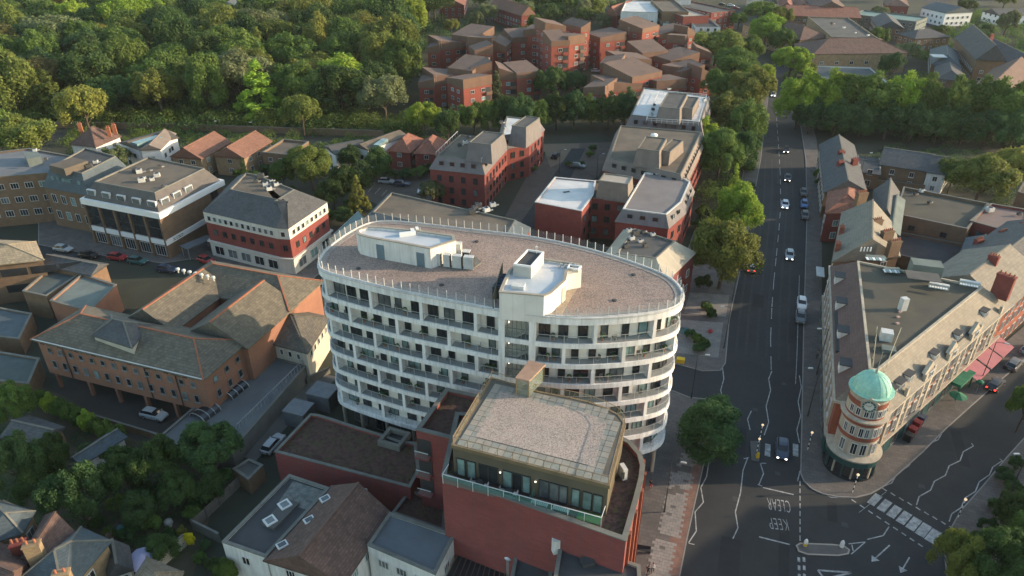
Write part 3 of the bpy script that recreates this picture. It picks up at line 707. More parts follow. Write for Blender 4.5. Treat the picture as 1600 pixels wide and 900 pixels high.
for k, q in enumerate(((873, 416), (880, 417), (887, 415), (894, 417))):
    p = P(*q, H2); m = MB(); m.tube((p.x, p.y, H2 - .2), (p.x + .4, p.y + .1, H2 + .35), .14, .12, 8); m.build('vent_pipe', steel, st)
p = P(838, 399, H2 + 1); m = MB(); m.tube((p.x, p.y, H2 + 1), (p.x, p.y, H2 + 2.4), .04, .04, 6); m.box((p.x, p.y, H2 + 1.9), (.3, .25, .3)); m.build('aerial', white_metal, st)
# dark louvred screen with fans left of the stair head
pa, pb = P(776, 483, RZ), P(790, 431, RZ); scn = thing('louvre_screen', 'dark louvred screen along the left side of the stair head', 'screen', pa)
m = MB(); n = 14
for i in range(n + 1):
    p = pa + (pb - pa) * (i / n); m.box((p.x - .4, p.y, RZ), (.12, .12, 1.9))
m.bar((pa.x - .4, pa.y, RZ + 1.85), (pb.x - .4, pb.y, RZ + 1.85), .08, .1); m.bar((pa.x - .4, pa.y, RZ + .3), (pb.x - .4, pb.y, RZ + .3), .08, .1); m.build('louvre', cladding, scn)
p = P(783, 455, RZ); o = thing('plant_unit', 'long dark cooling unit with four fans behind the louvred screen', 'air conditioner', p, R(72)); m = MB(); m.box(p, (3.6, 1.0, 1.5), R(72)); m.build('casing', dark_metal, o)
for i in range(4):
    c = p + Vector((math.cos(R(72)), math.sin(R(72)), 0)) * (i - 1.5) * .85; m = MB(); m.lathe((c.x, c.y, c.z + 1.5), [(.36, 0), (.36, .12), (.3, .12), (.28, .05), (0, .05)], 14); m.build('fan', M('fan_blue', (.03, .05, .08)), o)

# furniture and plants on some balconies
pt = []
m = MB(); m.lathe((0, 0, 0), [(.13, 0), (.18, .3), (.15, .3)], 10); pot = m.mesh('pot', terra)
m = MB(); r_ = random.Random(3)
for i in range(60):
    a_, e_ = r_.uniform(0, 6.28), r_.uniform(.1, 1.4); c_ = Vector((math.cos(a_) * math.cos(e_) * .32, math.sin(a_) * math.cos(e_) * .32, .45 + math.sin(e_) * .45)); u_ = Vector((r_.uniform(-1, 1), r_.uniform(-1, 1), r_.uniform(-1, 1))).normalized() * .11; w_ = u_.cross(Vector((0, 0, 1))).normalized() * .07; m.face([c_ + u_, c_ + w_, c_ - u_, c_ - w_])
fol = m.mesh('foliage', M('balcony_plant_green', (.06, .13, .04), (.04, .09, .03), 5))
m = MB(); m.box((0, 0, .40), (.46, .46, .05)); seat = m.mesh('seat', M('balcony_chair_grey', (.12, .12, .12))); m = MB(); m.box((0, .22, .42), (.46, .05, .45)); backr = m.mesh('backrest', MATS['balcony_chair_grey']); m = MB(); m.box((0, 0, 0), (.04, .04, .41)); leg = m.mesh('leg', steel)
FLN = ['lowest', 'second', 'third', 'fourth', 'fifth', 'sixth', 'topmost']; OR_ = ['first', 'second', 'third', 'fourth', 'fifth', 'sixth', 'seventh', 'eighth', 'ninth', 'tenth', 'eleventh', 'twelfth', 'thirteenth', 'fourteenth', 'fifteenth', 'sixteenth', 'seventeenth', 'eighteenth', 'nineteenth', 'twentieth']
lights.sort(); cn = {}
for i, (x, y, z) in enumerate(lights):
    fl_n = FLN[min(6, int((z - Z1) / FH))]; key = (i % 2, fl_n); cn[key] = cn.get(key, -1) + 1; where = '%s balcony floor of the oval block, %s from the left' % (fl_n, OR_[min(19, cn[key])])
    if i % 2: t = thing('potted_plant', 'small potted plant on the ' + where, 'plant', (x, y, z), 0, 'potted plants on the balconies'); inst('pot', pot, t); inst('foliage', fol, t)
    else:
        t = thing('balcony_chair', 'small dark chair on the ' + where, 'chair', (x, y, z), rnd.uniform(0, 6), 'chairs on the balconies'); inst('seat', seat, t); inst('backrest', backr, t)
        for sx in (-.2, .2):
            for sy in (-.2, .2): inst('leg', leg, t, (sx, sy, 0))
q = [tuple(P(*c_, RZ)[:2]) for c_ in ((866, 490), (878, 491), (908, 438), (900, 434))]; m = MB(); m.prism(ccw(q), RZ + .02, RZ + .075); m.build('roof_walkway', M('tan_walkway', (.36, .29, .21), (.29, .24, .18), .9, grid=(.6, .6, .1, 'h')), ov)
for c_ in ((745, 378), (690, 446), (960, 470), (990, 430), (560, 420)): p = P(*c_, RZ); m = MB(); m.lathe((p.x, p.y, RZ + .02), [(.3, 0), (.3, .12), (.18, .16), (0, .16)], 10); m.build('roof_outlet', felt_dark, ov)
# ================================================================= BRICK BLOCK IN FRONT OF THE OVAL
fb = thing('brick_block', 'deep red brick block with bronze penthouse and gravel roof in front of the oval block', 'apartment block', (2, 60, 0))
ZP, ZR = 15.7, 19.5
main = ccw([tuple(P(*q, ZP)[:2]) for q in [(690, 744), (978, 846), (987, 815), (997, 780), (1005, 748), (1007, 728), (1002, 710), (985, 690), (940, 668), (880, 650), (712, 645)]])
FOOT.append(main); shell(fb, main, 0, ZP, brick_deep, sedum, .5, conc, .45)
side = ccw([tuple(P(*q, ZP - .3)[:2]) for q in [(650, 672), (706, 686), (757, 620), (697, 607)]])
w = MB(); w.prism(side, 0, ZP - .3, top=False); ii = inset(side, .45); w.prism(ii[::-1], ZP - .9, ZP - .3, top=False, bottom=False); w.build('wall', brick_deep, fb)
r = MB(); r.face([(*q, ZP - .8) for q in ii]); r.build('roof', sedum, fb); c = MB(); c.ring(inset(side, -.06), inset(side, .5), ZP - .32, ZP - .18); c.build('parapet', conc, fb)
pent = ccw([tuple(P(*q, ZR)[:2]) for q in [(707, 694), (951, 757), (966, 700), (976, 662), (966, 648), (947, 638), (920, 628), (890, 621), (862, 616), (837, 611), (768, 590)]])
w = MB(); w.prism(pent, ZP - .5, ZR - .15); w.build('penthouse_wall', cladding, fb)
c = MB(); c.ring(inset(pent, -.15), inset(pent, .12), ZR - .45, ZR); c.build('roof_edge', M('bronze_edge', (.20, .15, .09), None, 1, .5), fb)
gi = inset(pent, 1.9); m = MB(); m.face([(*q, ZR - .06) for q in inset(pent, .1)]); m.build('roof', M('roof_mortar', (.14, .13, .11)), fb)
m = MB(); m.prism(gi, ZR - .05, ZR + .03, bottom=False); m.build('gravel_bed', M('pale_pink_gravel', (.33, .27, .235), (.28, .24, .21), .5, .95, speck=(9, .3, (.38, .33, .29)), bump=.4, big=.2), fb)
# paving slabs laid one by one round the gravel
a0, a1 = Vector(pent[0]), Vector(pent[1]); e = min(range(len(pent)), key=lambda i: (Vector(P(830, 725, ZR)[:2]) - (Vector(pent[i]) + Vector(pent[(i + 1) % len(pent)])) / 2).length)
ex = (Vector(pent[(e + 1) % len(pent)]) - Vector(pent[e])).normalized(); ey = Vector((-ex.y, ex.x)); S = .86
sm = []
for c_ in ((.29, .28, .245), (.26, .26, .23), (.235, .25, .23), (.31, .29, .25)):
    q = MB(); q.box((0, 0, 0), (S - .05, S - .05, .05)); sm.append(q.mesh('paving_slab', M('roof_slab_%d' % len(sm), c_, tuple(k * .8 for k in c_), .9, .85, big=.15)))
lo_, _ = FR[fb.name]; cnt = 0; bigp = inset(pent, .45); smal = inset(gi, .28)
for i in range(-6, 30):
    for j in range(-4, 26):
        q = Vector(pent[e]) + ex * (i * S) + ey * (j * S + .5)
        if inside(q, bigp) and not inside(q, smal) and cnt < 290:
            inst('paving_slab', rnd.choice(sm), fb, (q.x - lo_[0], q.y - lo_[1], ZR - .03 + rnd.random() * .012), (0, 0, math.atan2(ex.y, ex.x))); cnt += 1
# glass guard round the penthouse roof
rl = MB(); gl = MB(); pp_ = inset(pent, .05)
for i in range(len(pp_)):
    a, b = Vector(pp_[i]), Vector(pp_[(i + 1) % len(pp_)]); n = max(1, int((b - a).length / 1.6))
    rl.bar((*a, ZR + 1.0), (*b, ZR + 1.0), .05, .05)
    for k in range(n):
        q = a + (b - a) * (k / n); rl.box((q.x, q.y, ZR), (.06, .06, 1.0)); q2 = a + (b - a) * ((k + 1) / n)
        gl.face([(*q, ZR + .05), (*q2, ZR + .05), (*q2, ZR + .95), (*q, ZR + .95)])
o = rl.build('balustrade', copperm, fb); gl.build('glass_panel', glassy('roof_guard_glass', (.55, .52, .38), .13), o)
# roof access box
hb = [(807, 592), (826, 596), (850, 572), (828, 566)]; q = ccw([tuple(P(*c_, ZR + 2.3)[:2]) for c_ in hb]); ht = thing('roof_access_hatch', 'bronze clad glazed access box at the back of the gravel penthouse roof', 'roof hatch', (*ctr(q)[:2], ZR))
for c_ in q: m = MB(); m.box((*c_, ZR + .02), (.16, .16, 2.3)); m.build('corner_post', copperm, ht)
m = MB(); m.prism(inset(q, -.12), ZR + 2.3, ZR + 2.5); m.build('roof', M('copper_lid', (.38, .26, .19), (.3, .2, .15), 1, .5), ht)
m = MB(); m.prism(inset(q, .06), ZR + .02, ZR + 2.3, top=False, bottom=False); m.build('glass_panel', glassy('hatch_glass', (.2, .24, .2), .6), ht)
# penthouse windows and terrace
n_ = len(pent); fe = (Vector(pent[e]), Vector(pent[(e + 1) % n_])); rz = math.atan2(ex.y, ex.x); L = (fe[1] - fe[0]).length
for t, wd_, st_, pi_ in ((.9, 1.0, 'd1', 2), (2.1, 1.0, 'd1', 2), (3.5, 1.1, 'd1', 0), (4.6, 1.1, 'd1', 0), (6.2, 1.1, 'd1', 2), (7.3, 1.1, 'd1', 0), (8.3, .9, 'd1', 2), (10.2, 1.1, 'd1', 1), (11.3, 1.1, 'd1', 1), (12.3, .9, 'd1', 1), (13.6, .9, 'd1', 2), (14.8, 1.0, 'd1', 2), (15.9, 1.0, 'd1', 2), (16.9, .8, 'd1', 2)):
    if t > L - .5: continue
    q = fe[0] + ex * t; window(fb, (q.x + ex.y * .05, q.y - ex.x * .05, ZP - .35), rz, wd_, 2.45, st_, 'glazed_door', prob=((1, 1), (0, 1), (0, 0))[pi_])
for t in (5.4, 9.3): q = fe[0] + ex * t; m = MB(); m.box((q.x + ex.y * .1, q.y - ex.x * .1, ZP + 1.6), (.14, .1, .1), rz); m.build('wall_lamp', M('lit_lamp', None), fb)
rl = MB(); gl = MB(); q0 = fe[0] - ey * 1.75 - ex * .5; q1 = fe[1] - ey * 1.75 - ex * .1
for k in range(11):
    q = q0 + (q1 - q0) * (k / 10); rl.box((*q, ZP - .4), (.06, .06, 1.35))
rl.bar((*q0, ZP + .95), (*q1, ZP + .95), .07, .06); rl.bar((*q1, ZP + .95), (*(q1 + ey * 1.6), ZP + .95), .07, .06); rl.bar((*q0, ZP + .95), (*(q0 + ey * 1.6), ZP + .95), .07, .06)
gl.face([(*q0, ZP - .3), (*q1, ZP - .3), (*q1, ZP + .9), (*q0, ZP + .9)]); q = fe[0] + ex * 9.2; gl.face([(*q, ZP - .4), (*(q - ey * 1.7), ZP - .4), (*(q - ey * 1.7), ZP + 1.1), (*q, ZP + 1.1)])
o = rl.build('balustrade', white_metal, fb); gl.build('glass_panel', glassy('terrace_glass', (.10, .30, .28), .35), o)
def on_terrace(t, d): return fe[0] + ex * t - ey * d
m = MB(); q = on_terrace(15.3, .85); m.box((*q, ZP - .49), (2.4, 1.3, .04), rz); m.build('artificial_lawn', M('artificial_turf', (.04, .13, .025), (.03, .10, .02), 3), fb)
for t, lab in ((10.1, 'pale slatted sun lounger nearest the glass divider on the penthouse terrace'), (12.4, 'pale slatted sun lounger nearest the lawn on the penthouse terrace')):
    q = on_terrace(t, 1.0); o = thing('sun_lounger', lab, 'sun lounger', (*q, ZP - .48), rz); s_ = MB()
    for k in range(9): s_.box((*(q + ex * (k * .2 - .8)), ZP - .18), (.16, .6, .04), rz)
    s_.build('seat', M('lounger_slats', (.45, .6, .56), None, 1), o); s_ = MB()
    for sx in (-.8, .8):
        for sy in (-.25, .25): s_.box((*(q + ex * sx + ey * sy), ZP - .49), (.06, .06, .32), rz)
    s_.build('leg', white_metal, o)
for t, lab in ((3.3, 'dark round table left of the wall lamp on the penthouse terrace'), (6.6, 'dark round table by the second pair of terrace doors')):
    q = on_terrace(t, .8); o = thing('terrace_table', lab, 'table', (*q, ZP - .49)); s_ = MB(); s_.lathe((*q, ZP - .49), [(.25, 0), (.04, .05), (.04, .68), (.4, .7), (.4, .74), (0, .74)], 14); s_.build('tabletop', dark_metal, o)
    for sgn in (-1, 1):
        q2 = q + ex * .75 * sgn; o2 = thing('terrace_chair', ('white' if sgn > 0 else 'grey') + ' chair beside the ' + ('first' if t < 4 else 'second') + ' round table on the penthouse terrace', 'chair', (*q2, ZP - .49), rz); s_ = MB(); mm = white_metal if sgn > 0 else steel
        s_.box((*q2, ZP - .06), (.45, .45, .05), rz); s_.build('seat', mm, o2); s_ = MB(); s_.box((*(q2 + ex * .22 * sgn), ZP - .05), (.05, .45, .45), rz); s_.build('backrest', mm, o2)
        for sx in (-.19, .19):
            for sy in (-.19, .19): s_ = MB(); s_.box((*(q2 + ex * sx + ey * sy), ZP - .49), (.04, .04, .43), rz); s_.build('leg', mm, o2)
# condenser on the narrow right-hand roof
p = P(973, 745, ZP - .4); o = thing('condenser', 'white condenser against the sunlit right side of the penthouse', 'air conditioner', p, .3); m = MB(); m.box(p, (.5, 1.1, 1.5), .3); m.build('casing', plant_box, o); m = MB(); m.box((p.x - .1, p.y - .58, p.z + .2), (.36, .06, 1.0), .3); m.build('grille', dark_metal, o)
# sunlit brick fins and windows down the right side, balconies on the left tower
for i in range(len(main)):
    a, b = Vector(main[i]), Vector(main[(i + 1) % len(main)]); d = (b - a); Lw = d.length; d = d / Lw; o_ = Vector((d.y, -d.x))
    if o_.x > .55 and a.x > 8:
        n = max(1, int(Lw / 1.6))
        for k in range(n):
            q = a + d * ((k + .5) * Lw / n); m = MB(); m.box((q.x + o_.x * .12, q.y + o_.y * .12, 0), (.5, .35, ZP - .1), math.atan2(d.y, d.x)); m.build('brick_fin', brick_orange, fb)
            if k: 
                for z in (3.6, 6.6, 9.6, 12.5): q2 = a + d * (k * Lw / n); window(fb, (q2.x + o_.x * .04, q2.y + o_.y * .04, z), math.atan2(d.y, d.x), .8, 2.0, 'd1')
for i in range(len(side)):
    a, b = Vector(side[i]), Vector(side[(i + 1) % 4]); d = (b - a).normalized(); o_ = Vector((d.y, -d.x))
    if o_.y < -.6:
        for z in (5.9, 8.9, 11.9):
            q = a + d * .95; m = MB(); m.box((q.x + o_.x * .02, q.y + o_.y * .02, z), (1.7, .12, 2.3), math.atan2(d.y, d.x)); m.build('recess_shade_panel', dark_metal, fb)  # flat dark panel on the wall stands in for a shaded recess
            q = a + d * .9 + o_ * .45; m = MB(); m.box((*q, z - .15), (1.9, .95, .18), math.atan2(d.y, d.x)); bb = m.build('balcony', brick_deep, fb); m = MB(); m.box((*(q + o_ * .42), z + .1), (1.8, .04, .9), math.atan2(d.y, d.x)); m.build('glass_panel', clear, bb); m = MB(); m.bar((*(q + o_ * .42 - d * .9), z + 1.05), (*(q + o_ * .42 + d * .9), z + 1.05), .07, .06); m.build('handrail', white_metal, bb)
# low sedum wing and the roofs beside it
b, pl = bld('low_wing', 'low red brick wing with brown sedum roof left of the tall brick block', 'building', [(429, 706), (641, 762), (655, 735), (650, 692), (622, 689), (596, 679), (560, 668), (520, 655), (497, 648), (485, 647)], 5.5, brick_deep, ('flat', sedum), drop=.35)
q = quad((598, 690), (622, 697), (630, 680), 5.6); m = MB(); m.ring(inset(q, -.5), q, 5.15, 6.0); m.build('skylight_kerb', conc, b); m = MB(); m.face([(*c_, 5.4) for c_ in ccw(q)]); m.build('skylight', pane_dark, b)
bld('low_annexe', 'small low annexe with dark roof between the tiled house and the brick block', 'building', [(612, 802), (694, 830), (697, 790), (641, 765)], 3.6, brick_deep, ('flat', sedum), drop=.3)
for i, (q, s, lab) in enumerate((((470, 658), (3.4, 3.0, 2.6), 'grey metal vent housing nearest the parked silver car'), ((508, 632), (3.8, 3.2, 2.8), 'grey metal vent housing nearest the foot of the oval block'))):
    p = P(q[0], q[1], 0); o = thing('vent_housing', lab, 'vent housing', p, R(-19)); m = MB(); m.box(p, s, R(-19)); m.build('casing', M('grey_casing', (.13, .14, .15), (.11, .115, .12), 1, .6), o); m = MB(); m.box((p.x, p.y, s[2]), (s[0] + .2, s[1] + .2, .15), R(-19)); m.build('lid', M('grey_lid', (.17, .18, .19), None, 1, .6), o)
    m = MB()
    for k in range(8): m.box((p.x + math.cos(R(-19)) * (s[0] / 2 + .03) , p.y + math.sin(R(-19)) * (s[0] / 2 + .03), .3 + k * .28), (.06, s[1] - .5, .1), R(-19))
    m.build('louvre', dark_metal, o)
# ================================================================= WHITE HOUSE AND ITS NEIGHBOURS
b, pl = bld('white_house', 'white rendered house with brown tiled ridge roof at the bottom of the view', 'house', [(418, 872), (535, 908), (606, 803), (518, 762)], 6.0, white_r, ('gable', tile_brown, 2.6, 1), rows=[(3.9, 1.2)], sp=2.6, w=1.2, style='w3')
for q, z in (((508, 780), .8), ((483, 813), .8), ((441, 852), .8)):
    p = P(*q, 6.0 + z); m = MB(); m.box(p, (1.2, .9, .18), R(38)); o = m.build('roof_window', frame_w, b); m = MB(); m.box((p.x, p.y, p.z + .13), (.85, .6, .08), R(38)); m.build('pane', pane_mid, o)
p = P(535, 803, 7.6); m = MB(); m.lathe(p, [(.28, 0), (.28, .18), (0, .22)], 10); m.build('vent_cowl', white_clean, b)
p = P(571, 770, 7.0); m = MB(); m.lathe(p, [(.2, 0), (.2, .5), (.3, .5), (0, .7)], 10); m.build('vent_cowl', steel, b)
b, pl = bld('white_house', 'white house wing with dark flat roof and two square rooflights', 'house', [(347, 847), (415, 871), (515, 763), (452, 742)], 6.05, white_r, ('flat', felt_dark), rows=[(3.6, 1.3)], sp=3.4, w=1.1, style='w2', drop=.15)
q = quad((408, 817), (428, 826), (460, 783), 6.3); m = MB(); m.prism(ccw(q), 5.9, 6.3); m.build('rooflight_kerb', felt, b)
for c_ in ((422, 814), (445, 789)):
    p = P(*c_, 6.3); m = MB(); m.box(p, (1.35, 1.35, .15), R(42)); o = m.build('rooflight', frame_w, b); m = MB(); m.box((p.x, p.y, p.z + .15), (.9, .9, .1), R(42), 0, .5); m.build('pane', pane_mid, o)
m = MB(); q = ccw([tuple(P(*c_, 5.95)[:2]) for c_ in ((430, 786), (480, 800), (512, 766), (457, 748))]); m.face([(*c_, 5.97) for c_ in inset(q, .3)]); m.build('worn_felt_patch', M('worn_felt', (.17, .18, .17), (.09, .095, .09), 1.5, .9), b)
b, pl = bld('flat_roofed_house', 'white two storey extension with grey flat roof against the brick wall', 'house', [(574, 852), (680, 898), (711, 836), (609, 801)], 6.6, white_r, ('flat', M('blue_grey_felt', (.12, .135, .15), (.10, .11, .12), .4)), rows=[(4.0, 1.2), (1.0, 1.3)], sp=2.4, w=1.4, style='w3', drop=.12)
b, pl = bld('rear_workshop', 'dark felted roof building at the bottom edge in front of the brick block', 'building', [(862, 925), (876, 842), (1000, 884), (1004, 965)], 11.2, cream_r, ('flat', felt_dark), drop=.15)
p = P(918, 880, 11.1); m = MB(); m.box(p, (1.2, 1.0, .5), .3); m.build('roof_hatch', felt_dark, b)
m = MB(); p = P(868, 862, 10.6); m.box(p, (.7, .7, 1.9), .3); m.build('chimney', white_r, b)
b, pl = bld('rear_workshop', 'lower dark felted roof left of the taller dark roof at the bottom edge', 'building', [(794, 925), (805, 866), (862, 886), (862, 950)], 7.2, cream_r, ('flat', felt_dark), drop=.12)
p = P(795, 905, 3.0); o = thing('flue', 'silver steel flue standing beside the glazed lean-to at the bottom edge', 'flue', p); m = MB(); m.tube(p, (p.x, p.y, 6.6), .32, .32, 14); m.build('pipe', steel, o); m = MB(); m.lathe((p.x, p.y, 6.6), [(.5, 0), (.5, .12), (.2, .4), (0, .4)], 14); m.build('cowl', steel, o)
o = thing('lean_to', 'dark slatted lean-to roof between the white extension and the brick wall', 'lean-to', P(745, 885, 0)); q = [P(*c_, 4.0) for c_ in ((696, 905), (718, 862), (790, 887), (784, 935))]
m = MB(); m.face([q[0], q[3], q[2], q[1]]); m.build('glass_roof', pane_dark, o)
for k in range(11): m = MB(); a, b_ = q[0] + (q[3] - q[0]) * k / 10, q[1] + (q[2] - q[1]) * k / 10; m.bar(a + Vector((0, 0, .06)), b_ + Vector((0, 0, .06)), .1, .1); m.build('rafter', M('rafter_wood', (.10, .085, .07)), o)
for c_ in q: m = MB(); m.box((c_.x, c_.y, 0), (.15, .15, 3.95)); m.build('post', fence_wood, o)
# houses at the bottom left corner
b, pl = bld('corner_house', 'hipped blue slate house at the bottom left with pale ridge lines', 'house', [(30, 905), (98, 925), (166, 846), (127, 826)], 6.0, brick_yellow, ('hip', slate_blue, 2.2), rows=[(3.6, 1.2)], sp=3)
chimney(b, P(102, 912, 7.0), 1.8, mat=brick_yellow, pots=2)
b, pl = bld('tiled_house', 'brown tiled house left of the blue slate house', 'house', [(38, 868), (75, 885), (112, 836), (70, 806)], 6.0, brick_yellow, ('gable', tile_brown, 1.8), rows=[(3.6, 1.2)]); chimney(b, P(63, 880, 6.0), 3.2, mat=brick_yellow, pots=2)
b, pl = bld('tiled_house', 'dark brown tiled house at the far bottom left corner', 'house', [(-60, 935), (15, 945), (38, 880), (-20, 835)], 6.0, brick_brown, ('gable', tile_brown, 2.0), rows=[(3.6, 1.2)]); chimney(b, P(35, 862, 6.0), 1.6, mat=brick_red)
b, pl = bld('corner_house', 'teal slate roofed house at the left edge above the brown tiled house', 'house', [(-40, 850), (28, 828), (48, 800), (5, 780)], 6.5, brick_yellow, ('hip', slate_blue, 2.0), rows=[(3.8, 1.2)])
b, pl = bld('outbuilding', 'white gabled outbuilding with dark roof beside the blue slate house', 'outbuilding', [(172, 895), (201, 885), (196, 855), (165, 862)], 3.2, white_r, ('gable', slate, 1.4), rows=[(1.0, 1.2)], sp=2)
b, pl = bld('tiled_house', 'pale brown hip roofed house at the bottom edge with mauve canopy beside it', 'house', [(196, 925), (262, 935), (278, 895), (230, 872)], 5.0, brick_yellow, ('hip', M('buff_tile_roof', (.20, .17, .13), (.15, .13, .10), .8, .85, grid=(.4, .16, .2, 'v')), 1.8))
p = P(223, 872, 2.2); o = thing('canopy', 'pale mauve canopy in the garden beside the hip roofed house', 'canopy', (p.x, p.y, 0), .3); m = MB(); m.lathe((p.x, p.y, 2.1), [(1.9, 0), (1.9, .05), (0, .8)], 8); m.build('cloth', M('mauve_cloth', (.38, .36, .50), (.33, .31, .44), 1), o); m = MB(); m.tube((p.x, p.y, 0), (p.x, p.y, 2.6), .05, .04, 6); m.build('pole', steel, o)
def wall_run(label, pts, h, mat, th=.22, name='garden_wall', cat='wall', cap=True):
    q = [P(*p) for p in pts]; o = thing(name, label, cat, q[0])
    m = MB(); c = MB()
    for a, b_ in zip(q[:-1], q[1:]):
        m.bar((a.x, a.y, h / 2), (b_.x, b_.y, h / 2), th, h); c.bar((a.x, a.y, h + .04), (b_.x, b_.y, h + .04), th + .08, .08)
    m.build('wall', mat, o)
    if cap: c.build('coping', conc, o)
def panel_fence(label, pts, h, mat=fence_wood, step=1.8, name='panel_fence'):
    q = [P(*p) for p in pts]; o = thing(name, label, 'fence', q[0])
    for a, b_ in zip(q[:-1], q[1:]):
        L = (b_ - a).length; n = max(1, int(L / step)); d = (b_ - a) / n
        for k in range(n):
            s = a + d * k; m = MB(); m.bar((s.x, s.y, h / 2), (s.x + d.x * .94, s.y + d.y * .94, h / 2), .04, h - .1); m.build('fence_panel', mat, o)
            m = MB(); m.box((s.x, s.y, 0), (.1, .1, h + .05)); m.build('fence_post', mat, o)
wall_run('pale rendered garden wall behind the yellow flowering bush', [(246, 892), (292, 852)], 1.9, cream_r)
wall_run('pale low wall from the yellow bush to the white house', [(302, 826), (345, 848)], 1.6, conc)
panel_fence('long timber fence from the yellow bush up to the shed', [(303, 830), (345, 790), (378, 758), (392, 742)], 1.9)
panel_fence('timber fence along the gardens behind the lower left houses', [(170, 850), (215, 800), (250, 765)], 1.7)
b, pl = bld('garden_shed', 'grey felt roofed shed beside the silver car', 'shed', [(364, 733), (388, 750), (411, 727), (389, 717)], 2.6, brick_brown, ('flat', felt), drop=.1)
b, pl = bld('garden_shed', 'long blue grey roofed shed among the lower left trees', 'shed', [(112, 715), (128, 722), (192, 682), (172, 675)], 2.8, white_r, ('gable', slate_blue, .7))
b, pl = bld('garden_outbuilding', 'grey slate roofed outbuilding beside the pale hedge', 'outbuilding', [(5, 680), (70, 690), (95, 668), (45, 650)], 3.2, brick_brown, ('gable', slate, .9))
for q, lab, col in (((143, 812), 'white round garden ball chair behind the blue slate house', (.6, .6, .55)), ((265, 822), 'pale round water feature in the dark garden', (.3, .32, .3)), ((190, 832), 'teal covered barbecue in the garden', (.08, .22, .2))):
    p = P(*q); o = thing('garden_ornament', lab, 'garden ornament', p); m = MB(); m.lathe(p, [(.35, 0), (.3, .3), (.55, .5), (.5, .95), (.2, 1.2), (0, 1.22)], 12); m.build('bowl', M('ornament_%d' % q[0], col), o)
# ================================================================= CIVIC BRICK BUILDING ROUND A COURTYARD
cv = thing('civic_building', 'pale orange brick building with tiled roofs round a courtyard', 'civic building', P(220, 560, 0))
ZE = 9.6
cq = ccw([tuple(P(*q, ZE)[:2]) for q in [(56, 527), (316, 590), (470, 442), (238, 404)]]); FOOT.append(cq)
fl = P(56, 527, ZE); fr_ = P(316, 588, ZE); d = (Vector(fr_[:2]) - Vector(fl[:2])).normalized(); nn = Vector((-d.y, d.x)); Wd = (Vector(fr_[:2]) - Vector(fl[:2])).length
bk = P(470, 442, ZE); dep = (Vector(bk[:2]) - Vector(fr_[:2])).dot(nn)
def CV(s, t): return Vector(fl[:2]) + d * s + nn * t
def wing(name, s0, s1, t0, t1, z0, z, rise, kind='hip', rows=(), wall=brick_civic, roof=tile_grey, axis=None, over=.6):
    q = [tuple(CV(s0, t0)), tuple(CV(s1, t0)), tuple(CV(s1, t1)), tuple(CV(s0, t1))]
    m = MB(); m.prism(q, z0, z - .05); m.build('wall', wall, cv); pitched(cv, q, z, rise, roof, kind, wall, over, axis)
    for i in range(4): facade(cv, q[i], q[(i + 1) % 4], rows, None, .85, 1.95, 'g1s', 1, 1)
    return q
print('civic', Wd, dep)
wing('front', 0, Wd, 0, 9.5, 2.9, ZE, 2.4, 'hip', rows=[(7.2, .9), (4.4, 1.3)])
wing('left', Wd * .30, Wd * .30 + 9, 8.8, dep - 6, 0, ZE + .06, 2.9, 'gable', axis=1)
wing('right', Wd - 10, Wd + 1, 8.8, dep - 6.5, 0, ZE - .1, 3.3, 'gable', axis=1)
wing('back', Wd * .30, Wd + 1, dep - 8, dep + 1.5, 0, ZE + .12, 2.7, 'hip')
m = MB(); q = [tuple(CV(Wd * .18, 0)), tuple(CV(Wd * .18 + .35, -.05)), tuple(CV(Wd * .18 + .35, 9)), tuple(CV(Wd * .18, 9))]
for s in (1, 7.5, 13, 18.5, 24, Wd - 1):     # undercroft columns and back wall
    for t in (.4, 5):
        c = CV(s, t); m = MB(); m.box((*c, 0), (.5, .5, 2.95), math.atan2(d.y, d.x)); m.build('column', brick_civic, cv)
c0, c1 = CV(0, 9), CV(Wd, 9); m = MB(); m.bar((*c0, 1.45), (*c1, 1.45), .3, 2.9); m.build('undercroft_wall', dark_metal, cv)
for s in (5.5, Wd - 9): c = CV(s, .5); m = MB(); m.box((*c, 2.72), (.4, .4, .12)); m.build('undercroft_lamp', M('lit_lamp', None), cv)
# gutter windows under the eave, downpipes
m = MB(); a, b = CV(-.3, -.45), CV(Wd + .3, -.45); m.bar((*a, ZE - .22), (*b, ZE - .22), .14, .3); m.build('gutter', frame_w, cv)
for s in (Wd * .16, Wd * .66, Wd * .84): c = CV(s, -.1); m = MB(); m.tube((*c, 2.9), (*c, ZE - .3), .07, .07, 6); m.build('downpipe', dark_metal, cv)
for k in range(26):
    c = CV(1 + k * (Wd - 2) / 26, -.06); m = MB(); m.box((*c, ZE - 1.0), (.8, .1, .55), math.atan2(d.y, d.x)); m.build('clerestory_window', pane_mid if k % 3 else pane_dark, cv)
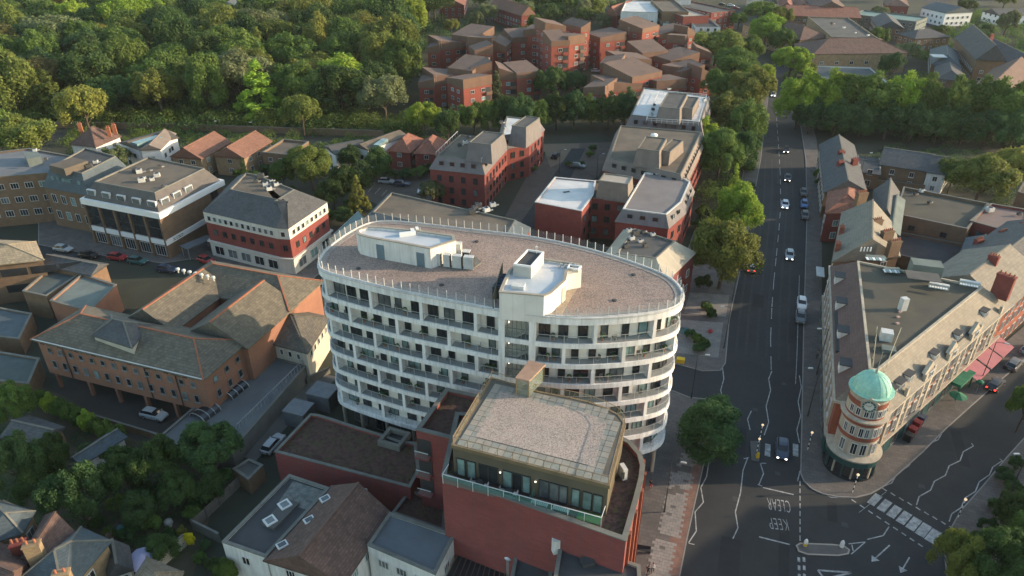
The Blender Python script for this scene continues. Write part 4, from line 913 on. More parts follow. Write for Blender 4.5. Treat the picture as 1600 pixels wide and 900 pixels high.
# turret box and hip roof on the front wing
q = ccw([tuple(P(*c, ZE + 1.9)[:2]) for c in [(146, 522), (206, 541), (232, 507), (172, 492)]]); m = MB(); m.prism(q, ZE - .4, ZE + 1.9); m.build('turret_wall', M('aged_white_boards', (.42, .40, .34), (.36, .34, .29), .8), cv)
pitched(cv, q, ZE + 1.9, 1.7, slate, 'hip', over=.25)
for k in range(7): p = P(279 + k * 9.2, 426 + k * 2.2, ZE + 2.2); m = MB(); m.lathe(p, [(.12, 0), (.12, .5), (.34, .55), (.34, .85), (0, 1.0)], 10); m.build('roof_cowl', plant_box, cv)
bld('civic_annexe', 'green grey flat roofed annexe left of the courtyard roofs', 'building', [(78, 470), (140, 487), (182, 445), (128, 428)], 5.5, brick_civic, ('flat', felt_green), drop=.3)
b, pl = bld('civic_annexe', 'low flat roofed annexe with raised white corner beside the green roof', 'building', [(35, 455), (72, 463), (130, 425), (90, 408)], 5.0, brick_brown, ('flat', M('teal_felt', (.085, .105, .10), (.07, .085, .085), .5)), drop=.3)
b, pl = bld('civic_annexe', 'grey tiled mono pitch annexe behind the green flat roof', 'building', [(70, 413), (142, 428), (165, 412), (85, 398)], 6.0, brick_brown, ('gable', slate, 1.0))
b, pl = bld('civic_side_house', 'cream two storey wing with dark hip roof right of the courtyard building', 'building', [(400, 527), (478, 549), (512, 496), (448, 480)], 6.0, cream_r, ('hip', M('dark_tile_roof', (.13, .115, .09), (.09, .085, .075), .7, .85, grid=(.4, .16, .2, 'v')), 2.6), rows=[(4.0, 1.1)], w=.7, sp=1.5, style='w1')
for k in range(6): p = P(410 + k * 10, 560 + k * 2.6, 0); m = MB(); m.box(p, (.9, .5, .9), R(-17)); m.build('condenser', plant_box, b)
# parking deck with arched rooflights
b, pl = bld('parking_deck', 'long low grey parking deck between the brick building and the alley', 'car park', [(240, 690), (362, 705), (478, 572), (402, 552)], 3.0, M('deck_wall', (.14, .14, .13), (.11, .11, .10), .6), ('flat', M('deck_asphalt', (.135, .145, .15), (.11, .118, .125), .3, .9, big=.25)), drop=.12)
for c0_, c1_ in (((352, 620), (377, 600)), ((308, 655), (334, 636)), ((385, 588), (405, 570))):
    p0, p1 = P(*c0_, 3), P(*c1_, 3); dd = (p1 - p0).normalized(); n2 = Vector((-dd.y, dd.x, 0))
    g_ = MB(); prev = None
    for k in range(7):
        an = math.pi * k / 6; off = n2 * math.cos(an) * 1.5; h = math.sin(an) * .9; cur = (p0 + off, p1 + off, h)
        if prev: g_.face([(prev[0].x, prev[0].y, 3 + prev[2]), (cur[0].x, cur[0].y, 3 + cur[2]), (cur[1].x, cur[1].y, 3 + cur[2]), (prev[1].x, prev[1].y, 3 + prev[2])])
        prev = cur
    o = g_.build('rooflight', pane_dark, b)
    for j in range(4):
        r_ = MB(); prev = None
        for k in range(7):
            an = math.pi * k / 6; q = p0 + (p1 - p0) * j / 3 + n2 * math.cos(an) * 1.55; q.z = 3 + math.sin(an) * .95
            if prev: r_.bar(prev, q, .1, .1)
            prev = q
        r_.build('rib', steel, o)
q0, q1 = P(372, 672, 3.0), P(478, 567, 3.0); o = thing('deck_railing', 'grey post railing along the alley side of the parking deck', 'railing', q0); n = 22
for i in range(n + 1): q = q0 + (q1 - q0) * (i / n); m = MB(); m.box((q.x, q.y, 2.95), (.08, .08, 1.1)); m.build('post', steel, o)
m = MB(); m.bar((q0.x, q0.y, 4.02), (q1.x, q1.y, 4.02), .08, .08); m.build('handrail', steel, o)
wall_run('dark retaining wall between the alley and the oval block', [(480, 600), (516, 583)], 1.2, conc)
wall_run('low wall at the edge of the dark yard behind the hedge', [(26, 640), (72, 588)], 2.4, conc, .3)
wall_run('boundary wall between the dark yard and the pale hedge', [(90, 640), (262, 692)], 1.2, brick_brown)
bld('low_store', 'dark low store at the left edge beyond the hedge', 'building', [(-60, 590), (45, 600), (62, 560), (-60, 540)], 3.5, brick_brown, ('flat', M('teal_felt', None)), drop=.2)
bld('low_store', 'low grey roofed store left of the courtyard building', 'building', [(-60, 520), (30, 530), (50, 490), (-60, 470)], 3.2, brick_brown, ('flat', slate_blue), drop=.2)
# left edge brown office
b, pl = bld('brown_office', 'brown brick office with cream roof and dark strip windows at the left edge', 'office', [(-60, 418), (66, 404), (52, 378), (-60, 372)], 8.5, brick_brown, ('hip', M('cream_tile_roof', (.30, .25, .17), (.25, .21, .15), .7, .85, grid=(.45, .2, .2, 'v')), 1.8))
a, b2 = P(-60, 418, 8.5), P(66, 404, 8.5); dd = (b2 - a).normalized()
for z in (5.6, 2.2):
    for s in (2, 7, 12): c = a + dd * ((b2 - a).length * .45 + s); m = MB(); m.box((c.x, c.y - .03, z), (4.4, .12, 1.5), math.atan2(dd.y, dd.x)); m.build('strip_window', pane_dark, b)
# ================================================================= OFFICES ALONG THE BACK STREET
b, pl = bld('office_building', 'long brown brick office with pale flat roof at the left edge', 'office', [(-70, 282), (80, 270), (136, 248), (45, 232), (-70, 245)], 12.0, brick_brown, ('flat', M('blue_grey_roof', (.16, .17, .18), (.13, .14, .15), .3, .9, big=.25)), rows=[(8.9, 1.4), (5.6, 1.4), (2.3, 1.5)], sp=2.9, w=1.7, style='w3', drop=.3)
q = quad((42, 250), (64, 246), (58, 236), 13.4); m = MB(); m.prism(ccw(q), 11.7, 13.6); m.build('lift_overrun', felt_green, b); vents(b, [(55, 236), (72, 250)], 13.6, 4)
b, pl = bld('office_building', 'brick office with blue slate mansard and rooftop plant', 'office', [(69, 292), (137, 305), (205, 268), (140, 250)], 9.6, brick_brown, ('mansard', slate_blue, felt_dark, 1.9, 4.2), rows=[(6.2, 2.0), (2.2, 2.0)], sp=2.5, w=1.4, style='w2')
vents(b, [(100, 262), (118, 255), (140, 262), (150, 255)], 13.5, 5)
q = quad((76, 258), (100, 264), (132, 250), 15); m = MB(); m.prism(ccw(q), 13.4, 15); m.build('plant_enclosure', felt_brown, b)
i0 = min(range(4), key=lambda i: pl[i][1] + pl[(i + 1) % 4][1]); A_, B_ = Vector(pl[i0]), Vector(pl[(i0 + 1) % 4]); dd = (B_ - A_).normalized(); rz = math.atan2(dd.y, dd.x)
for s in (.2, .32, .45, .52, .59, .8): q = A_ + (B_ - A_) * s + Vector((-dd.y, dd.x)) * .95; m = MB(); m.box((*q, 11.0), (.75, .5, 1.2), rz); m.build('roof_window', pane_teal, b)
b, pl = bld('office_building', 'brown office with white bands, dark mansard and rooftop condensers', 'office', [(131, 313), (249, 336), (346, 285), (238, 262)], 10.2, brick_brown, ('mansard', M('dark_mansard', (.095, .085, .08), (.07, .065, .06), .6, .6, grid=(.6, 4, .05, 'v')), felt_brown, 2.2, 3.8), faces=[])
i0 = min(range(4), key=lambda i: (Vector(pl[i]) + Vector(pl[(i + 1) % 4]) - 2 * Vector(P(190, 324, 10.2)[:2])).length); i1 = (i0 + 1) % 4
A_, B_, C_ = Vector(pl[i0]), Vector(pl[i1]), Vector(pl[(i1 + 1) % 4])
m = MB(); bp = inset(pl, -.5); m.ring(bp, inset(pl, .1), 9.5, 10.75); m.build('white_band', white_clean, b)
m = MB(); m.ring(inset(pl, -.35), inset(pl, .1), 3.3, 4.4); m.build('white_band', white_clean, b)
dd = (B_ - A_).normalized(); rz = math.atan2(dd.y, dd.x); L = (B_ - A_).length; on_ = Vector((dd.y, -dd.x))
for k in range(5):
    c = A_ + dd * ((k + .5) * L / 5) + on_ * .04; m = MB(); m.box((*c, 4.6), (L / 5 - .9, .2, 4.7), rz); o = m.build('window', dark_metal, b)
    for z in (4.75, 7.05): m = MB(); m.box((*(c + on_ * .06), z), (L / 5 - 1.3, .16, 2.1), rz); m.build('pane', pane_dark, o)
    window(b, (*(c + on_ * .0), .5), rz, L / 5 - 1.4, 2.4, 'w4'); q = c - on_ * .85; m = MB(); m.box((*q, 11.4), (L / 5 - 2.0, .5, 1.3), rz); o = m.build('dormer_window', frame_w, b); m = MB(); m.box((*(q + on_ * .22), 11.5), (L / 5 - 2.3, .14, 1.05), rz); m.build('pane', pane_mid, o)
for k in range(6): c = A_ + dd * (k * L / 5) + on_ * .15; m = MB(); m.box((*c, 0), (.45, .5, 9.5), rz); m.build('brick_pier', brick_brown, b)
e2 = (C_ - B_).normalized(); o2 = Vector((e2.y, -e2.x)); L2 = (C_ - B_).length
for s in (3, 6.5, 10): q = B_ + e2 * s - o2 * .85; m = MB(); m.box((*q, 11.4), (2.2, .5, 1.3), math.atan2(e2.y, e2.x)); o = m.build('dormer_window', frame_w, b); m = MB(); m.box((*(q + o2 * .22), 11.5), (1.9, .14, 1.05), math.atan2(e2.y, e2.x)); m.build('pane', pane_mid, o)
for s in (L2 - 3,):
    for z in (1, 5, 7.6): q = B_ + e2 * s + o2 * .03; window(b, (*q, z), math.atan2(e2.y, e2.x), 2.2, 1.6, 'd2')
vents(b, [(218, 270), (226, 279), (238, 282), (246, 276), (250, 262), (212, 268), (232, 268), (255, 293), (222, 284)], 13.8, 6)
# illegible two-line sign: short dark dashes the length of its words
for row, lens in ((0, (.5, .35, .9, .6)), (1, (.7, .4, .8, .3))):
    s = 1.6
    for ln in lens: q = B_ + e2 * (s + ln / 2) + o2 * .37; m = MB(); m.box((*q, 4.0 - row * .36), (ln, .05, .14), math.atan2(e2.y, e2.x)); m.build('sign_lettering', dark_metal, b); s += ln + .2
# red and white office
b, pl = bld('office_building', 'red brick office with white base and slate roof round a flat top', 'office', [(318, 330), (432, 356), (450, 357), (510, 316), (430, 285), (372, 276)], 10.4, brick_red, ('mansard', slate, felt_brown, 5.0, 3.6), faces=[])
n = len(pl)
for i in range(n):
    a_, b_ = pl[i], pl[(i + 1) % n]; mid = P(*[(400, 345), (440, 357), (482, 337)][0], 10.4)
    facade(b, a_, b_, [(8.5, 1.15)], None, .95, 1.5, 'w1', .6, .6, out=.12); facade(b, a_, b_, [(5.3, 1.3)], None, 1.0, 2.3, 'd2', 1, 1); facade(b, a_, b_, [(.8, 2.0)], None, 2.5, 3.2, 'w2', .6, .6, out=.13)
m = MB(); m.ring(inset(pl, -.12), inset(pl, .1), 8.0, 10.3); m.build('white_band', M('cream_paint', (.55, .53, .47), (.5, .48, .43), .7, .7, streak=.2), b)
m = MB(); m.ring(inset(pl, -.12), inset(pl, .1), 0, 3.5); m.ring(inset(pl, -.5), inset(pl, .1), 3.5, 3.8); m.build('white_base', M('cream_paint', None), b)
p = P(441, 345, 10.4); m = MB(); m.lathe((p.x, p.y, 10.4), [(1.2, 0), (1.2, .9), (1.5, .95), (0, 1.9)], 6); m.build('corner_turret', M('aged_white_boards', None), b)
vents(b, [(400, 285), (415, 290), (424, 284), (432, 290), (421, 297), (408, 278)], 13.8, 7)
for k, q in enumerate([(354, 320), (356, 404), (389, 404)]): pass
# ================================================================= HOUSES BEFORE THE WOOD
def house(label, A, B, Cc, z, wall, roof, rows=((3.6, 1.2), (.9, 1.3)), **k): return bld('house', label, 'house', [A, B, Cc], z, wall, roof, rows=rows, **k)
b, pl = house('white house with brown hip roof and three orange chimneys before the wood', (111, 224), (149, 228), (186, 212), 6.0, white_r, ('hip', tile_brown, 3.6), sp=3.4)
for q in ((172, 214), (181, 210), (128, 208)): chimney(b, P(q[0], q[1], 7.2), 2.8, mat=terra, pots=2, w=.7, l=1.0)
b, pl = house('white modern house with stepped mono pitch roofs, left half', (188, 222), (216, 232), (250, 206), 6.8, white_clean, ('gable', felt_brown, 1.0, 1), style='g2')
m = MB(); q = quad((205, 222), (214, 225), (235, 208), 8.0); m.prism(ccw(q), 7.2, 8.0); m.build('rooflight', pane_teal, b)
b, pl = house('white modern house with stepped mono pitch roofs, right half', (220, 233), (250, 232), (281, 208), 7.0, white_clean, ('gable', M('brown_membrane', (.22, .18, .15), (.18, .15, .125), .4), 1.2, 1), style='g3')
for k, (x, y, lab) in enumerate(((268, 243, 'orange tiled gable brick house left of the lamp post'), (335, 242, 'orange tiled gable brick house right of the lamp post'))):
    b, pl = house(lab, (x, y), (x + 46, y + 4), (x + 62, y - 24), 5.6, brick_yellow, ('gable', tile_orange, 2.6, 1), w=1.3, sp=3.6)
    if k: p = P(346, 262, 0); m = MB(); q = quad((335, 252), (355, 254), (360, 248), 2.6); m.prism(ccw(q), 2.5, 2.62); m.build('conservatory_roof', plant_box, b)
b, pl = house('flat roofed grey house partly hidden by the big olive tree', (409, 238), (450, 242), (490, 222), 6.0, brick_brown, ('flat', felt_brown), style='w3')
b, pl = house('white modern house with low sloping roof right of the big olive tree', (508, 228), (524, 240), (560, 220), 6.2, white_clean, ('gable', felt, .9, 1), style='g2')
b, pl = house('white modern house with tall side wall and rooflights', (554, 227), (575, 233), (618, 207), 7.0, white_clean, ('gable', felt_brown, .9, 1), style='g1')
m = MB(); q = quad((583, 227), (592, 228), (605, 218), 7.7); m.prism(ccw(q), 7.2, 7.9); m.build('rooflight', pane_teal, b)
b, pl = house('brown hip roofed brick house beside the tall white wall', (607, 234), (640, 237), (662, 218), 5.4, brick_red, ('hip', tile_red, 2.6), sp=2.6)
b, pl = house('brown hip roofed brick house nearest the red office block', (648, 238), (684, 240), (704, 220), 5.4, brick_red, ('hip', tile_red, 2.6), sp=2.6)
wall_run('long garden wall behind the houses at the edge of the wood', [(-150, 205), (120, 200), (300, 204), (420, 208), (600, 214)], 2.0, brick_brown)
# ================================================================= RED BRICK OFFICES BEHIND THE OVAL
def office(label, pts, zt, top, din, rise, rows, sp=2.5, w=1.15, wall=brick_red, slope=None, roofm=felt, W=False, **k):
    slope = slope or M('lead_grey_mansard', (.16, .15, .15), (.13, .12, .125), .6, .7, grid=(.7, 4, .05, 'v'), big=.12)
    b, pl = bld('office_block', label, 'office', pts, zt, wall, ('mansard', slope, roofm, din, rise), rows=rows, w=w, sp=sp, style='d1', W=W, prob=(.85, .97), **k)
    n = len(pl)
    for i in range(n):      # windows let into the mansard
        a_, b_ = Vector(pl[i]), Vector(pl[(i + 1) % n]); d = (b_ - a_); L = d.length; d /= L; o_ = Vector((d.y, -d.x)); mid = (a_ + b_) / 2
        if L < 5 or (o_.x * -mid.x + o_.y * -mid.y) < 0: continue
        cnt = int((L - 3) / sp)
        for j in range(cnt):
            q = a_ + d * (1.5 + (j + .5) * (L - 3) / cnt) - o_ * (din * .28); window(b, (*q, zt + rise * .14), math.atan2(d.y, d.x), w * .95, rise * .58, 'd1', 'dormer_window', prob=(.85, .95))
    return b, pl
def tower(b, A, B, Cc, z0, z1, t=.8, mat=None, roofm=felt, name='roof_tower'):
    q = ccw(quad(A, B, Cc, z1)); cx, cy, _ = ctr(q); bot = [(cx + (x - cx) / t, cy + (y - cy) / t) for x, y in q]; m = MB()
    for i in range(4): j = (i + 1) % 4; m.face([(*bot[i], z0), (*bot[j], z0), (*q[j], z1), (*q[i], z1)])
    o = m.build(name, mat or M('lead_grey_mansard', None), b); r = MB(); r.face([(*p, z1 - .15) for p in q]); r.build('roof', roofm, o); c = MB(); c.ring(inset(q, -.08), inset(q, .2), z1 - .2, z1 + .05); c.build('parapet', conc, o); return o
R3 = [(6.2, 1.6), (3.2, 1.6), (.4, 1.6)]
b, pl = office('red brick office block with grey mansard and roof tower nearest the parking court', [(672, 264), (757, 273), (792, 232)], 9.0, None, 1.4, 3.0, R3, roofm=felt_brown)
tower(b, (733, 222), (767, 226), (775, 207), 11.6, 16.0); vents(b, [(718, 228), (727, 224), (744, 234), (731, 215)], 12.0, 11)
for q0, q1 in (((681, 238), (715, 205)), ((752, 248), (787, 214))):
    m = MB(); a_, b_ = P(*q0, 12.9), P(*q1, 12.9); m.bar(a_, b_, .07, .07)
    for k in range(9): c = a_ + (b_ - a_) * k / 8; m.box((c.x, c.y, 12), (.06, .06, .9))
    m.build('roof_railing', white_metal, b)
b, pl = office('red brick office block with tall grey mansard behind the first red block', [(775, 236), (827, 226), (850, 203), (785, 196)], 9.0, None, 1.4, 3.2, R3, roofm=felt_pale)
tower(b, (800, 196), (822, 199), (828, 182), 12.0, 17.0); vents(b, [(783, 193), (790, 200)], 12.4, 12)
# block with the wet white roof, its tower, and the grey roofed wing
b, pl = bld('office_block', 'red brick block with bright white wet roof behind the oval', 'office', [(836, 316), (909, 330), (927, 305), (931, 283), (867, 277)], 10.2, brick_red, ('flat', felt_pale), rows=[(6.9, 1.5), (3.8, 1.5), (.8, 1.5)], w=1.2, sp=2.6, style='d1', drop=.2, faces=[1, 2], cop=plant_box)
p = P(885, 300, 10); m = MB(); m.box((p.x, p.y, 10.02), (1.6, .8, .02), .4); m.build('roof_patch', felt, b)
b, pl = bld('office_block', 'recessed dark brick link with square roof tower between white and grey roofs', 'office', [(915, 309), (985, 314), (1003, 292), (929, 282)], 9.6, brick_red, ('flat', felt_brown), rows=[(7.0, 1.5), (4.0, 1.5), (1.0, 1.5)], w=1.2, sp=2.2, style='d2', drop=.2)
tower(b, (936, 282), (981, 288), (987, 276), 9.4, 13.6, .86, M('brown_lead', (.19, .16, .14), (.155, .13, .115), .5, .7, grid=(.7, 4, .05, 'v')), M('tan_membrane', (.38, .33, .28), (.3, .27, .23), .5)); vents(b, [(992, 302)], 9.8, 13)
b, pl = office('red brick wing with grey chamfered mansard roof right of the white roof', [(962, 346), (1044, 357), (1070, 334), (1084, 300), (1060, 288), (1000, 283)], 8.2, None, 1.1, 2.6, [(5.0, 1.6), (1.6, 1.6)], roofm=M('purple_grey_felt', (.19, .175, .17), (.16, .15, .15), .3, .9, big=.25), cop=plant_box)
b, pl = office('brown roofed brick office with two part roof tower beside the trees', [(942, 266), (1068, 297), (1102, 222), (962, 210)], 8.8, None, 1.3, 3.0, [(5.6, 1.6), (2.2, 1.6)], roofm=felt_brown, slope=M('brown_lead', None))
tower(b, (996, 232), (1030, 236), (1038, 216), 11.6, 15.6, .8, M('brown_lead', None), felt_brown); tower(b, (1030, 234), (1047, 237), (1052, 217), 11.6, 14.8, .85, M('brown_lead', None), felt_brown)
p = P(1022, 212, 15.5); m = MB(); m.lathe(p, [(.9, 0), (.8, .4), (0, .7)], 12); m.build('dome_rooflight', white_clean, b)
b, pl = office('grey mansard office with pale railed roof farthest up the lawn', [(977, 200), (1098, 214), (1112, 168), (1000, 152)], 8.0, None, 1.2, 3.6, [(4.6, 1.6), (1.4, 1.6)], roofm=felt_pale)
tower(b, (1030, 167), (1062, 170), (1072, 147), 11.2, 15.2, .82, M('brown_lead', None)); tower(b, (1062, 168), (1082, 170), (1088, 152), 11.2, 14.2, .85, M('brown_lead', None))
rl = MB(); rq = ccw([tuple(P(*c, 12.4)[:2]) for c in [(1010, 185), (1092, 190), (1104, 148), (1030, 142)]])
for i in range(4):
    a_, b_ = Vector(rq[i]), Vector(rq[(i + 1) % 4]); rl.bar((*a_, 12.5), (*b_, 12.5), .1, .1); rl.bar((*a_, 12.0), (*b_, 12.0), .07, .07)
    for k in range(10): c = a_ + (b_ - a_) * k / 10; rl.box((*c, 11.3), (.08, .08, 1.2))
rl.build('roof_railing', white_metal, b)
vents(b, [(1022, 165), (1020, 172), (1018, 180), (1088, 160), (1086, 170), (1100, 158), (1045, 140)], 11.6, 14)
# long roof directly behind the oval, both ends
b, pl = bld('low_office', 'long low office with brown flat roof and glazed slope just behind the oval fence', 'office', [(560, 352), (800, 408), (828, 356), (605, 306)], 7.2, brick_red, ('mansard', slate_blue, felt_brown, 2.6, 2.4), rows=[(3.6, 1.5)])
vents(b, [(738, 333), (748, 324), (760, 330), (770, 322), (742, 328)], 9.6, 15)
for q0, q1, q2 in (((560, 352), (512, 378), (528, 392)),):
    o = thing('glass_canopy', 'green glass entrance roof left of the long low office', 'canopy', P(545, 370, 0)); m = MB(); c = [P(515, 372, 3.4), P(527, 387, 3.4), P(572, 345, 5.6), P(560, 330, 5.6)]; m.face(c); m.build('glass_roof', M('green_glass', (.10, .17, .15), (.08, .14, .12), .5, .2), o); m = MB()
    for a_ in c: m.bar((a_.x, a_.y, 0), (a_.x, a_.y, a_.z), .12, .12)
    m.bar(c[0], c[3], .12, .12); m.bar(c[1], c[2], .12, .12); m.bar(c[0], c[1], .12, .12); m.build('frame', steel, o)
b, pl = bld('low_office', 'red brick office with cream pitched end and rooftop plant behind the right of the oval', 'office', [(925, 425), (1040, 440), (1086, 395), (975, 360)], 8.6, brick_red, ('mansard', M('cream_standing_seam', (.36, .33, .26), (.31, .285, .225), .6, .6, grid=(.5, 6, .08, 'v')), felt, 3.2, 2.8), rows=[(4.6, 1.6), (1.2, 1.6)])
vents(b, [(983, 362), (987, 374), (1000, 378), (993, 366), (1008, 385), (1005, 364), (1020, 368), (978, 386)], 11.3, 16)
# ================================================================= STEPPED RED FLATS
brick_flats = M('flats_red_brick', (.25, .07, .05), (.21, .06, .045), .5, .9, grid=(.9, .3, .05, 'v'))
fasc = M('brown_fascia', (.17, .10, .07), (.14, .085, .06), .5, .8)
flat_roof = M('flats_roof', (.155, .105, .085), (.12, .09, .075), .4, .9)
def block(par, A, B, dm, z, hi, rows, tilt=1.5, dirn=0, w=1.5):
    """one stepped piece: brick box under a deep brown fascia that rises towards one side"""
    a, b = P(*A, z), P(*B, z); d = Vector((b - a)[:2]).normalized(); n = Vector((-d.y, d.x)); q = [Vector(a[:2]), Vector(b[:2]), Vector(b[:2]) + n * dm, Vector(a[:2]) + n * dm]
    zt = [z + (tilt if (i in ((1, 2), (0, 3), (2, 3), (0, 1))[dirn]) else 0) for i in range(4)]
    m = MB(); m.prism([tuple(p) for p in q], 0, z - 1.0, top=False); m.build('wall', brick_flats, par); qq = [Vector(p) for p in inset([tuple(p) for p in q], -.12)]
    f = MB()
    for i in range(4): j = (i + 1) % 4; f.face([(*qq[i], z - 1.6), (*qq[j], z - 1.6), (*qq[j], zt[j] + .3), (*qq[i], zt[i] + .3)])
    f.build('fascia', fasc, par); r = MB(); r.face([(*qq[i], zt[i] + .26) for i in range(4)]); r.build('roof', flat_roof, par)
    for i in range(4): facade(par, tuple(q[i]), tuple(q[(i + 1) % 4]), rows, None, w, 3.4, 'w2', 1.4, 1.4, prob=(.5, .8))
    L = (Vector(b[:2]) - Vector(a[:2])).length
    if L > 5:      # balcony stack at one end of the front
        for r_z, _ in rows:
            c = Vector(a[:2]) + d * (L - 1.5); mm = MB(); mm.box((*(c - n * .02), r_z - .9), (2.2, .12, 2.2), math.atan2(d.y, d.x)); mm.build('recess_shade_panel', dark_metal, par)  # dark panel gives the shade of a recess; the wall stays flat
            mm = MB(); mm.box((*(c - n * .45), r_z - 1.05), (2.4, .9, .16), math.atan2(d.y, d.x)); mm.box((*(c - n * .86), r_z - .95), (2.4, .08, .85), math.atan2(d.y, d.x)); mm.build('balcony', fasc if dirn % 2 else brick_flats, par)
    FOOT.append([tuple(p) for p in q])
def rws(z, n): return [(z - 3.6 - 2.8 * k, 1.2) for k in range(n)]
fl_ = [
 ('stepped red flats, upper left group with antenna against the wood', [((668, 76), (686, 76), 10, 12, 4), ((686, 72), (728, 68), 12, 12.5, 4), ((706, 55), (742, 60), 13, 15, 4), ((730, 64), (768, 66), 10, 15, 5), ((742, 80), (770, 78), 8, 14, 5), ((770, 73), (790, 74), 11, 13, 4), ((800, 60), (834, 58), 12, 14.5, 5)]),
 ('stepped red flats, lower left group behind the conifer', [((654, 130), (678, 130), 10, 9, 3), ((678, 126), (722, 121), 12, 9.5, 3), ((700, 107), (738, 112), 12, 12, 4), ((724, 132), (768, 124), 10, 11, 4), ((736, 108), (768, 106), 8, 12.5, 4), ((780, 118), (808, 117), 11, 10, 3), ((808, 116), (845, 112), 12, 10.5, 3)]),
 ('tall stepped red flats tower in the middle of the estate', [((818, 48), (853, 50), 12, 17, 6), ((852, 44), (884, 42), 12, 20, 6), ((862, 66), (890, 64), 9, 18, 6), ((888, 64), (914, 60), 12, 18, 6), ((908, 44), (922, 42), 12, 17, 6)]),
 ('stepped red flats, upper right group below the town centre', [((938, 60), (978, 56), 12, 12.5, 4), ((978, 62), (1010, 58), 10, 10, 3), ((1004, 46), (1030, 40), 12, 15, 5), ((1042, 60), (1070, 62), 10, 11, 4), ((1030, 55), (1075, 49), 10, 9, 3), ((1074, 52), (1086, 50), 8, 10, 3)]),
 ('stepped red flats, middle right group with dark roofs', [((938, 100), (968, 102), 12, 11, 4), ((968, 98), (1018, 94), 12, 9.5, 3), ((1004, 84), (1044, 80), 12, 9.5, 3), ((1034, 108), (1060, 112), 12, 8, 3), ((1048, 96), (1092, 90), 12, 8, 3), ((1088, 84), (1112, 84), 9, 8.5, 3)]),
 ('stepped red flats, lowest right group above the railed grey roof', [((912, 138), (945, 142), 12, 9.5, 3), ((946, 138), (1004, 132), 11, 8.5, 3), ((988, 122), (1034, 112), 14, 11, 4), ((1026, 134), (1072, 130), 12, 8, 3), ((1060, 114), (1100, 110), 10, 8, 3), ((1096, 118), (1114, 116), 9, 8, 3)])]
for gi_, (lab, items) in enumerate(fl_):
    A = items[0][0]; t = thing('block_of_flats', lab, 'block of flats', P(A[0], A[1] + 30, 0))
    for k, (A, B, dm, z, nr) in enumerate(items): block(t, A, B, dm, z, 0, rws(z, nr), 1.3 + .5 * (k % 3), k % 4)
    q = P(items[0][1][0] + 4, items[0][1][1] - 2, items[0][3]); m = MB(); m.tube((q.x, q.y, q.z), (q.x, q.y, q.z + 3), .06, .05, 5); m.bar((q.x - .6, q.y, q.z + 2.6), (q.x + .6, q.y, q.z + 2.6), .05, .05); m.build('aerial', steel, t)
# balconies on the two facing towers
# ================================================================= TOWN CENTRE BEYOND
def far(label, A, B, Cc, z, wall, roof, rows=((7, 1.4), (4, 1.4), (1.2, 1.5)), name='town_building', **k): return bld(name, label, 'building', [A, B, Cc], z, wall, roof, rows=[r_ for r_ in rows if r_[0] + r_[1] < z], **k)
far('white and grey town building with ribbon windows behind the flats', (970, 18), (1028, 20), (1030, 2), 12, white_r, ('flat', felt_pale))
far('brown brick town building left of the market road', (1036, 18), (1076, 18), (1078, 0), 13, brick_brown, ('flat', felt_brown))
far('red brick town building with tan roof terrace', (1068, 26), (1108, 24), (1106, 6), 12, brick_red, ('flat', M('tan_membrane', None)))
far('dark roofed building with railings and plant beside the market road', (1088, 42), (1126, 42), (1120, 20), 9, white_r, ('flat', felt_dark))
far('pale blue rendered low building between flats and town', (1036, 36), (1060, 38), (1062, 30), 8, M('pale_blue_render', (.40, .48, .50)), ('flat', felt))
far('red tiled gabled house left of the flats tower', (815, 24), (836, 22), (842, 2), 8, brick_red, ('gable', tile_orange, 4, 1), name='house')
far('red tiled gabled house between the woods behind the flats', (945, 22), (964, 24), (960, 8), 8, brick_red, ('gable', tile_red, 4, 1), name='house')
far('white house with blue slate roof peeking out of the wood', (531, 14), (553, 14), (556, 0), 8, white_r, ('hip', slate_blue, 2.5), name='house')
far('grey turret roofed house deep in the left wood', (345, 22), (360, 22), (362, 12), 9, white_r, ('hip', slate_blue, 5), name='house')
far('white walled house at the top behind the tall poplars', (402, 8), (440, 10), (440, -6), 7, cream_r, ('gable', tile_brown, 3), name='house')
far('pale house at the top right of the wood near the centre', (668, 4), (686, 4), (688, -8), 8, white_r, ('gable', tile_red, 3), name='house')
far('red brick house row behind the wood at top centre', (690, 8), (725, 8), (728, -8), 7, brick_red, ('gable', tile_red, 3), name='house')
far('red brick house right of the row at top centre', (770, 6), (800, 6), (800, -8), 7, brick_red, ('gable', tile_red, 3), name='house')

far('brick parade with flat roof on the left of the market road', (1112, 20), (1150, 16), (1140, -4), 9, brick_red, ('flat', felt))
far('cream gabled shop parade at the top of the market road', (1204, 4), (1214, 4), (1212, -14), 9, cream_r, ('gable', slate, 3), name='house')
far('dark roofed terrace behind the white and grey town building', (990, 2), (1030, 2), (1030, -14), 9, brick_brown, ('gable', slate, 3), name='terrace')
far('pale rendered block with grey roof beyond the brown brick town building', (1040, 0), (1080, 0), (1080, -16), 11, white_r, ('flat', felt))
# ================================================================= FLATIRON BLOCK WITH CLOCK TOWER
kb = thing('flatiron_block', 'long wedge shaped brick and stone block with shops, dormers and flat roof', 'building', (60, 90, 0))
dW = Vector((math.sin(R(19.9)), math.cos(R(19.9)))); dE = Vector((math.sin(R(50)), math.cos(R(50))))
W0 = Vector((44.2, 77.6)); W1 = W0 + dW * 40; E0 = Vector((49.8, 75.2)); E1 = E0 + dE * 42
kp = ccw([tuple(W0), tuple(E0), tuple(E1), tuple(W1)]); FOOT.append(kp); FOOT.append([(43, 71), (51, 71), (51, 80), (43, 80)])
m = MB(); m.prism(kp, 0, 9.8); m.build('wall', brick_orange, kb)
kslate = M('sun_toned_slate', (.22, .20, .16), (.18, .165, .135), .6, .8, grid=(.5, .3, .1, 'v')); kred = M('shade_toned_red_slope', (.13, .085, .075), (.11, .072, .066), .6, .8, grid=(.5, .3, .1, 'v'))  # one slate roof: east toned pale as sunlit, west darker as shaded
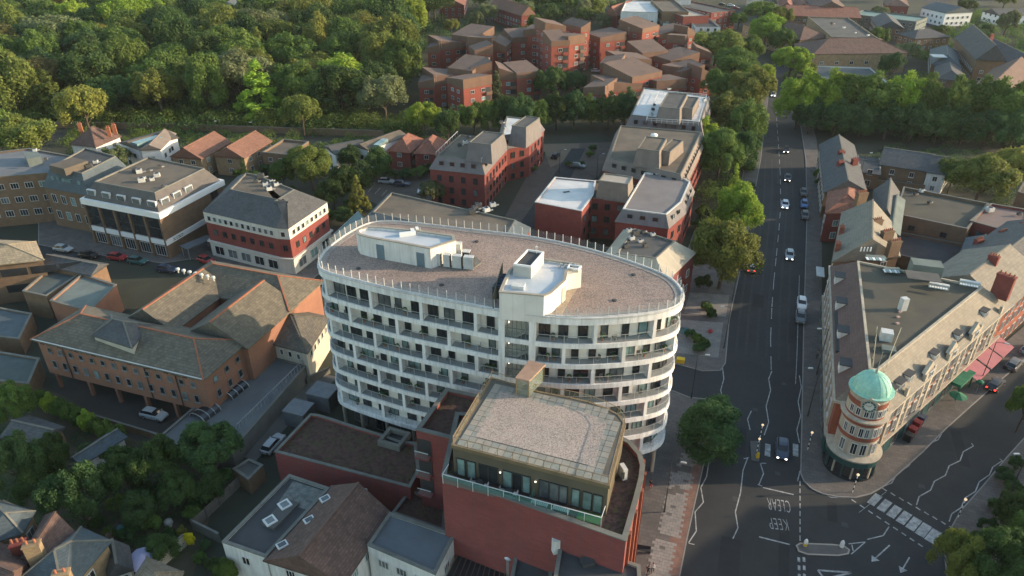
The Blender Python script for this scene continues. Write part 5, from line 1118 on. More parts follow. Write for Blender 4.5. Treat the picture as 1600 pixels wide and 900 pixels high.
top = inset(kp, 3.3); base = inset(kp, -.35); nK = 4
for i in range(4):
    j = (i + 1) % 4; d = (Vector(kp[j]) - Vector(kp[i])).normalized(); m = MB(); m.face([(*base[i], 9.75), (*base[j], 9.75), (*top[j], 13.5), (*top[i], 13.5)]); m.build('roof_slope', kred if abs(d.dot(dW)) > .98 else kslate, kb)
m = MB(); m.face([(*p, 13.3) for p in top]); m.build('flat_roof', M('olive_felt', (.085, .08, .062), (.065, .063, .052), .25, .9, big=.2), kb)
m = MB(); m.ring(inset(top, -.1), inset(top, .25), 13.1, 13.62); m.build('parapet', stone, kb)
m = MB(); m.ring(inset(kp, -.55), inset(kp, .1), 9.45, 9.8); m.build('cornice', stone, kb)
m = MB(); m.ring(inset(kp, -.45), inset(kp, .1), 3.35, 3.65); m.build('cornice', stone, kb)
shopg = M('teal_shopfront', (.02, .075, .075), (.015, .055, .06), .6, .4); m = MB(); m.ring(inset(kp, -.16), inset(kp, .1), 0, 3.35); m.build('shopfront', shopg, kb)
LE = (E1 - E0).length; oE = Vector((dE.y, -dE.x)); oW = Vector((-dW.y, dW.x)); rzE = math.atan2(dE.y, dE.x); rzW = math.atan2(-dW.y, -dW.x)
k = 0; s = 1.0
while s < LE - 1:
    if k % 3 == 1: s += 2.05; k += 1; continue
    q = E0 + dE * s + oE * .12; big = k % 4 in (2,); m = MB(); m.box((*q, 3.6), (.7 if big else .4, .4 if big else .3, 5.9 if not big else 7.6), rzE); m.build('pilaster', stone, kb); s += 2.05; k += 1
for k in range(int((LE - 2) / 2.05)):
    q = E0 + dE * (2.02 + k * 2.05) + oE * .05
    for z, h in ((4.3, 1.9), (7.0, 1.7)):
        m = MB(); m.box((*q, z - .15), (1.15, .14, h + .3), rzE); m.build('window_surround', stone, kb); window(kb, (*(q + oE * .09), z), rzE, .95, h, 'w2')
    if k % 2 == 0: window(kb, (*(q + oE * .1), .5), rzE, 1.7, 2.2, 'g1', 'shop_window', prob=(.6, .8))
for q_, w_ in ((11.8, 3.2), (19.5, 3.2), (27.5, 3.2)):     # stone gabled bays
    q = E0 + dE * q_ + oE * .18; m = MB(); a, b = q - dE * w_ / 2, q + dE * w_ / 2
    for off in (0,):
        m.box((*q, 9.8), (w_, .5, 1.1), rzE); pts = [(*a, 10.9), (*b, 10.9), (*q, 12.4)]; bk = [(*(Vector(p[:2]) - oE * .5), p[2]) for p in pts]; m.face(pts); m.face(bk[::-1]); m.face([pts[0], pts[2], bk[2], bk[0]]); m.face([pts[2], pts[1], bk[1], bk[2]])
    m.build('gable', stone, kb); window(kb, (*(q + oE * .27), 9.95), rzE, 1.2, 1.0, 'w2')
for s in (2.6, 5.0, 7.6, 15.6, 23.5, 33.5):   # dormers on the sunlit slope
    q = E0 + dE * s - oE * 1.35; m = MB(); m.box((*q, 10.2), (1.5, 1.5, 1.45), rzE); o = m.build('dormer', white_r, kb); m = MB(); m.box((*q, 11.65), (1.8, 1.8, .14), rzE); m.build('roof', slate, o); window(kb, (*(q + oE * .78), 10.4), rzE, 1.1, 1.1, 'w3', 'dormer_window')
m = MB(); q = E0 + dE * 24 + oE * -.9; m.box((*q, 10.35), (11, 1.1, .35), rzE); m.build('box_gutter', felt_dark, kb)
# west side: shallow bays with white timbering and stone piers
for k in range(13):
    q = W0 + dW * (2 + k * 3) + oW * .1; m = MB(); m.box((*q, 3.6), (.45, .35, 6.0), rzW); m.build('pilaster', stone, kb)
    q = W0 + dW * (3.5 + k * 3) + oW * .05
    for z, h in ((4.3, 1.8), (7.0, 1.7)): window(kb, (*(q + oW * .04), z), rzW, 1.3, h, 'w3s')
    window(kb, (*(q + oW * .14), .5), rzW, 1.9, 2.2, 'g1', 'shop_window', prob=(.6, .8))
    if k % 3 == 1:
        q = W0 + dW * (3.5 + k * 3) - oW * .9; m = MB(); m.box((*q, 10.1), (1.8, 1.6, 1.6), rzW); o = m.build('dormer', white_r, kb); m = MB(); m.box((*q, 11.7), (2.1, 1.9, .14), rzW); m.build('roof', slate, o)
m = MB(); q = W0 + dW * 17 - oW * .55; m.box((*q, 10.1), (12, 1.3, .4), rzW); m.build('box_gutter', felt_dark, kb)
def kbox(px, z, size, rz, mat, name='roof_plant'): p = P(*px, z); m = MB(); m.box(p, size, rz); return m.build(name, mat, kb)
for q, L_ in (((1368, 405), 3.2), ((1393, 424), 2.6)):
    o = kbox(q, 13.3, (L_, 1.3, .5), R(-8), felt_green, 'rooflight_kerb'); p = P(*q, 13.8)
    for i in range(6): m = MB(); c = p + Vector((math.cos(R(-8)), math.sin(R(-8)), 0)) * ((i - 2.5) * L_ / 6); m.box(c, (L_ / 6 - .12, 1.0, .08), R(-8)); m.build('pane', pane_teal if i % 2 else white_clean, o)
kbox((1442, 432), 13.3, (4.6, 2.6, 2.6), R(-16), felt_green, 'roof_hut'); p = P(1442, 432, 15.9); m = MB(); m.box(p, (4.9, 2.9, .12), R(-16)); m.build('hut_roof', felt, kb)
for q in ((1466, 450), (1514, 446)):
    kbox(q, 13.3, (2.9, .7, .8), R(-24), plant_box)
    for i in range(7): p = P(*q, 14.1) + Vector((math.cos(R(-24)), math.sin(R(-24)), 0)) * (i - 3) * .38; m = MB(); m.box(p, (.28, .5, .12), R(-24)); m.build('ridge_vent', white_clean, kb)
kbox((1409, 484), 13.3, (1.0, .9, 2.1), .2, plant_box, 'roof_vent'); kbox((1383, 530), 13.3, (1.6, 1.4, 1.4), R(-20), plant_box, 'roof_plant'); kbox((1388, 548), 13.3, (1.8, 1.4, .5), R(-20), felt_green, 'roof_plant')
for i, q in enumerate([(1402, 506), (1403, 496), (1406, 488)]): kbox(q, 13.3, (.5, .35, .2), .3, M('pale_pink_box', (.4, .28, .25)), 'loose_block')
for a, b in (((1360, 590), (1368, 520)), ((1378, 590), (1405, 522))):     # guard rails
    pa_, pb_ = P(*a, 13.3), P(*b, 13.3); m = MB(); m.bar(pa_ + Vector((0, 0, 1.1)), pb_ + Vector((0, 0, 1.1)), .07, .07)
    for i in range(6): c = pa_ + (pb_ - pa_) * i / 5; m.box(c, (.07, .07, 1.1))
    m.build('guard_rail', M('cream_metal', (.45, .40, .28)), kb)
chimney(kb, (E1.x - 2.5, E1.y - .5, 11.5), 4.2, 1.1, 2.6, rzE + 1.57, brick_red, 4)
p = P(1340, 396, 12.5); m = MB()
for i in range(4): m = MB(); c = P(1345 + i * 5, 391, 13.4); m.tube((c.x, c.y, 13.2), (c.x, c.y, 14.0), .13, .11, 8); m.build('chimney_pot', white_clean, kb)
# clock tower
TC = Vector((46.9, 75.3)); tw = thing('clock_tower', 'round corner clock tower with green copper dome at the point of the wedge block', 'clock tower', (*TC, 0))
m = MB(); m.lathe((*TC, 0), [(3.4, 0), (3.4, .4), (3.15, .4), (3.15, 2.5)], 32); m.build('shopfront_glass', pane_dark, tw)
m = MB(); m.lathe((*TC, 0), [(3.1, 2.4), (3.42, 2.45), (3.5, 3.4), (2.6, 3.45)], 32); m.build('fascia', shopg, tw)
sgn = 'COFFEE'
m = MB(); m.lathe((*TC, 0), [(2.6, 3.4), (3.55, 3.45), (3.6, 3.7), (2.5, 3.85)], 32); m.build('ledge', stone, tw)
for i in range(7):
    an = R(185 + i * 22); m = MB(); m.box((TC.x + 3.24 * math.cos(an), TC.y + 3.24 * math.sin(an), 0), (.2, .2, 2.5), an); m.build('shopfront_pier', stone if i % 2 else shopg, tw)
z = 3.7
for nm, r_, z0, z1, mt in (('stone_band', 2.6, 3.75, 6.4, stone), ('brick_band', 2.64, 6.4, 7.0, brick_orange), ('stone_band', 2.6, 7.0, 8.9, stone), ('brick_band', 2.64, 8.9, 9.5, brick_orange), ('stone_band', 2.42, 9.9, 11.7, stone), ('brick_band', 2.45, 11.7, 12.5, brick_orange), ('stone_band', 2.42, 12.5, 13.1, stone), ('brick_band', 2.45, 9.86, 10.2, brick_orange)):
    m = MB(); m.lathe((*TC, 0), [(r_, z0), (r_, z1)], 40); m.build(nm, mt, tw)
m = MB(); m.lathe((*TC, 0), [(2.6, 9.45), (2.98, 9.6), (3.02, 9.85), (2.4, 9.95)], 40); m.build('cornice', stone, tw)
m = MB(); m.lathe((*TC, 0), [(2.42, 13.0), (2.65, 13.15), (2.78, 13.4), (2.2, 13.5)], 40); m.build('cornice', stone, tw)
m = MB(); m.lathe((*TC, 0), [(2.78, 13.42), (2.78, 13.55)] + [(2.36 * math.cos(R(a)), 13.55 + 2.36 * math.sin(R(a))) for a in range(0, 91, 9)], 40); m.build('dome', dome_green, tw, smooth=False)
for k in range(16):
    m = MB(); prev = None; an = 2 * math.pi * k / 16
    for a in range(0, 85, 12):
        c_ = (TC.x + 2.37 * math.cos(R(a)) * math.cos(an), TC.y + 2.37 * math.cos(R(a)) * math.sin(an), 13.55 + 2.37 * math.sin(R(a)))
        if prev: m.bar(prev, c_, .06, .05)
        prev = c_
    m.build('dome_seam', dome_green, tw)
m = MB(); m.tube((*TC, 15.8), (*TC, 16.5), .2, .12, 8); m.tube((*TC, 16.4), (*TC, 19.2), .06, .04, 6); m.build('finial', steel, tw)
for row, (r_, z, h, w_) in enumerate(((2.6, 4.1, 1.9, .8), (2.6, 7.15, 1.5, .6), (2.42, 10.35, 1.2, .6))):
    for an in ((200, 222, 246, 262, 285, 305, 322) if row else (205, 240, 265, 300, 325)):
        a = R(an); window(tw, (TC.x + (r_ - .02) * math.cos(a), TC.y + (r_ - .02) * math.sin(a), z), a + math.pi / 2, w_, h, 'w2')
ca = R(246); cc = Vector((TC.x + 2.52 * math.cos(ca), TC.y + 2.52 * math.sin(ca), 12.3)); fx = Vector((-math.sin(ca), math.cos(ca), 0)); fo = Vector((math.cos(ca), math.sin(ca), 0)); up = Vector((0, 0, 1))
def disc(r0, r1, off, mat, name, n=32, par=tw):
    m = MB(); c = cc + fo * off
    for i in range(n):
        a0, a1 = 2 * math.pi * i / n, 2 * math.pi * (i + 1) / n; q = [c + (fx * math.cos(a) + up * math.sin(a)) * r for r, a in ((r0, a0), (r1, a0), (r1, a1), (r0, a1))]; m.face(q if r0 > 0 else q[1:3] + [c])
    return m.build(name, mat, par)
m = MB(); m.tube(cc - fo * .5, cc + fo * .1, 0.98, .98, 24); ck = m.build('clock', stone, tw)
disc(0, .86, .12, M('clock_face', (.62, .60, .52)), 'dial', par=ck); disc(.58, .84, .13, M('clock_chapter', (.05, .12, .11)), 'chapter_ring', par=ck)
m = MB()
for i in range(12): a = math.pi * i / 6; d_ = fx * math.cos(a) + up * math.sin(a); m.bar(cc + fo * .15 + d_ * .62, cc + fo * .15 + d_ * .8, .06 if i % 3 else .1, .02)
m.build('numerals', M('clock_face', None), ck)
m = MB(); m.bar(cc + fo * .17, cc + fo * .17 + (fx * .25 + up * .35), .07, .02); m.bar(cc + fo * .17, cc + fo * .17 + (fx * -.5 + up * .25), .05, .02); m.build('hands', dark_metal, ck)
m = MB(); a_, b_ = cc + fx * -1.1 + up * .55 + fo * .1, cc + fx * 1.1 + up * .55 + fo * .1; t_ = cc + up * 1.3 + fo * .1; m.bar(a_, t_, .3, .2); m.bar(t_, b_, .3, .2); m.build('clock_pediment', stone, tw)
# street awnings and green cafe front, drawn out from the wall
for i, s in enumerate((30.5, 35.6, 40.6)):
    q = E0 + dE * s + oE * .2; t = thing('awning', ['dusky pink awning nearest the green cafe front', 'dusky pink awning, middle one of the three', 'dusky pink awning farthest along the side street'][i], 'awning', (*q, 2.9), rzE, 'pink awnings on the side street'); a, b = q - dE * 2.3, q + dE * 2.3; c, d_ = b + oE * 2.6, a + oE * 2.6
    m = MB(); m.face([(*a, 3.3), (*b, 3.3), (*c, 2.45), (*d_, 2.45)][::-1]); m.face([(*d_, 2.45), (*c, 2.45), (*c, 2.2), (*d_, 2.2)]); m.build('canvas', M('dusky_pink_canvas', (.34, .13, .15), (.30, .11, .13), 1), t)
    m = MB(); m.bar((*a, 3.25), (*d_, 2.4), .05, .05); m.bar((*b, 3.25), (*c, 2.4), .05, .05); m.build('arm', steel, t)
q = E0 + dE * 26.6 + oE * 1.0; t = thing('cafe_canopy', 'green projecting cafe front with open umbrellas before the wedge block', 'canopy', (*q, 0)); m = MB(); m.box((*q, 2.6), (5.5, 1.7, .5), rzE); m.build('canopy', M('cafe_green', (.03, .16, .09), (.02, .12, .07), 1), t)
for sx in (-2.5, 2.5): m = MB(); c = q + dE * sx + oE * .7; m.box((*c, 0), (.15, .15, 2.6)); m.build('post', M('cafe_green', None), t)
for i, (s, off) in enumerate(((22.5, 2.2), (28.5, 3.0))):
    q = E0 + dE * s + oE * off; t = thing('cafe_umbrella', ('folded dark green umbrella' if i else 'open dark green umbrella') + (' right of the cafe front' if i else ' left of the cafe front'), 'umbrella', (*q, 0)); m = MB(); m.lathe((*q, 2.1), [(1.3 if not i else .5, 0), (.6, .3), (0, .6)], 8); m.build('canopy', M('cafe_green', None), t); m = MB(); m.tube((*q, 0), (*q, 2.6), .04, .04, 6); m.build('pole', steel, t)
# ---- continuation of the side street terrace, both sides
def wbld(label, poly, zt, wall, roof, rows, name='terrace', cat='building', **k): return bld(name, label, cat, poly, zt, wall, roof, rows=rows, W=True, **k)
def strip(origin, d, o, s0, s1, dep): a, b = origin + d * s0, origin + d * s1; return [tuple(a), tuple(b), tuple(b - o * dep), tuple(a - o * dep)]
b, pl = wbld('next terrace along the side street with cream slope and shopfronts', strip(E0, dE, oE, 41, 58, 13), 9.6, brick_orange, ('gable', kslate, 3.6, 0), [(7.0, 1.7), (4.3, 1.9), (.5, 2.2)], w=1.2, sp=2.3); chimney(b, (*(E0 + dE * 49 - oE * 6), 11), 3.2, rz=rzE + 1.57, pots=4)
b, pl = wbld('farther terrace along the side street seen at the right edge', strip(E0, dE, oE, 58.3, 80, 13), 9.0, brick_orange, ('gable', slate, 3.2, 0), [(6.6, 1.7), (4.0, 1.7), (.5, 2.2)], w=1.2, sp=2.3)
EE = E0 + oE * 29  # row out of view, heights chosen so its shade covers the junction
for i, (s0, s1, h, wl) in enumerate(((-34, -20, 13.5, brick_red), (-19.5, -8, 14.5, cream_r), (-7.5, 6, 14, brick_orange), (6.3, 27, 15, brick_red), (27.5, 34, 9.5, cream_r), (34.5, 50, 11, brick_orange), (50.5, 70, 10, brick_red))):
    a, b_ = EE + dE * s1, EE + dE * s0; dd = -dE; oo = -oE; poly = [tuple(a), tuple(b_), tuple(b_ + oE * 11), tuple(a + oE * 11)]
    wbld('shop terrace across the side street, ' + ['first', 'second', 'third', 'fourth', 'fifth', 'sixth', 'seventh'][i] + ' house from the junction', poly, h, wl, ('gable', slate, 2.4, 0), [(h - 2.8, 1.6), (h - 5.8, 1.6), (.5, 2.2)], w=1.2, sp=2.4, group='terrace across the side street')
# ---- roofs and terraces north of the wedge block
def rt(label, pts, z, wall, roof, rows=((3.8, 1.5), (.8, 1.6)), **k): return bld('terrace', label, 'building', pts, z, wall, roof, rows=list(rows), **k)
b, pl = rt('tall slate roofed terrace with sunlit east slope and big chimneys', [(1303, 408), (1404, 398), (1396, 352), (1318, 332)], 8.8, brick_brown, ('gable', kslate, 4.2, 1), rows=[(6, 1.6), (3, 1.6)])
for q in ((1364, 366), (1381, 384), (1392, 400), (1342, 322)): chimney(b, P(q[0], q[1], 9.6), 3.2, 1.0, 2.4, rz=.3, mat=brick_brown, pots=5)
for q in ((1312, 372), (1306, 398)): chimney(b, P(q[0], q[1], 8), 2.6, .8, 1.4, rz=1.2, mat=brick_orange, pots=2)
rt('dark gabled terrace roof right of the tall chimneys', [(1364, 345), (1398, 348), (1405, 300), (1368, 296)], 7.5, brick_red, ('gable', slate, 3, 1))
rt('narrow grey slate roof wing beside the dark gable', [(1380, 362), (1404, 366), (1412, 312), (1388, 308)], 8.5, brick_red, ('gable', felt_green, .8, 1))
b, pl = rt('red brown roofed terrace by the parked blue car', [(1292, 332), (1350, 330), (1346, 298), (1296, 300)], 7.2, brick_red, ('hip', tile_red, 2.6)); chimney(b, P(1346, 318, 8), 2.2)
b, pl = rt('long grey slate terrace beside the road below the plane trees', [(1290, 300), (1352, 296), (1333, 226), (1282, 226)], 6.6, brick_brown, ('gable', slate, 2.8, 1))
for q in ((1313, 246), (1334, 258), (1312, 262)): chimney(b, P(q[0], q[1], 8), 1.7, pots=3)
b, pl = bld('cottage_row', 'row of brick cottages with slate roof and white sash windows below the trees', 'building', [(1376, 256), (1448, 267), (1462, 244), (1384, 232)], 5.6, brick_brown, ('gable', slate, 2.4, 0), rows=[(3.3, 1.3), (.8, 1.3)], w=1.1, sp=3.6, style='w2s')
b, pl = bld('cottage_row', 'white rendered cottage at the right end of the brick row', 'building', [(1449, 268), (1478, 272), (1492, 250), (1463, 245)], 5.6, white_r, ('gable', slate, 2.4, 0), rows=[(3.3, 1.3), (.8, 1.3)], w=1.1, sp=2.6)
rt('small dark lean-to roofs behind the long slate terrace', [(1344, 268), (1374, 272), (1372, 248), (1340, 244)], 4.4, brick_brown, ('gable', slate, 1.2, 0))
wall_run('pale topped yard wall behind the cottages', [(1362, 293), (1400, 297), (1442, 302)], 2.2, brick_brown)
for i in range(6):
    q = P(1378 + i * 7.5, 281 + i * 1.2); o = thing('garden_table', 'white patio furniture in the cottage yards, ' + ['first', 'second', 'third', 'fourth', 'fifth', 'sixth'][i] + ' from the left', 'garden table', q); m = MB(); m.lathe(q, [(.6, .72), (.6, .78), (0, .78)], 10); m.build('tabletop', white_clean, o); m = MB(); m.tube(q, (q.x, q.y, .72), .05, .05, 6); m.build('leg', steel, o)
b, pl = rt('flat olive roofed brown brick building with cowls on its roof', [(1398, 334), (1512, 358), (1545, 318), (1412, 292)], 7.4, brick_brown, ('flat', M('olive_felt', None)), rows=[(4.4, 1.2), (1.2, 1.4)], sp=5, style='d2'); vents(b, [(1430, 305), (1452, 318), (1440, 300)], 7.1, 21)
rt('low black roofed extension below the brown brick wall', [(1402, 398), (1492, 418), (1508, 382), (1404, 362)], 4.0, brick_brown, ('flat', felt_dark), rows=[])
b, pl = rt('pinkish flat roofed building at the right with round vents', [(1515, 345), (1612, 372), (1620, 330), (1548, 318)], 7.6, brick_red, ('flat', M('pinkish_felt', (.19, .14, .125), (.15, .12, .11), .5)), rows=[(4.6, 1.3)], style='d2'); vents(b, [(1546, 330), (1592, 336)], 7.4, 22)
b, pl = rt('brick workshop with corrugated roof and chimney behind the wedge block', [(1500, 410), (1555, 425), (1562, 382), (1512, 372)], 6.5, brick_red, ('gable', slate_blue, 1.4, 1), rows=[]); chimney(b, P(1522, 398, 6.5), 3.4, pots=5); chimney(b, P(1560, 385, 6.5), 3.4, pots=4)
b, pl = rt('blue grey flat roof at the right edge behind the terrace', [(1560, 405), (1640, 420), (1640, 365), (1572, 370)], 7.0, brick_brown, ('flat', slate_blue), rows=[])
chimney(b, P(1598, 372, 7), 3.5, 1.2, 3, pots=4)
rt('flat roofed row at the right edge beyond the pink roof', [(1590, 300), (1680, 322), (1690, 290), (1600, 284)], 7.0, brick_brown, ('flat', felt), rows=[])
# ---- top right quarter
def tr(label, A, B, Cc, z, wall, roof, rows=((3.6, 1.3), (.9, 1.3)), name='building', cat='building', **k): return bld(name, label, cat, [A, B, Cc], z, wall, roof, rows=[r_ for r_ in rows if r_[0] + r_[1] < z], **k)
b, pl = tr('long brown tiled care home facing the camera with entrance gable', (1272, 84), (1418, 82), (1420, 66), 8, brick_yellow, ('hip', tile_brown, 4.0), sp=6, w=1.6)
p = P(1357, 88, 0); m = MB(); m.box(p, (8, 4, 7.5), 0); m.build('entrance_bay', brick_brown, b); m = MB(); m.box((p.x, p.y - 2.4, 3), (9, 1.2, .4)); m.build('entrance_canopy', white_clean, b)
b, pl = tr('brown tiled care home wing running back from the front range', (1250, 62), (1296, 58), (1278, 28), 8, brick_yellow, ('hip', tile_brown, 4.0), sp=5)
b, pl = tr('flat topped care home centre with skylights and white edging', (1300, 58), (1372, 60), (1340, 28), 10, brick_yellow, ('flat', felt)); vents(b, [(1300, 38), (1318, 44), (1336, 52), (1345, 42), (1356, 56)], 10, 23)
b, pl = tr('low dark roofed building with white parapet behind the plane trees', (1280, 128), (1392, 132), (1385, 106), 4.5, white_clean, ('flat', slate_blue)); 
b, pl = tr('long red brown tiled terrace roof at the top behind the care home', (1232, 24), (1345, 28), (1342, 14), 6.5, brick_brown, ('gable', tile_red, 3.0), name='terrace')
tr('white gabled house pair at the top left of the red terrace', (1218, 12), (1240, 13), (1238, 0), 7, white_clean, ('gable', tile_red, 3, 1), name='house', cat='house')
tr('white house with dark tiled roof behind the red terrace', (1270, 14), (1326, 16), (1318, -2), 8, white_r, ('gable', tile_brown, 4), name='house', cat='house')
tr('orange roofed houses between the two white houses at the top', (1242, 12), (1268, 13), (1266, 2), 6, brick_orange, ('gable', tile_orange, 2.6), name='house', cat='house')
tr('long teal and glass low building at the top right', (1330, 22), (1432, 34), (1432, 25), 6, felt_green, ('flat', M('teal_roof', (.15, .24, .22), (.12, .19, .18), .4)))
tr('brown roofed building behind the low teal building', (1384, 8), (1420, 10), (1420, 0), 8, brick_red, ('hip', tile_brown, 2.5))
tr('dark roofed range with lit gable end beside the care home garden', (1372, 42), (1412, 44), (1408, 30), 6, brick_brown, ('gable', slate, 3), name='house', cat='house')
tr('dark slate long roof right of the parked van', (1430, 60), (1484, 57), (1484, 48), 6, brick_brown, ('hip', slate, 2.5))
tr('white houses with grey roofs at the top right road', (1478, 20), (1520, 18), (1521, 8), 7, white_clean, ('gable', slate_blue, 2.6, 1), name='house', cat='house')
tr('white bungalow at the right edge of the top road', (1562, 24), (1610, 23), (1610, 16), 5, white_clean, ('gable', slate, 2.2), name='house', cat='house')
b, pl = tr('grey slate house with a bright rooflight right of the care home', (1456, 100), (1500, 104), (1514, 82), 5.5, brick_brown, ('hip', slate_blue, 3.2), name='house', cat='house'); m = MB(); p = P(1466, 88, 8.0); m.box(p, (5, 5, .3), R(-10)); m.build('rooflight', plant_box, b)  # pale slab added for the sunlit bit of roof, not a real rooflight
tr('lower slate house in front of the rooflight house', (1464, 122), (1506, 126), (1510, 106), 5, brick_brown, ('hip', slate, 2.4), name='house', cat='house')
b, pl = tr('big timber framed house with long grey roof at the right edge', (1508, 146), (1585, 158), (1600, 112), 7.5, cream_r, ('gable', tile_brown, 5.0), name='timber_framed_house', cat='house', style='d2', sp=4)
A_, B_ = Vector(pl[0]), Vector(pl[1]); dd = (B_ - A_).normalized(); oo = Vector((dd.y, -dd.x))
for k in range(18): q = A_ + dd * ((B_ - A_).length * k / 17) + oo * .06; m = MB(); m.box((*q, 0), (.25, .14, 7.2), math.atan2(dd.y, dd.x)); m.build('timber_post', dark_metal, b)
b, pl = tr('tall gabled brick house with lit gable behind the timber framed house', (1526, 92), (1572, 95), (1568, 62), 9, brick_brown, ('gable', slate, 5.5, 1), name='house', cat='house'); chimney(b, P(1545, 70, 10), 4)
tr('slate roofed range right of the tall gabled brick house', (1574, 98), (1630, 100), (1630, 72), 7, brick_brown, ('gable', slate, 3), name='house', cat='house')
# ================================================================= TREES
def crown_mesh(seed, kind='broad', nleaf=7000, ls=.062):
    r = np.random.default_rng(seed)
    if kind == 'broad': nc, zc, az, rc0 = 46, .58, .40, .27
    elif kind == 'round': nc, zc, az, rc0 = 60, .55, .43, .20
    elif kind == 'tall': nc, zc, az, rc0 = 44, .54, .45, .32
    elif kind == 'full': nc, zc, az, rc0 = 60, .5, .56, .26
    elif kind == 'bush': nc, zc, az, rc0 = 26, .46, .44, .32
    else: nc, zc, az, rc0 = 60, .5, .5, .2
    d = r.normal(size=(nc, 3)); d /= np.linalg.norm(d, axis=1)[:, None]; d[:, 2] = np.where(d[:, 2] < -.35, -d[:, 2], d[:, 2])
    rad = r.uniform(.35, .92, nc) ** .6
    if kind == 'conifer':
        z = r.uniform(.1, .97, nc); a = r.uniform(0, 6.28, nc); rr = (1 - z) * r.uniform(.5, 1, nc) * .9; c = np.stack([np.cos(a) * rr, np.sin(a) * rr, z], 1); rc = np.full(nc, .14)
        rc = .1 + .14 * (1 - z)
    else:
        lob = 1 + .14 * np.sin(2 * np.arctan2(d[:, 1], d[:, 0]) + r.uniform(0, 6)) + .1 * np.sin(3 * np.arctan2(d[:, 1], d[:, 0]) + r.uniform(0, 6))
        c = d * rad[:, None] * np.array([.78, .78, az * .84]) * lob[:, None]; c[:, 2] += zc; rc = rc0 * r.uniform(.6, 1.25, nc)
    w = rc ** 2; w /= w.sum(); k = r.choice(nc, nleaf, p=w)
    n = r.normal(size=(nleaf, 3)); n[:, 2] += .35; out = c[k] - np.array([0, 0, zc - .1]); out[:, 2] *= 1.3; n += out / (np.linalg.norm(out, axis=1)[:, None] + .01) * .7; n /= np.linalg.norm(n, axis=1)[:, None]
    zs = .45 if kind not in ('conifer',) else .22
    pos = c[k] + n * (rc[k] * r.uniform(.55, 1.08, nleaf))[:, None] * np.array([1, 1, zs * 1.3])
    pos += r.normal(size=(nleaf, 3)) * .012
    nn = n + r.normal(size=(nleaf, 3)) * .55; nn /= np.linalg.norm(nn, axis=1)[:, None]
    t = np.cross(nn, r.normal(size=(nleaf, 3))); t /= np.linalg.norm(t, axis=1)[:, None]; b = np.cross(nn, t)
    s = (ls * r.uniform(.5, 1.25, nleaf))[:, None]; sc_ = np.array([1, 1, .5]) if kind != 'conifer' else np.array([1, 1, .25])
    v = np.stack([pos + (t * s) * sc_, pos + (b * s * .75) * sc_, pos - (t * s) * sc_, pos - (b * s * .75) * sc_], 1).reshape(-1, 3)
    me = bpy.data.meshes.new('crown'); me.vertices.add(len(v)); me.vertices.foreach_set('co', v.ravel()); me.loops.add(len(v)); me.loops.foreach_set('vertex_index', np.arange(len(v)))
    me.polygons.add(nleaf); me.polygons.foreach_set('loop_start', np.arange(0, len(v), 4)); me.polygons.foreach_set('loop_total', np.full(nleaf, 4)); me.update(calc_edges=True)
    me.materials.append(None); return me
def trunk_mesh(seed):
    r = random.Random(seed); m = MB(); m.tube((0, 0, 0), (.02, .02, .3), .055, .042, 8); m.tube((.02, .02, .3), (.0, .03, .6), .042, .022, 7)
    for k in range(5): a = k * 1.26 + r.uniform(-.3, .3); m.tube((.015, .02, .26 + .05 * k), (math.cos(a) * .45, math.sin(a) * .45, .5 + .06 * k), .024, .009, 5)
    me = m.mesh('trunk', bark); return me
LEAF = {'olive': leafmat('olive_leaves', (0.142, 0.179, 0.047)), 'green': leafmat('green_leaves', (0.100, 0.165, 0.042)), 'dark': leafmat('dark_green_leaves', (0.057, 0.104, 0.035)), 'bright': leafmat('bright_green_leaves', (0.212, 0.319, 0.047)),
        'yellow': leafmat('yellowing_leaves', (0.195, 0.212, 0.054)), 'grey': leafmat('grey_green_leaves', (0.147, 0.183, 0.094)), 'russet': leafmat('russet_leaves', (0.177, 0.165, 0.059)), 'gold': leafmat('golden_blossom', (0.500, 0.472, 0.024)), 'shade': leafmat('deep_green_shade_leaves', (0.057, 0.118, 0.047))}  # 'shade' set: darker green put in where trees stand in shadow
CM = {'broad': [crown_mesh(s, 'broad', 15000, .042) for s in (1, 2, 3, 4, 5)], 'round': [crown_mesh(s, 'round', 15000, .040) for s in (11, 12, 13)], 'tall': [crown_mesh(s, 'tall', 13000, .045) for s in (21, 22, 23)],
      'bush': [crown_mesh(s, 'bush', 3500, .085) for s in (31, 32, 33)], 'full': [crown_mesh(s, 'full', 16000, .042) for s in (61, 62, 63)], 'conifer': [crown_mesh(s, 'conifer', 6000, .06) for s in (41, 42)], 'dome': [crown_mesh(s, 'full', 24000, .034) for s in (71, 72)], 'near': [crown_mesh(s, 'round', 22000, .034) for s in (51, 52)]}
TM = [trunk_mesh(s) for s in (1, 2, 3)]
TREES = []
def tree(x, y, Rm, h, kind, col, label, group=None, W=False, name=None, px=False):
    if W: p = Vector((x, y, 0))
    else:
        p = P(x, y, .58 * h)
        if px: Rm = Rm * (HC - .58 * h) / ((y - 450) / 1132 * .866 + .5) / 1132
    p = Vector((p.x, p.y, 0)); nm = name or {'bush': 'bush', 'conifer': 'conifer'}.get(kind, 'tree')
    t = thing(nm, label, {'bush': 'bush', 'conifer': 'conifer'}.get(kind, 'tree'), p, rnd.uniform(0, 6.28), group); t.scale = (Rm * rnd.uniform(.94, 1.06), Rm * rnd.uniform(.94, 1.06), h)
    c = inst('crown', rnd.choice(CM[kind]), t); c.material_slots[0].link = 'OBJECT'; c.material_slots[0].material = LEAF[col]
    tr_ = inst('stem' if kind == 'bush' else 'trunk', rnd.choice(TM), t)
    if kind in ('conifer', 'bush'): tr_.scale = (.6, .6, .8)
    TREES.append((p.x, p.y, Rm)); return t
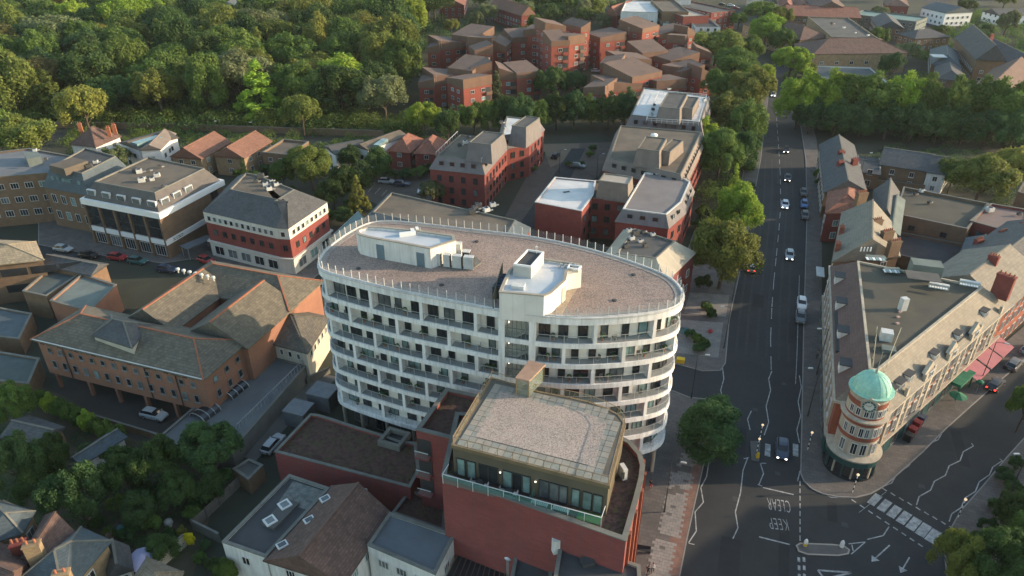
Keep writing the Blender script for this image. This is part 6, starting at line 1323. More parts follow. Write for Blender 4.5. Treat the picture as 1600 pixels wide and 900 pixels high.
T = [
 (1108, 666, 68, 8.6, 'dome', 'shade', 'dark green street tree at the foot of the oval block'), (1132, 395, 58, 14, 'dome', 'olive', 'large olive green tree on the lawn right of the oval block'),
 (1160, 328, 42, 12, 'dome', 'bright', 'bright sunlit tree beside the road behind the large lawn tree'), (1147, 290, 20, 13, 'conifer', 'bright', 'pointed light green conifer above the bright tree'),
 (1127, 236, 40, 13, 'full', 'green', 'rounded green tree next to the brown roofed office'), (1104, 214, 24, 11, 'full', 'bright', 'small green tree touching the railed grey office'),
 (1163, 236, 32, 12, 'full', 'dark', 'dark shaded tree between the office and the road'), (1168, 190, 38, 13, 'full', 'green', 'dark tree on the verge above the shaded office tree'), (1138, 176, 36, 12, 'full', 'olive', 'grey green tree right of the railed roof'),
 (1170, 138, 40, 14, 'full', 'olive', 'olive tree with sunlit side beside the far road'), (1190, 128, 22, 13, 'broad', 'bright', 'sunlit yellow green tree leaning over the far road'), (1120, 72, 42, 14, 'broad', 'olive', 'broad olive tree before the town centre'),
 (1150, 100, 40, 14, 'broad', 'green', 'broad green tree below the olive town tree'), (1128, 135, 30, 12, 'broad', 'green', 'green tree behind the lowest stepped flats'), (1176, 75, 24, 12, 'broad', 'green', 'green tree touching the far road bend'),
 (1198, 45, 36, 15, 'round', 'bright', 'bright green tree on the left of the far road'), (1190, 18, 30, 14, 'round', 'green', 'green tree behind the bright far road tree'), (1155, 30, 16, 9, 'round', 'green', 'small round green tree beside the market road'), (1220, 25, 22, 12, 'round', 'olive', 'olive tree at the top of the far road'),
 (1237, 94, 36, 14, 'round', 'bright', 'clipped bright green tree before the care home'), (1262, 108, 16, 8, 'bush', 'olive', 'small yellowish shrub right of the clipped tree'), (1222, 62, 26, 13, 'round', 'green', 'green tree left of the brown tiled wing'),
 (1536, 278, 58, 13, 'broad', 'olive', 'wide olive tree behind the flat olive roof'), (1588, 262, 40, 13, 'broad', 'yellow', 'yellowing tree at the right edge below the plane row'), (1490, 272, 26, 9, 'broad', 'green', 'small green tree at the end of the cottages'),
 (1500, 876, 48, 10, 'near', 'olive', 'sunlit olive tree at the bottom right corner, left crown'), (1560, 885, 56, 12, 'near', 'dark', 'dark tree at the bottom right corner, middle crown'), (1608, 845, 44, 11, 'near', 'green', 'green tree at the bottom right corner, right crown'), (1606, 632, 28, 9, 'near', 'green', 'small street tree at the right edge of the side street'), (1590, 800, 40, 8, 'near', 'dark', 'dark tree above the corner trees at the right edge'),
 (484, 258, 46, 12, 'near', 'olive', 'big rounded olive tree between the white houses and the car park'), (440, 268, 26, 8, 'round', 'green', 'green tree left of the big rounded olive tree'), (552, 284, 36, 10, 'broad', 'dark', 'dark green tree right of the big rounded olive tree'), (558, 300, 22, 10, 'conifer', 'yellow', 'small yellow tipped tree at the corner of the car park'), (520, 300, 30, 8, 'broad', 'dark', 'dark tree below the big rounded olive tree'), (380, 262, 9, 7, 'conifer', 'dark', 'slim dark cypress beside the orange gable house'),
 (590, 256, 26, 9, 'broad', 'dark', 'dark ivy like tree in front of the white modern houses'), (545, 250, 20, 8, 'broad', 'dark', 'dark tree between the two white modern houses'), (676, 298, 26, 7, 'round', 'grey', 'small grey green tree in the brick car park'), (740, 182, 30, 11, 'round', 'green', 'green tree with pale leaves behind the first red office'),
 (662, 182, 30, 12, 'round', 'bright', 'vivid green tree at the edge of the wood'), (700, 196, 22, 10, 'broad', 'dark', 'dark tree between the vivid tree and the offices'), (775, 135, 22, 13, 'conifer', 'grey', 'grey green cedar in front of the lower left flats'), (862, 128, 30, 13, 'round', 'dark', 'dark rounded tree between the flats'), (896, 130, 24, 10, 'broad', 'dark', 'dark low tree right of the rounded tree between the flats'),
 (40, 216, 50, 13, 'broad', 'olive', 'broad olive tree at the left edge before the wood'), (182, 246, 26, 8, 'round', 'grey', 'feathery grey green willow in front of the white hip roofed house'), (10, 200, 30, 12, 'broad', 'green', 'green tree behind the olive tree at the left edge'),
 (328, 702, 56, 9, 'near', 'shade', 'dense dark green rounded tree at the end of the parking deck'), (246, 722, 46, 9, 'near', 'dark', 'dark tree left of the dense rounded tree'), (190, 735, 42, 8, 'near', 'dark', 'dark tree over the long blue shed'), (118, 772, 56, 10, 'near', 'shade', 'large dark green tree above the blue slate house'), (28, 722, 48, 10, 'near', 'shade', 'green tree at the left edge of the gardens'), (78, 712, 34, 8, 'near', 'dark', 'dark tree between the outbuilding and the blue shed'),  # leaf tones darkened for the shadow lying on these gardens
 (216, 796, 34, 6, 'near', 'shade', 'dark tree in the middle of the lower gardens'), (276, 768, 40, 6, 'near', 'dark', 'spreading dark tree along the timber fence'), (330, 762, 28, 5, 'broad', 'dark', 'dark tree beside the shed'), (18, 628, 42, 8, 'near', 'green', 'green tree at the left end of the pale hedge'), (50, 760, 30, 6, 'broad', 'dark', 'dark tree above the teal roofed house'),
 (252, 858, 26, 4, 'broad', 'dark', 'dark shrub like tree behind the mauve canopy'), (355, 895, 20, 4, 'broad', 'green', 'spiky green tree against the white house wall')]
for t in T: tree(t[0], t[1], t[2], t[3], t[4], t[5], t[6], px=True)
tree(295, 842, 9, 2.6, 'bush', 'gold', 'bright yellow flowering bush by the garden wall', px=True); tree(284, 830, 9, 2.0, 'bush', 'yellow', 'dull yellow bush beside the bright yellow one', px=True)
ORD = ['first', 'second', 'third', 'fourth', 'fifth', 'sixth', 'seventh', 'eighth', 'ninth', 'tenth', 'eleventh', 'twelfth', 'thirteenth', 'fourteenth', 'fifteenth', 'sixteenth', 'seventeenth', 'eighteenth', 'nineteenth', 'twentieth'] + ['%d-th' % k for k in range(21, 80)]
CW = {'olive': 'olive', 'green': 'mid green', 'dark': 'dark green', 'bright': 'bright green', 'yellow': 'yellowing', 'grey': 'grey green', 'russet': 'russet brown', 'shade': 'deep green'}
# hedge of pale clipped bushes
for i in range(9): tree(62 + i * 14.5, 622 + i * 6.8, 13 + (i % 3) * 2, 3.4 + (i % 2) * .4, 'bush', 'bright' if i % 4 == 1 else 'green', 'pale green clipped hedge bush beside the dark yard, ' + ORD[i] + ' from the left', 'clipped hedge beside the dark yard', px=True)
# plane row on the right
for i in range(10): tree(1252 + i * 39, 152 + i * 2.4 + rnd.uniform(-4, 4), 42, 17, 'full', 'bright' if i in (0, 1, 4) else 'green', 'tall plane tree in the row right of the road, ' + ORD[i] + ' from the road', 'row of plane trees right of the road', px=True)
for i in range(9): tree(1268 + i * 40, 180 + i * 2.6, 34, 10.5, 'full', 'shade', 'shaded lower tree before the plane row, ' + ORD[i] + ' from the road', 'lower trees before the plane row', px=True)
# row behind the red offices
for i in range(9): tree(762 + i * 27, 178 - i * 1.5 + rnd.uniform(-5, 5), 24, 10 + i % 3, 'full', ('green', 'dark', 'shade')[i % 3], 'bushy tree between the red offices and the flats, ' + ORD[i] + ' from the left', 'trees between the offices and the flats', px=True)
# shrubs
def shrubs(lst, lab, grp, kind='bush', cols=('green', 'dark', 'shade')):
    for i, (x, y, r, h) in enumerate(lst): tree(x, y, r, h, kind, cols[i % len(cols)], lab + ', ' + ORD[i] + ' from the left', grp, px=True)
shrubs([(425, 290, 16, 3), (452, 300, 16, 3.5), (478, 318, 20, 4), (505, 332, 18, 4), (535, 335, 18, 4.5), (548, 320, 16, 3.6)], 'dark shrub below the big rounded olive tree', 'shrubs below the big olive tree')
shrubs([(588, 268, 14, 3), (610, 270, 14, 3.5), (632, 270, 14, 3), (654, 268, 14, 3.4), (672, 262, 13, 3)], 'dark shrub along the hedge behind the brick car park', 'hedge shrubs behind the brick car park')
shrubs([(270, 262, 10, 2.4), (296, 264, 10, 2.2), (312, 268, 9, 2.5), (372, 270, 10, 2.4), (398, 272, 12, 3), (414, 262, 10, 3)], 'garden shrub before the orange gable houses', 'shrubs before the orange gable houses')
shrubs([(832, 262, 9, 1.6), (838, 250, 9, 1.8), (846, 240, 9, 1.6), (888, 255, 7, 1.5), (897, 256, 7, 1.4), (908, 255, 7, 1.5), (922, 240, 8, 1.8), (926, 230, 8, 2)], 'low shrub beside the office service road', 'shrubs beside the office service road')
shrubs([(1104, 478, 9, 2.0), (1112, 488, 10, 2.2), (1078, 520, 10, 1.8), (1090, 528, 11, 2.2), (1100, 535, 11, 2), (1092, 543, 11, 1.8)], 'planting bed shrub on the paved corner right of the oval block', 'shrubs in the corner planting bed')
shrubs([(1100, 330, 16, 4), (1095, 350, 14, 3), (1104, 372, 14, 3), (1120, 350, 14, 3), (1100, 440, 16, 3), (1170, 290, 12, 3), (1168, 260, 12, 3.5), (1180, 215, 14, 4), (1184, 180, 14, 5)], 'shrub on the lawn between the offices and the road', 'shrubs on the office lawn')
shrubs([(1280, 270, 9, 3.5), (1282, 284, 9, 3), (1302, 345, 9, 3), (1300, 358, 9, 3)], 'roadside shrub before the right hand terraces', 'roadside shrubs before the terraces')
shrubs([(180, 785, 16, 2.5), (150, 815, 14, 2), (200, 830, 16, 2.2), (235, 815, 16, 2.4), (262, 835, 14, 2.2), (240, 770, 18, 3), (300, 800, 16, 2.6), (310, 780, 16, 2.6), (225, 850, 16, 2), (170, 830, 12, 2), (345, 745, 18, 3), (60, 740, 18, 3), (90, 740, 16, 3), (5, 700, 20, 4), (140, 700, 16, 3), (165, 708, 14, 3), (212, 745, 18, 3), (320, 850, 10, 1.5), (310, 870, 12, 1.6), (330, 880, 12, 1.8)], 'dark garden shrub in the lower left gardens', 'shrubs in the lower left gardens')
shrubs([(1572, 740, 16, 2.4), (1584, 760, 16, 2.6), (1560, 790, 16, 2.2), (1590, 722, 14, 2), (1545, 820, 15, 2.4), (1528, 838, 14, 2.2)], 'dark planting bed shrub on the pavement at the right edge', 'shrubs on the right hand pavement', cols=('shade', 'dark'))
# the wood: rows seen from the houses outwards
WOOD = [tuple(P(*q)[:2]) for q in [(-330, 196), (120, 192), (420, 196), (600, 205), (640, 205), (648, 150), (640, 110), (650, 62), (690, 40), (760, 34), (830, 20), (880, 24), (935, 34), (990, 26), (985, -60), (-500, -60)]]
def blocked(x, y, r):
    for f in FOOT:
        c = ctr(f)
        if abs(c[0] - x) > 60 or abs(c[1] - y) > 60: continue
        if inside((x, y), f): return True
        for i in range(len(f)):
            a, b = Vector(f[i][:2]), Vector(f[(i + 1) % len(f)][:2]); e = b - a; t = max(0, min(1, (Vector((x, y)) - a).dot(e) / max(1e-6, e.dot(e))))
            if (a + e * t - Vector((x, y))).length < r * .75: return True
    return False
def toofar(x, y, r): return any((x - a) ** 2 + (y - b) ** 2 < (max(r, c) * .8) ** 2 for a, b, c in TREES)
BIG = [(245, 138, 42, 18, 'round', 'olive', 'big domed olive tree at the centre of the left wood'), (128, 168, 46, 16, 'broad', 'yellow', 'big yellow olive tree near the front left of the wood'), (85, 55, 55, 20, 'broad', 'grey', 'wide blue grey cedar high in the left wood'), (600, 66, 52, 22, 'round', 'olive', 'tallest broad tree at the right side of the wood'), (640, 22, 36, 20, 'round', 'bright', 'bright green tree behind the tallest broad tree'), (488, 128, 30, 15, 'broad', 'russet', 'russet topped tree in the middle of the wood'), (20, 115, 30, 15, 'broad', 'yellow', 'yellowing tree at the left edge of the wood'), (62, 118, 22, 15, 'tall', 'olive', 'slim olive tree right of the yellowing edge tree'), (220, 20, 40, 20, 'round', 'bright', 'bright crowned tree high in the left wood'), (330, 15, 36, 18, 'broad', 'green', 'broad green tree near the top of the wood'), (430, 60, 40, 19, 'broad', 'olive', 'spreading olive tree below the white walled house'), (540, 60, 36, 19, 'tall', 'green', 'tall green tree left of the tallest broad tree'), (395, 110, 32, 17, 'tall', 'olive', 'narrow pale topped tree in the centre wood'), (470, 175, 34, 13, 'broad', 'olive', 'olive tree at the front of the wood above the flat roofed house'), (600, 150, 40, 14, 'broad', 'grey', 'grey green tree at the front right of the wood')]
for t in BIG: tree(t[0], t[1], t[2], t[3], t[4], t[5], t[6], px=True)
nw = 0; yy = 224; row = 0
while yy < 545 and nw < 165:
    k = 0; step = 15.6 + (yy - 224) * .012; xx = -yy * .76 + rnd.uniform(0, 8)
    while xx < 90 + yy * .05:
        x, y = xx + rnd.uniform(-3, 3), yy + rnd.uniform(-3.5, 3.5); r = rnd.uniform(8.2, 11.8)
        if inside((x, y), WOOD) and not blocked(x, y, r) and not any((x - a) ** 2 + (y - b) ** 2 < (c * .85) ** 2 for a, b, c in TREES) and nw < 165:
            kind = rnd.choice(('broad', 'full', 'round', 'tall', 'full', 'conifer' if rnd.random() < .3 else 'round')) if row else 'full'; col = rnd.choice(('olive', 'olive', 'green', 'green', 'dark', 'yellow', 'grey', 'dark', 'shade', 'green', 'russet' if rnd.random() < .35 else 'olive', 'bright' if rnd.random() < .4 else 'dark'))
            h = rnd.uniform(14, 20) + (2 if kind == 'tall' else 0) - (5 if row == 0 else 0)
            tree(x, y, r, h, kind, col, '%s %s in the wood, %s row from the houses, %s from the left' % (CW[col], 'conifer' if kind == 'conifer' else 'tree', ORD[row], ORD[k]), 'trees of the wood', W=True); nw += 1; k += 1
        xx += step
    yy += step * .92; row += 1
print('wood', nw, row)
# trees around the town and the top right
AREA = [[(1258, 90), (1300, 130), (1420, 130), (1500, 140), (1510, 110), (1600, 60), (1640, -60), (1230, -60), (1235, 40)], [(990, 50), (1110, 60), (1150, 20), (1140, -60), (990, -60)], [(700, 60), (990, 60), (990, 20), (700, 10)], [(1600, 60), (1600, 180), (1760, 180), (1760, 20)]]
nt_ = 0
for ai, ar in enumerate(AREA):
    pol = [tuple(P(*q)[:2]) for q in ar]; xs = [p[0] for p in pol]; ys = [p[1] for p in pol]; cnt = 0
    for tr_ in range(500):
        x, y = rnd.uniform(min(xs), max(xs)), rnd.uniform(min(ys), max(ys)); r = rnd.uniform(4.5, 7.5)
        rp = [tuple(P(*q)[:2]) for q in [(1420, -60), (1425, 20), (1440, 62), (1500, 60), (1480, 10), (1460, -60)]]
        if inside((x, y), pol) and not inside((x, y), rp) and not blocked(x, y, r) and not any((x - a) ** 2 + (y - b) ** 2 < ((c + r) * .6) ** 2 for a, b, c in TREES):
            col = rnd.choice(('olive', 'green', 'dark', 'green', 'grey', 'shade', 'yellow')); tree(x, y, r, rnd.uniform(8, 12), rnd.choice(('broad', 'round')), col, '%s tree in the %s, %s of its group' % (CW[col], ['gardens by the care home', 'town centre', 'strip behind the flats', 'far right gardens'][ai], ORD[cnt]), 'scattered trees, ' + ['care home gardens', 'town centre', 'behind the flats', 'far right gardens'][ai], W=True); cnt += 1
        if cnt > (44, 10, 14, 10)[ai]: break

# undergrowth between the trees: leafy clumps joined, nobody could count them
def undergrowth(name, label, poly, n, hmax, size, col, seed, avoid=True):
    r = np.random.default_rng(seed); xs = [p[0] for p in poly]; ys = [p[1] for p in poly]; cs = []
    while len(cs) < n:
        x, y = r.uniform(min(xs), max(xs)), r.uniform(min(ys), max(ys))
        if inside((x, y), poly) and not (avoid and blocked(x, y, size)): cs.append((x, y, r.uniform(size * .6, size), r.uniform(hmax * .5, hmax)))
    c = np.array(cs); L = 260; k = np.repeat(np.arange(n), L); d = r.normal(size=(n * L, 3)); d[:, 2] = np.abs(d[:, 2]); d /= np.linalg.norm(d, axis=1)[:, None]
    pos = np.stack([c[k, 0] + d[:, 0] * c[k, 2], c[k, 1] + d[:, 1] * c[k, 2], d[:, 2] * c[k, 3]], 1) + r.normal(size=(n * L, 3)) * .25
    nn = d + r.normal(size=d.shape) * .5; nn /= np.linalg.norm(nn, axis=1)[:, None]; t = np.cross(nn, r.normal(size=d.shape)); t /= np.linalg.norm(t, axis=1)[:, None]; b = np.cross(nn, t); s = r.uniform(.25, .6, (n * L, 1)) * size * .13
    v = np.stack([pos + t * s, pos + b * s * .8, pos - t * s, pos - b * s * .8], 1).reshape(-1, 3); me = bpy.data.meshes.new(name)
    me.vertices.add(len(v)); me.vertices.foreach_set('co', v.ravel()); me.loops.add(len(v)); me.loops.foreach_set('vertex_index', np.arange(len(v))); me.polygons.add(n * L); me.polygons.foreach_set('loop_start', np.arange(0, len(v), 4)); me.polygons.foreach_set('loop_total', np.full(n * L, 4)); me.update(calc_edges=True)
    me.materials.append(LEAF[col]); o = bpy.data.objects.new(name, me); C.objects.link(o); o['kind'] = 'stuff'; tag(o, label, 'undergrowth')
undergrowth('undergrowth', 'dark green undergrowth filling the floor of the wood', [(-250, 222), (-20, 222), (0, 260), (-20, 330), (60, 480), (-350, 480)], 520, 6.5, 5.5, 'dark', 5)
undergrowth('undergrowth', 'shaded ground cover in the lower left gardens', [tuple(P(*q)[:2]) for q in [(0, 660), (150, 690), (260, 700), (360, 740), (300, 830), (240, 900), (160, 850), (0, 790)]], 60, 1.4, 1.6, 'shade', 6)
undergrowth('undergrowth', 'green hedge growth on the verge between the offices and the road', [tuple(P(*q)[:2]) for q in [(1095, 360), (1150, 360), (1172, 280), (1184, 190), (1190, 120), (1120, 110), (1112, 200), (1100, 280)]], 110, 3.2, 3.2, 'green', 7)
undergrowth('undergrowth', 'hedges and garden growth around the care home and timber framed house', [tuple(P(*q)[:2]) for q in [(1230, 130), (1300, 130), (1420, 140), (1620, 160), (1640, 20), (1520, 20), (1440, 66), (1425, 110), (1240, 105)]], 150, 3.5, 4, 'green', 8)

undergrowth('undergrowth', 'leafy fringe along the garden wall at the front of the wood', [tuple(P(*q)[:2]) for q in [(-120, 205), (120, 197), (300, 200), (420, 204), (600, 211), (660, 215), (660, 196), (560, 190), (300, 184), (120, 182), (-120, 188)]], 150, 6.0, 4.2, 'green', 9)
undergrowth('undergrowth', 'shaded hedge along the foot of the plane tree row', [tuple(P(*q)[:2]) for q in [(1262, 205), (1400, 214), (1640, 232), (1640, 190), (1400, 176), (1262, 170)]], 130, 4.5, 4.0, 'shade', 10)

undergrowth('undergrowth', 'garden greenery around and behind the row of houses', [tuple(P(*q)[:2]) for q in [(100, 262), (300, 276), (420, 284), (560, 262), (700, 250), (690, 222), (560, 218), (400, 212), (100, 206)]], 110, 2.6, 2.8, 'green', 12)
undergrowth('undergrowth', 'garden greenery in the yards behind the right hand terraces', [tuple(P(*q)[:2]) for q in [(1345, 290), (1450, 310), (1560, 320), (1640, 300), (1640, 240), (1480, 235), (1340, 232)]], 70, 2.4, 2.6, 'shade', 13)
# ================================================================= CARS
glass_car = M('car_glass', (.02, .024, .028), None, 1, .08, spec=.6); tyre = M('tyre', (.02, .02, .02), None, 1, .9); rimm = M('wheel_rim', (.35, .35, .36), None, 1, .4, met=.7)
lampon = M('headlight_on', (1, .97, .9), emit=((1, .95, .85), 5)); lampoff = M('headlight_off', (.5, .5, .5), None, 1, .2); tail_on = M('tail_light_on', (.6, .02, .01), emit=((1, .03, .02), 2.5)); tail_off = M('tail_light_off', (.25, .02, .02), None, 1, .3); plate = M('number_plate', (.6, .6, .5))
def paintm(n, c): return M(n, c, c, 1, .3, spec=.6, big=.03)
PA = {'white': paintm('white_car_paint', (.62, .63, .64)), 'silver': paintm('silver_car_paint', (.34, .36, .37)), 'black': paintm('black_car_paint', (.018, .019, .022)), 'blue': paintm('blue_car_paint', (.025, .10, .28)), 'darkblue': paintm('dark_blue_car_paint', (.03, .045, .08)), 'grey': paintm('grey_car_paint', (.10, .105, .11)), 'red': paintm('red_car_paint', (.30, .02, .025)), 'teal': paintm('teal_car_paint', (.03, .11, .11))}
def loft(m, rings, mat=0):
    n = len(rings[0]); b = len(m.v)
    for r_ in rings: m.v += r_
    for i in range(len(rings) - 1):
        for j in range(n): k = (j + 1) % n; m.f.append((b + i * n + j, b + i * n + k, b + (i + 1) * n + k, b + (i + 1) * n + j)); m.m.append(mat)
    m.f.append(tuple(b + j for j in range(n))[::-1]); m.m.append(mat); m.f.append(tuple(b + (len(rings) - 1) * n + j for j in range(n))); m.m.append(mat)
def car_template(van=False):
    L, W_ = (4.3, .88) if not van else (5.0, .96); hl = L / 2; d = {}
    prof = [(-1, .55, .80, .82), (-.94, .30, .92, .95), (-.6, .24, .98, 1), (-.1, .24, 1.0, 1), (.35, .24, .98, 1), (.55, .24, .92, 1), (.85, .26, .82, .97), (.96, .34, .70, .88), (1, .45, .60, .78)]
    if van: prof = [(a, b_, c * 1.12, w_) for a, b_, c, w_ in prof]
    m = MB(); loft(m, [[(x * hl, -W_ * w_ * .93, z0), (x * hl, -W_ * w_, z0 + .15), (x * hl, -W_ * w_, zt - .18), (x * hl, -W_ * w_ * .9, zt), (x * hl, W_ * w_ * .9, zt), (x * hl, W_ * w_, zt - .18), (x * hl, W_ * w_, z0 + .15), (x * hl, W_ * w_ * .93, z0)] for x, z0, zt, w_ in prof]); d['body'] = m.mesh('body', PA['white'])
    cab = [(-.90, .93, .80, .94, .78), (-.72, .95, .84, 1.36, .66), (-.2, .96, .86, 1.45, .68), (.12, .95, .85, 1.40, .66), (.44, .90, .80, .94, .76)] if not van else [(-.97, 1.0, .88, 1.1, .86), (-.94, 1.05, .9, 1.95, .80), (0, 1.05, .9, 2.0, .82), (.4, 1.05, .88, 1.9, .76), (.68, 1.0, .82, 1.05, .8)]
    m = MB(); loft(m, [[(x * hl, -w0 * W_, z0 - .06), (x * hl, -w1 * W_, z1), (x * hl, w1 * W_, z1), (x * hl, w0 * W_, z0 - .06)] for x, z0, w0, z1, w1 in cab]); d['window'] = m.mesh('window', glass_car)
    m = MB(); cc_ = cab[1:4]; loft(m, [[(x * hl, -w1 * W_ * .98, z1 - .03), (x * hl, -w1 * W_ * .92, z1 + .035), (x * hl, w1 * W_ * .92, z1 + .035), (x * hl, w1 * W_ * .98, z1 - .03)] for x, z0, w0, z1, w1 in cc_]); d['roof_panel'] = m.mesh('roof_panel', PA['white'])
    m = MB(); m.tube((0, -.11, 0), (0, .11, 0), .32, .32, 16); d['wheel'] = m.mesh('wheel', tyre); m = MB(); m.tube((0, -.12, 0), (0, .12, 0), .19, .19, 10); d['rim'] = m.mesh('rim', rimm)
    m = MB(); m.box((0, 0, 0), (.14, .26, .12)); d['headlight'] = m.mesh('headlight', lampoff); m = MB(); m.box((0, 0, 0), (.1, .26, .2)); d['tail_light'] = m.mesh('tail_light', tail_off); m = MB(); m.box((0, 0, 0), (.04, .5, .12)); d['number_plate'] = m.mesh('number_plate', plate); m = MB(); m.box((0, 0, 0), (.12, .2, .12)); d['wing_mirror'] = m.mesh('wing_mirror', PA['white'])
    return d, hl, W_
CT = {False: car_template(), True: car_template(True)}
def setm(o, mat): o.material_slots[0].link = 'OBJECT'; o.material_slots[0].material = mat; return o
def car(x, y, head, col, label, lights=0, tails=0, van=False, group=None, name=None, zg=.02):
    d, hl, W_ = CT[van]; p = P(x, y, zg); t = thing(name or ('van' if van else 'car'), label, 'van' if van else 'car', p, R(90 - head), group)
    setm(inst('body', d['body'], t), PA[col]); inst('window', d['window'], t); setm(inst('roof_panel', d['roof_panel'], t), PA[col])
    for sx in (-.60, .63):
        for sy in (-1, 1): w_ = inst('wheel', d['wheel'], t, (sx * hl, sy * (W_ - .1), .32)); inst('rim', d['rim'], w_)
    for sy in (-1, 1):
        setm(inst('headlight', d['headlight'], t, (hl * .97, sy * W_ * .62, .56)), lampon if lights else lampoff); setm(inst('tail_light', d['tail_light'], t, (-hl * .985, sy * W_ * .68, .66)), tail_on if tails else tail_off); setm(inst('wing_mirror', d['wing_mirror'], t, (hl * .33, sy * (W_ + .08), .92)), PA[col])
    inst('number_plate', d['number_plate'], t, (-hl - .0, 0, .5)); return t
S_, N_ = 198.9, 18.9
car(1221, 706, 199, 'darkblue', 'dark blue car with lit headlights at the zebra crossing', 1)
car(1233, 402, 199, 'silver', 'silver car with headlights on, alone in the lane', 1); car(1226, 323, 199, 'white', 'white car with headlights on ahead of the silver one', 1); car(1230, 281, 200, 'black', 'black car with lit headlights behind the white one', 1); car(1228, 237, 200, 'black', 'farthest black car with lit headlights on the main road', 1)
car(1252, 478, 199, 'white', 'white car parked at the kerb beside the wedge block', 0); car(1250, 499, 199, 'grey', 'dark grey car parked right in front of the white parked car', 0)
car(1255, 304, 199, 'black', 'black car parked at the kerb behind the blue car'); car(1256, 322, 199, 'blue', 'bright blue car parked between two dark cars'); car(1257, 340, 199, 'black', 'black car parked in front of the bright blue car')
car(1174, 421, 19, 'silver', 'silver car half hidden by the large lawn tree', 0, 1); car(1208, 150, 200, 'silver', 'small silver car on the far road', 1); car(1203, 110, 20, 'grey', 'grey car on the far road under the trees')
car(1554, 605, 50, 'black', 'black car with red tail lights lit on the side street', 0, 1, zg=.02); car(1583, 573, 50, 'grey', 'grey car parked beyond the black one on the side street'); car(1606, 549, 50, 'silver', 'silver car parked at the right edge of the side street')
car(428, 698, 20, 'silver', 'silver hatchback parked beside the low sedum wing'); car(184, 405, 105, 'red', 'red car parked on the back street'); car(216, 411, 105, 'teal', 'teal car parked right of the red car'); car(323, 410, 120, 'red', 'dark red car beside the grey covered bay')
car(242, 652, 108, 'silver', 'pale car parked under the brick building'); car(1447, 28, 190, 'white', 'white van parked on the far top right road', van=True); car(1290, 314, 20, 'white', 'white van parked before the red roofed terrace', van=True, zg=.13); car(1443, 42, 190, 'darkblue', 'dark blue car behind the white van on the far road'); car(932, 113, 100, 'silver', 'silver car in the court between the flats')
for i, (x, y) in enumerate(((1142, 10), (1150, 14), (1128, 8))): car(x, y, 110, ('white', 'red', 'black')[i], ('white', 'red', 'black')[i] + ' car on the busy market road at the top', 1 if i == 0 else 0)
p = P(312, 396, 0); o = thing('covered_bay', 'grey flat roofed covered bay between the brown and red offices', 'shelter', p, R(35)); m = MB(); m.box((p.x, p.y, 2.6), (2.6, 6.5, .25), R(-35)); m.build('roof', M('blue_grey_felt', None), o)
for sx in (-1.1, 1.1):
    for sy in (-3, 3): c = Vector((p.x, p.y, 0)) + Vector((sx * math.cos(R(-35)) - sy * math.sin(R(-35)), sx * math.sin(R(-35)) + sy * math.cos(R(-35)), 0)); m = MB(); m.box(c, (.14, .14, 2.6)); m.build('post', steel, o)
# ================================================================= STREET FURNITURE
def lamp(x, y, h, label, arm=(-1, 0), lit=False):
    p = P(x, y, .12); o = thing('street_lamp', label, 'street lamp', p); m = MB(); m.tube(p, (p.x, p.y, 1.4), .12, .11, 8); m.tube((p.x, p.y, 1.4), (p.x, p.y, h), .075, .05, 8); m.build('pole', dark_metal, o)
    a = Vector(arm).normalized() * 1.1; m = MB(); m.bar((p.x, p.y, h - .03), (p.x + a.x, p.y + a.y, h + .1), .06, .06); m.build('arm', dark_metal, o); m = MB(); m.box((p.x + a.x * 1.25, p.y + a.y * 1.25, h + .04), (.75, .3, .13), math.atan2(a.y, a.x), 0, .8); m.build('lamp_head', steel, o)
lamp(1038, 800, 9, 'tall dark street lamp on the pavement beside the brick block', (1, -.3)); lamp(1080, 622, 8.5, 'tall dark street lamp at the side street corner', (1, -.2)); lamp(1131, 544, 8.5, 'dark street lamp on the paved corner by the main road', (-1, 0)); lamp(1144, 470, 8, 'dark street lamp right of the planting bed', (1, 0))
lamp(1262, 650, 9, 'dark leaning looking street lamp beside the wedge block', (-1, 0)); lamp(1276, 585, 9, 'dark street lamp farther up beside the wedge block', (-1, 0)); lamp(1528, 606, 9, 'dark street lamp on the side street before the cafe front', (1, -.5)); lamp(1340, 290, 9, 'grey street lamp behind the long slate terrace', (1, 0)); lamp(352, 230, 8, 'grey street lamp between the orange gable houses', (-1, 0)); lamp(406, 232, 8, 'grey street lamp left of the flat roofed house', (-1, 0)); lamp(932, 285, 8, 'pale street lamp beside the white roofed office', (1, 0)); lamp(874, 272, 7, 'thin grey lamp on the office service road', (1, 0)); lamp(183, 212, 9, 'tall grey lamp behind the white hip roofed house', (-1, 0)); lamp(1568, 790, 9, 'dark street lamp at the right edge before the corner trees', (-1, 0))
whiteP, blackP = white_clean, M('belisha_black', (.02, .02, .02)); globe = M('beacon_globe', (.7, .5, .3), emit=((1, .72, .45), .35)); yel = M('bollard_yellow', (.65, .42, .03))
def beacon(x, y, label, z=.12, base=False):
    p = P(x, y, z); o = thing('belisha_beacon', label, 'crossing beacon', p)
    for k in range(7): m = MB(); m.tube((p.x, p.y, z + k * .42), (p.x, p.y, z + (k + 1) * .42), .06, .06, 8); m.build('pole_band', blackP if k % 2 else whiteP, o)
    m = MB(); m.lathe((p.x, p.y, z + 2.94), [(.05, 0), (.15, .08), (.19, .2), (.15, .3), (0, .38)], 12); m.build('globe', globe, o)
    if base: m = MB(); m.box((p.x + .1, p.y - .4, z), (.45, .3, .9), 0, 0, .8); m.build('bollard_base', yel, o)
beacon(1181, 712, 'striped crossing beacon with yellow bollard on the central refuge', .1, True); beacon(1186, 690, 'striped crossing beacon with bright globe at the far end of the refuge', .1); beacon(1262, 702, 'striped crossing beacon on the right hand pavement'); beacon(1332, 769, 'striped crossing beacon at the tip of the wedge block pavement'); beacon(1497, 808, 'striped crossing beacon at the right end of the zebra crossing')
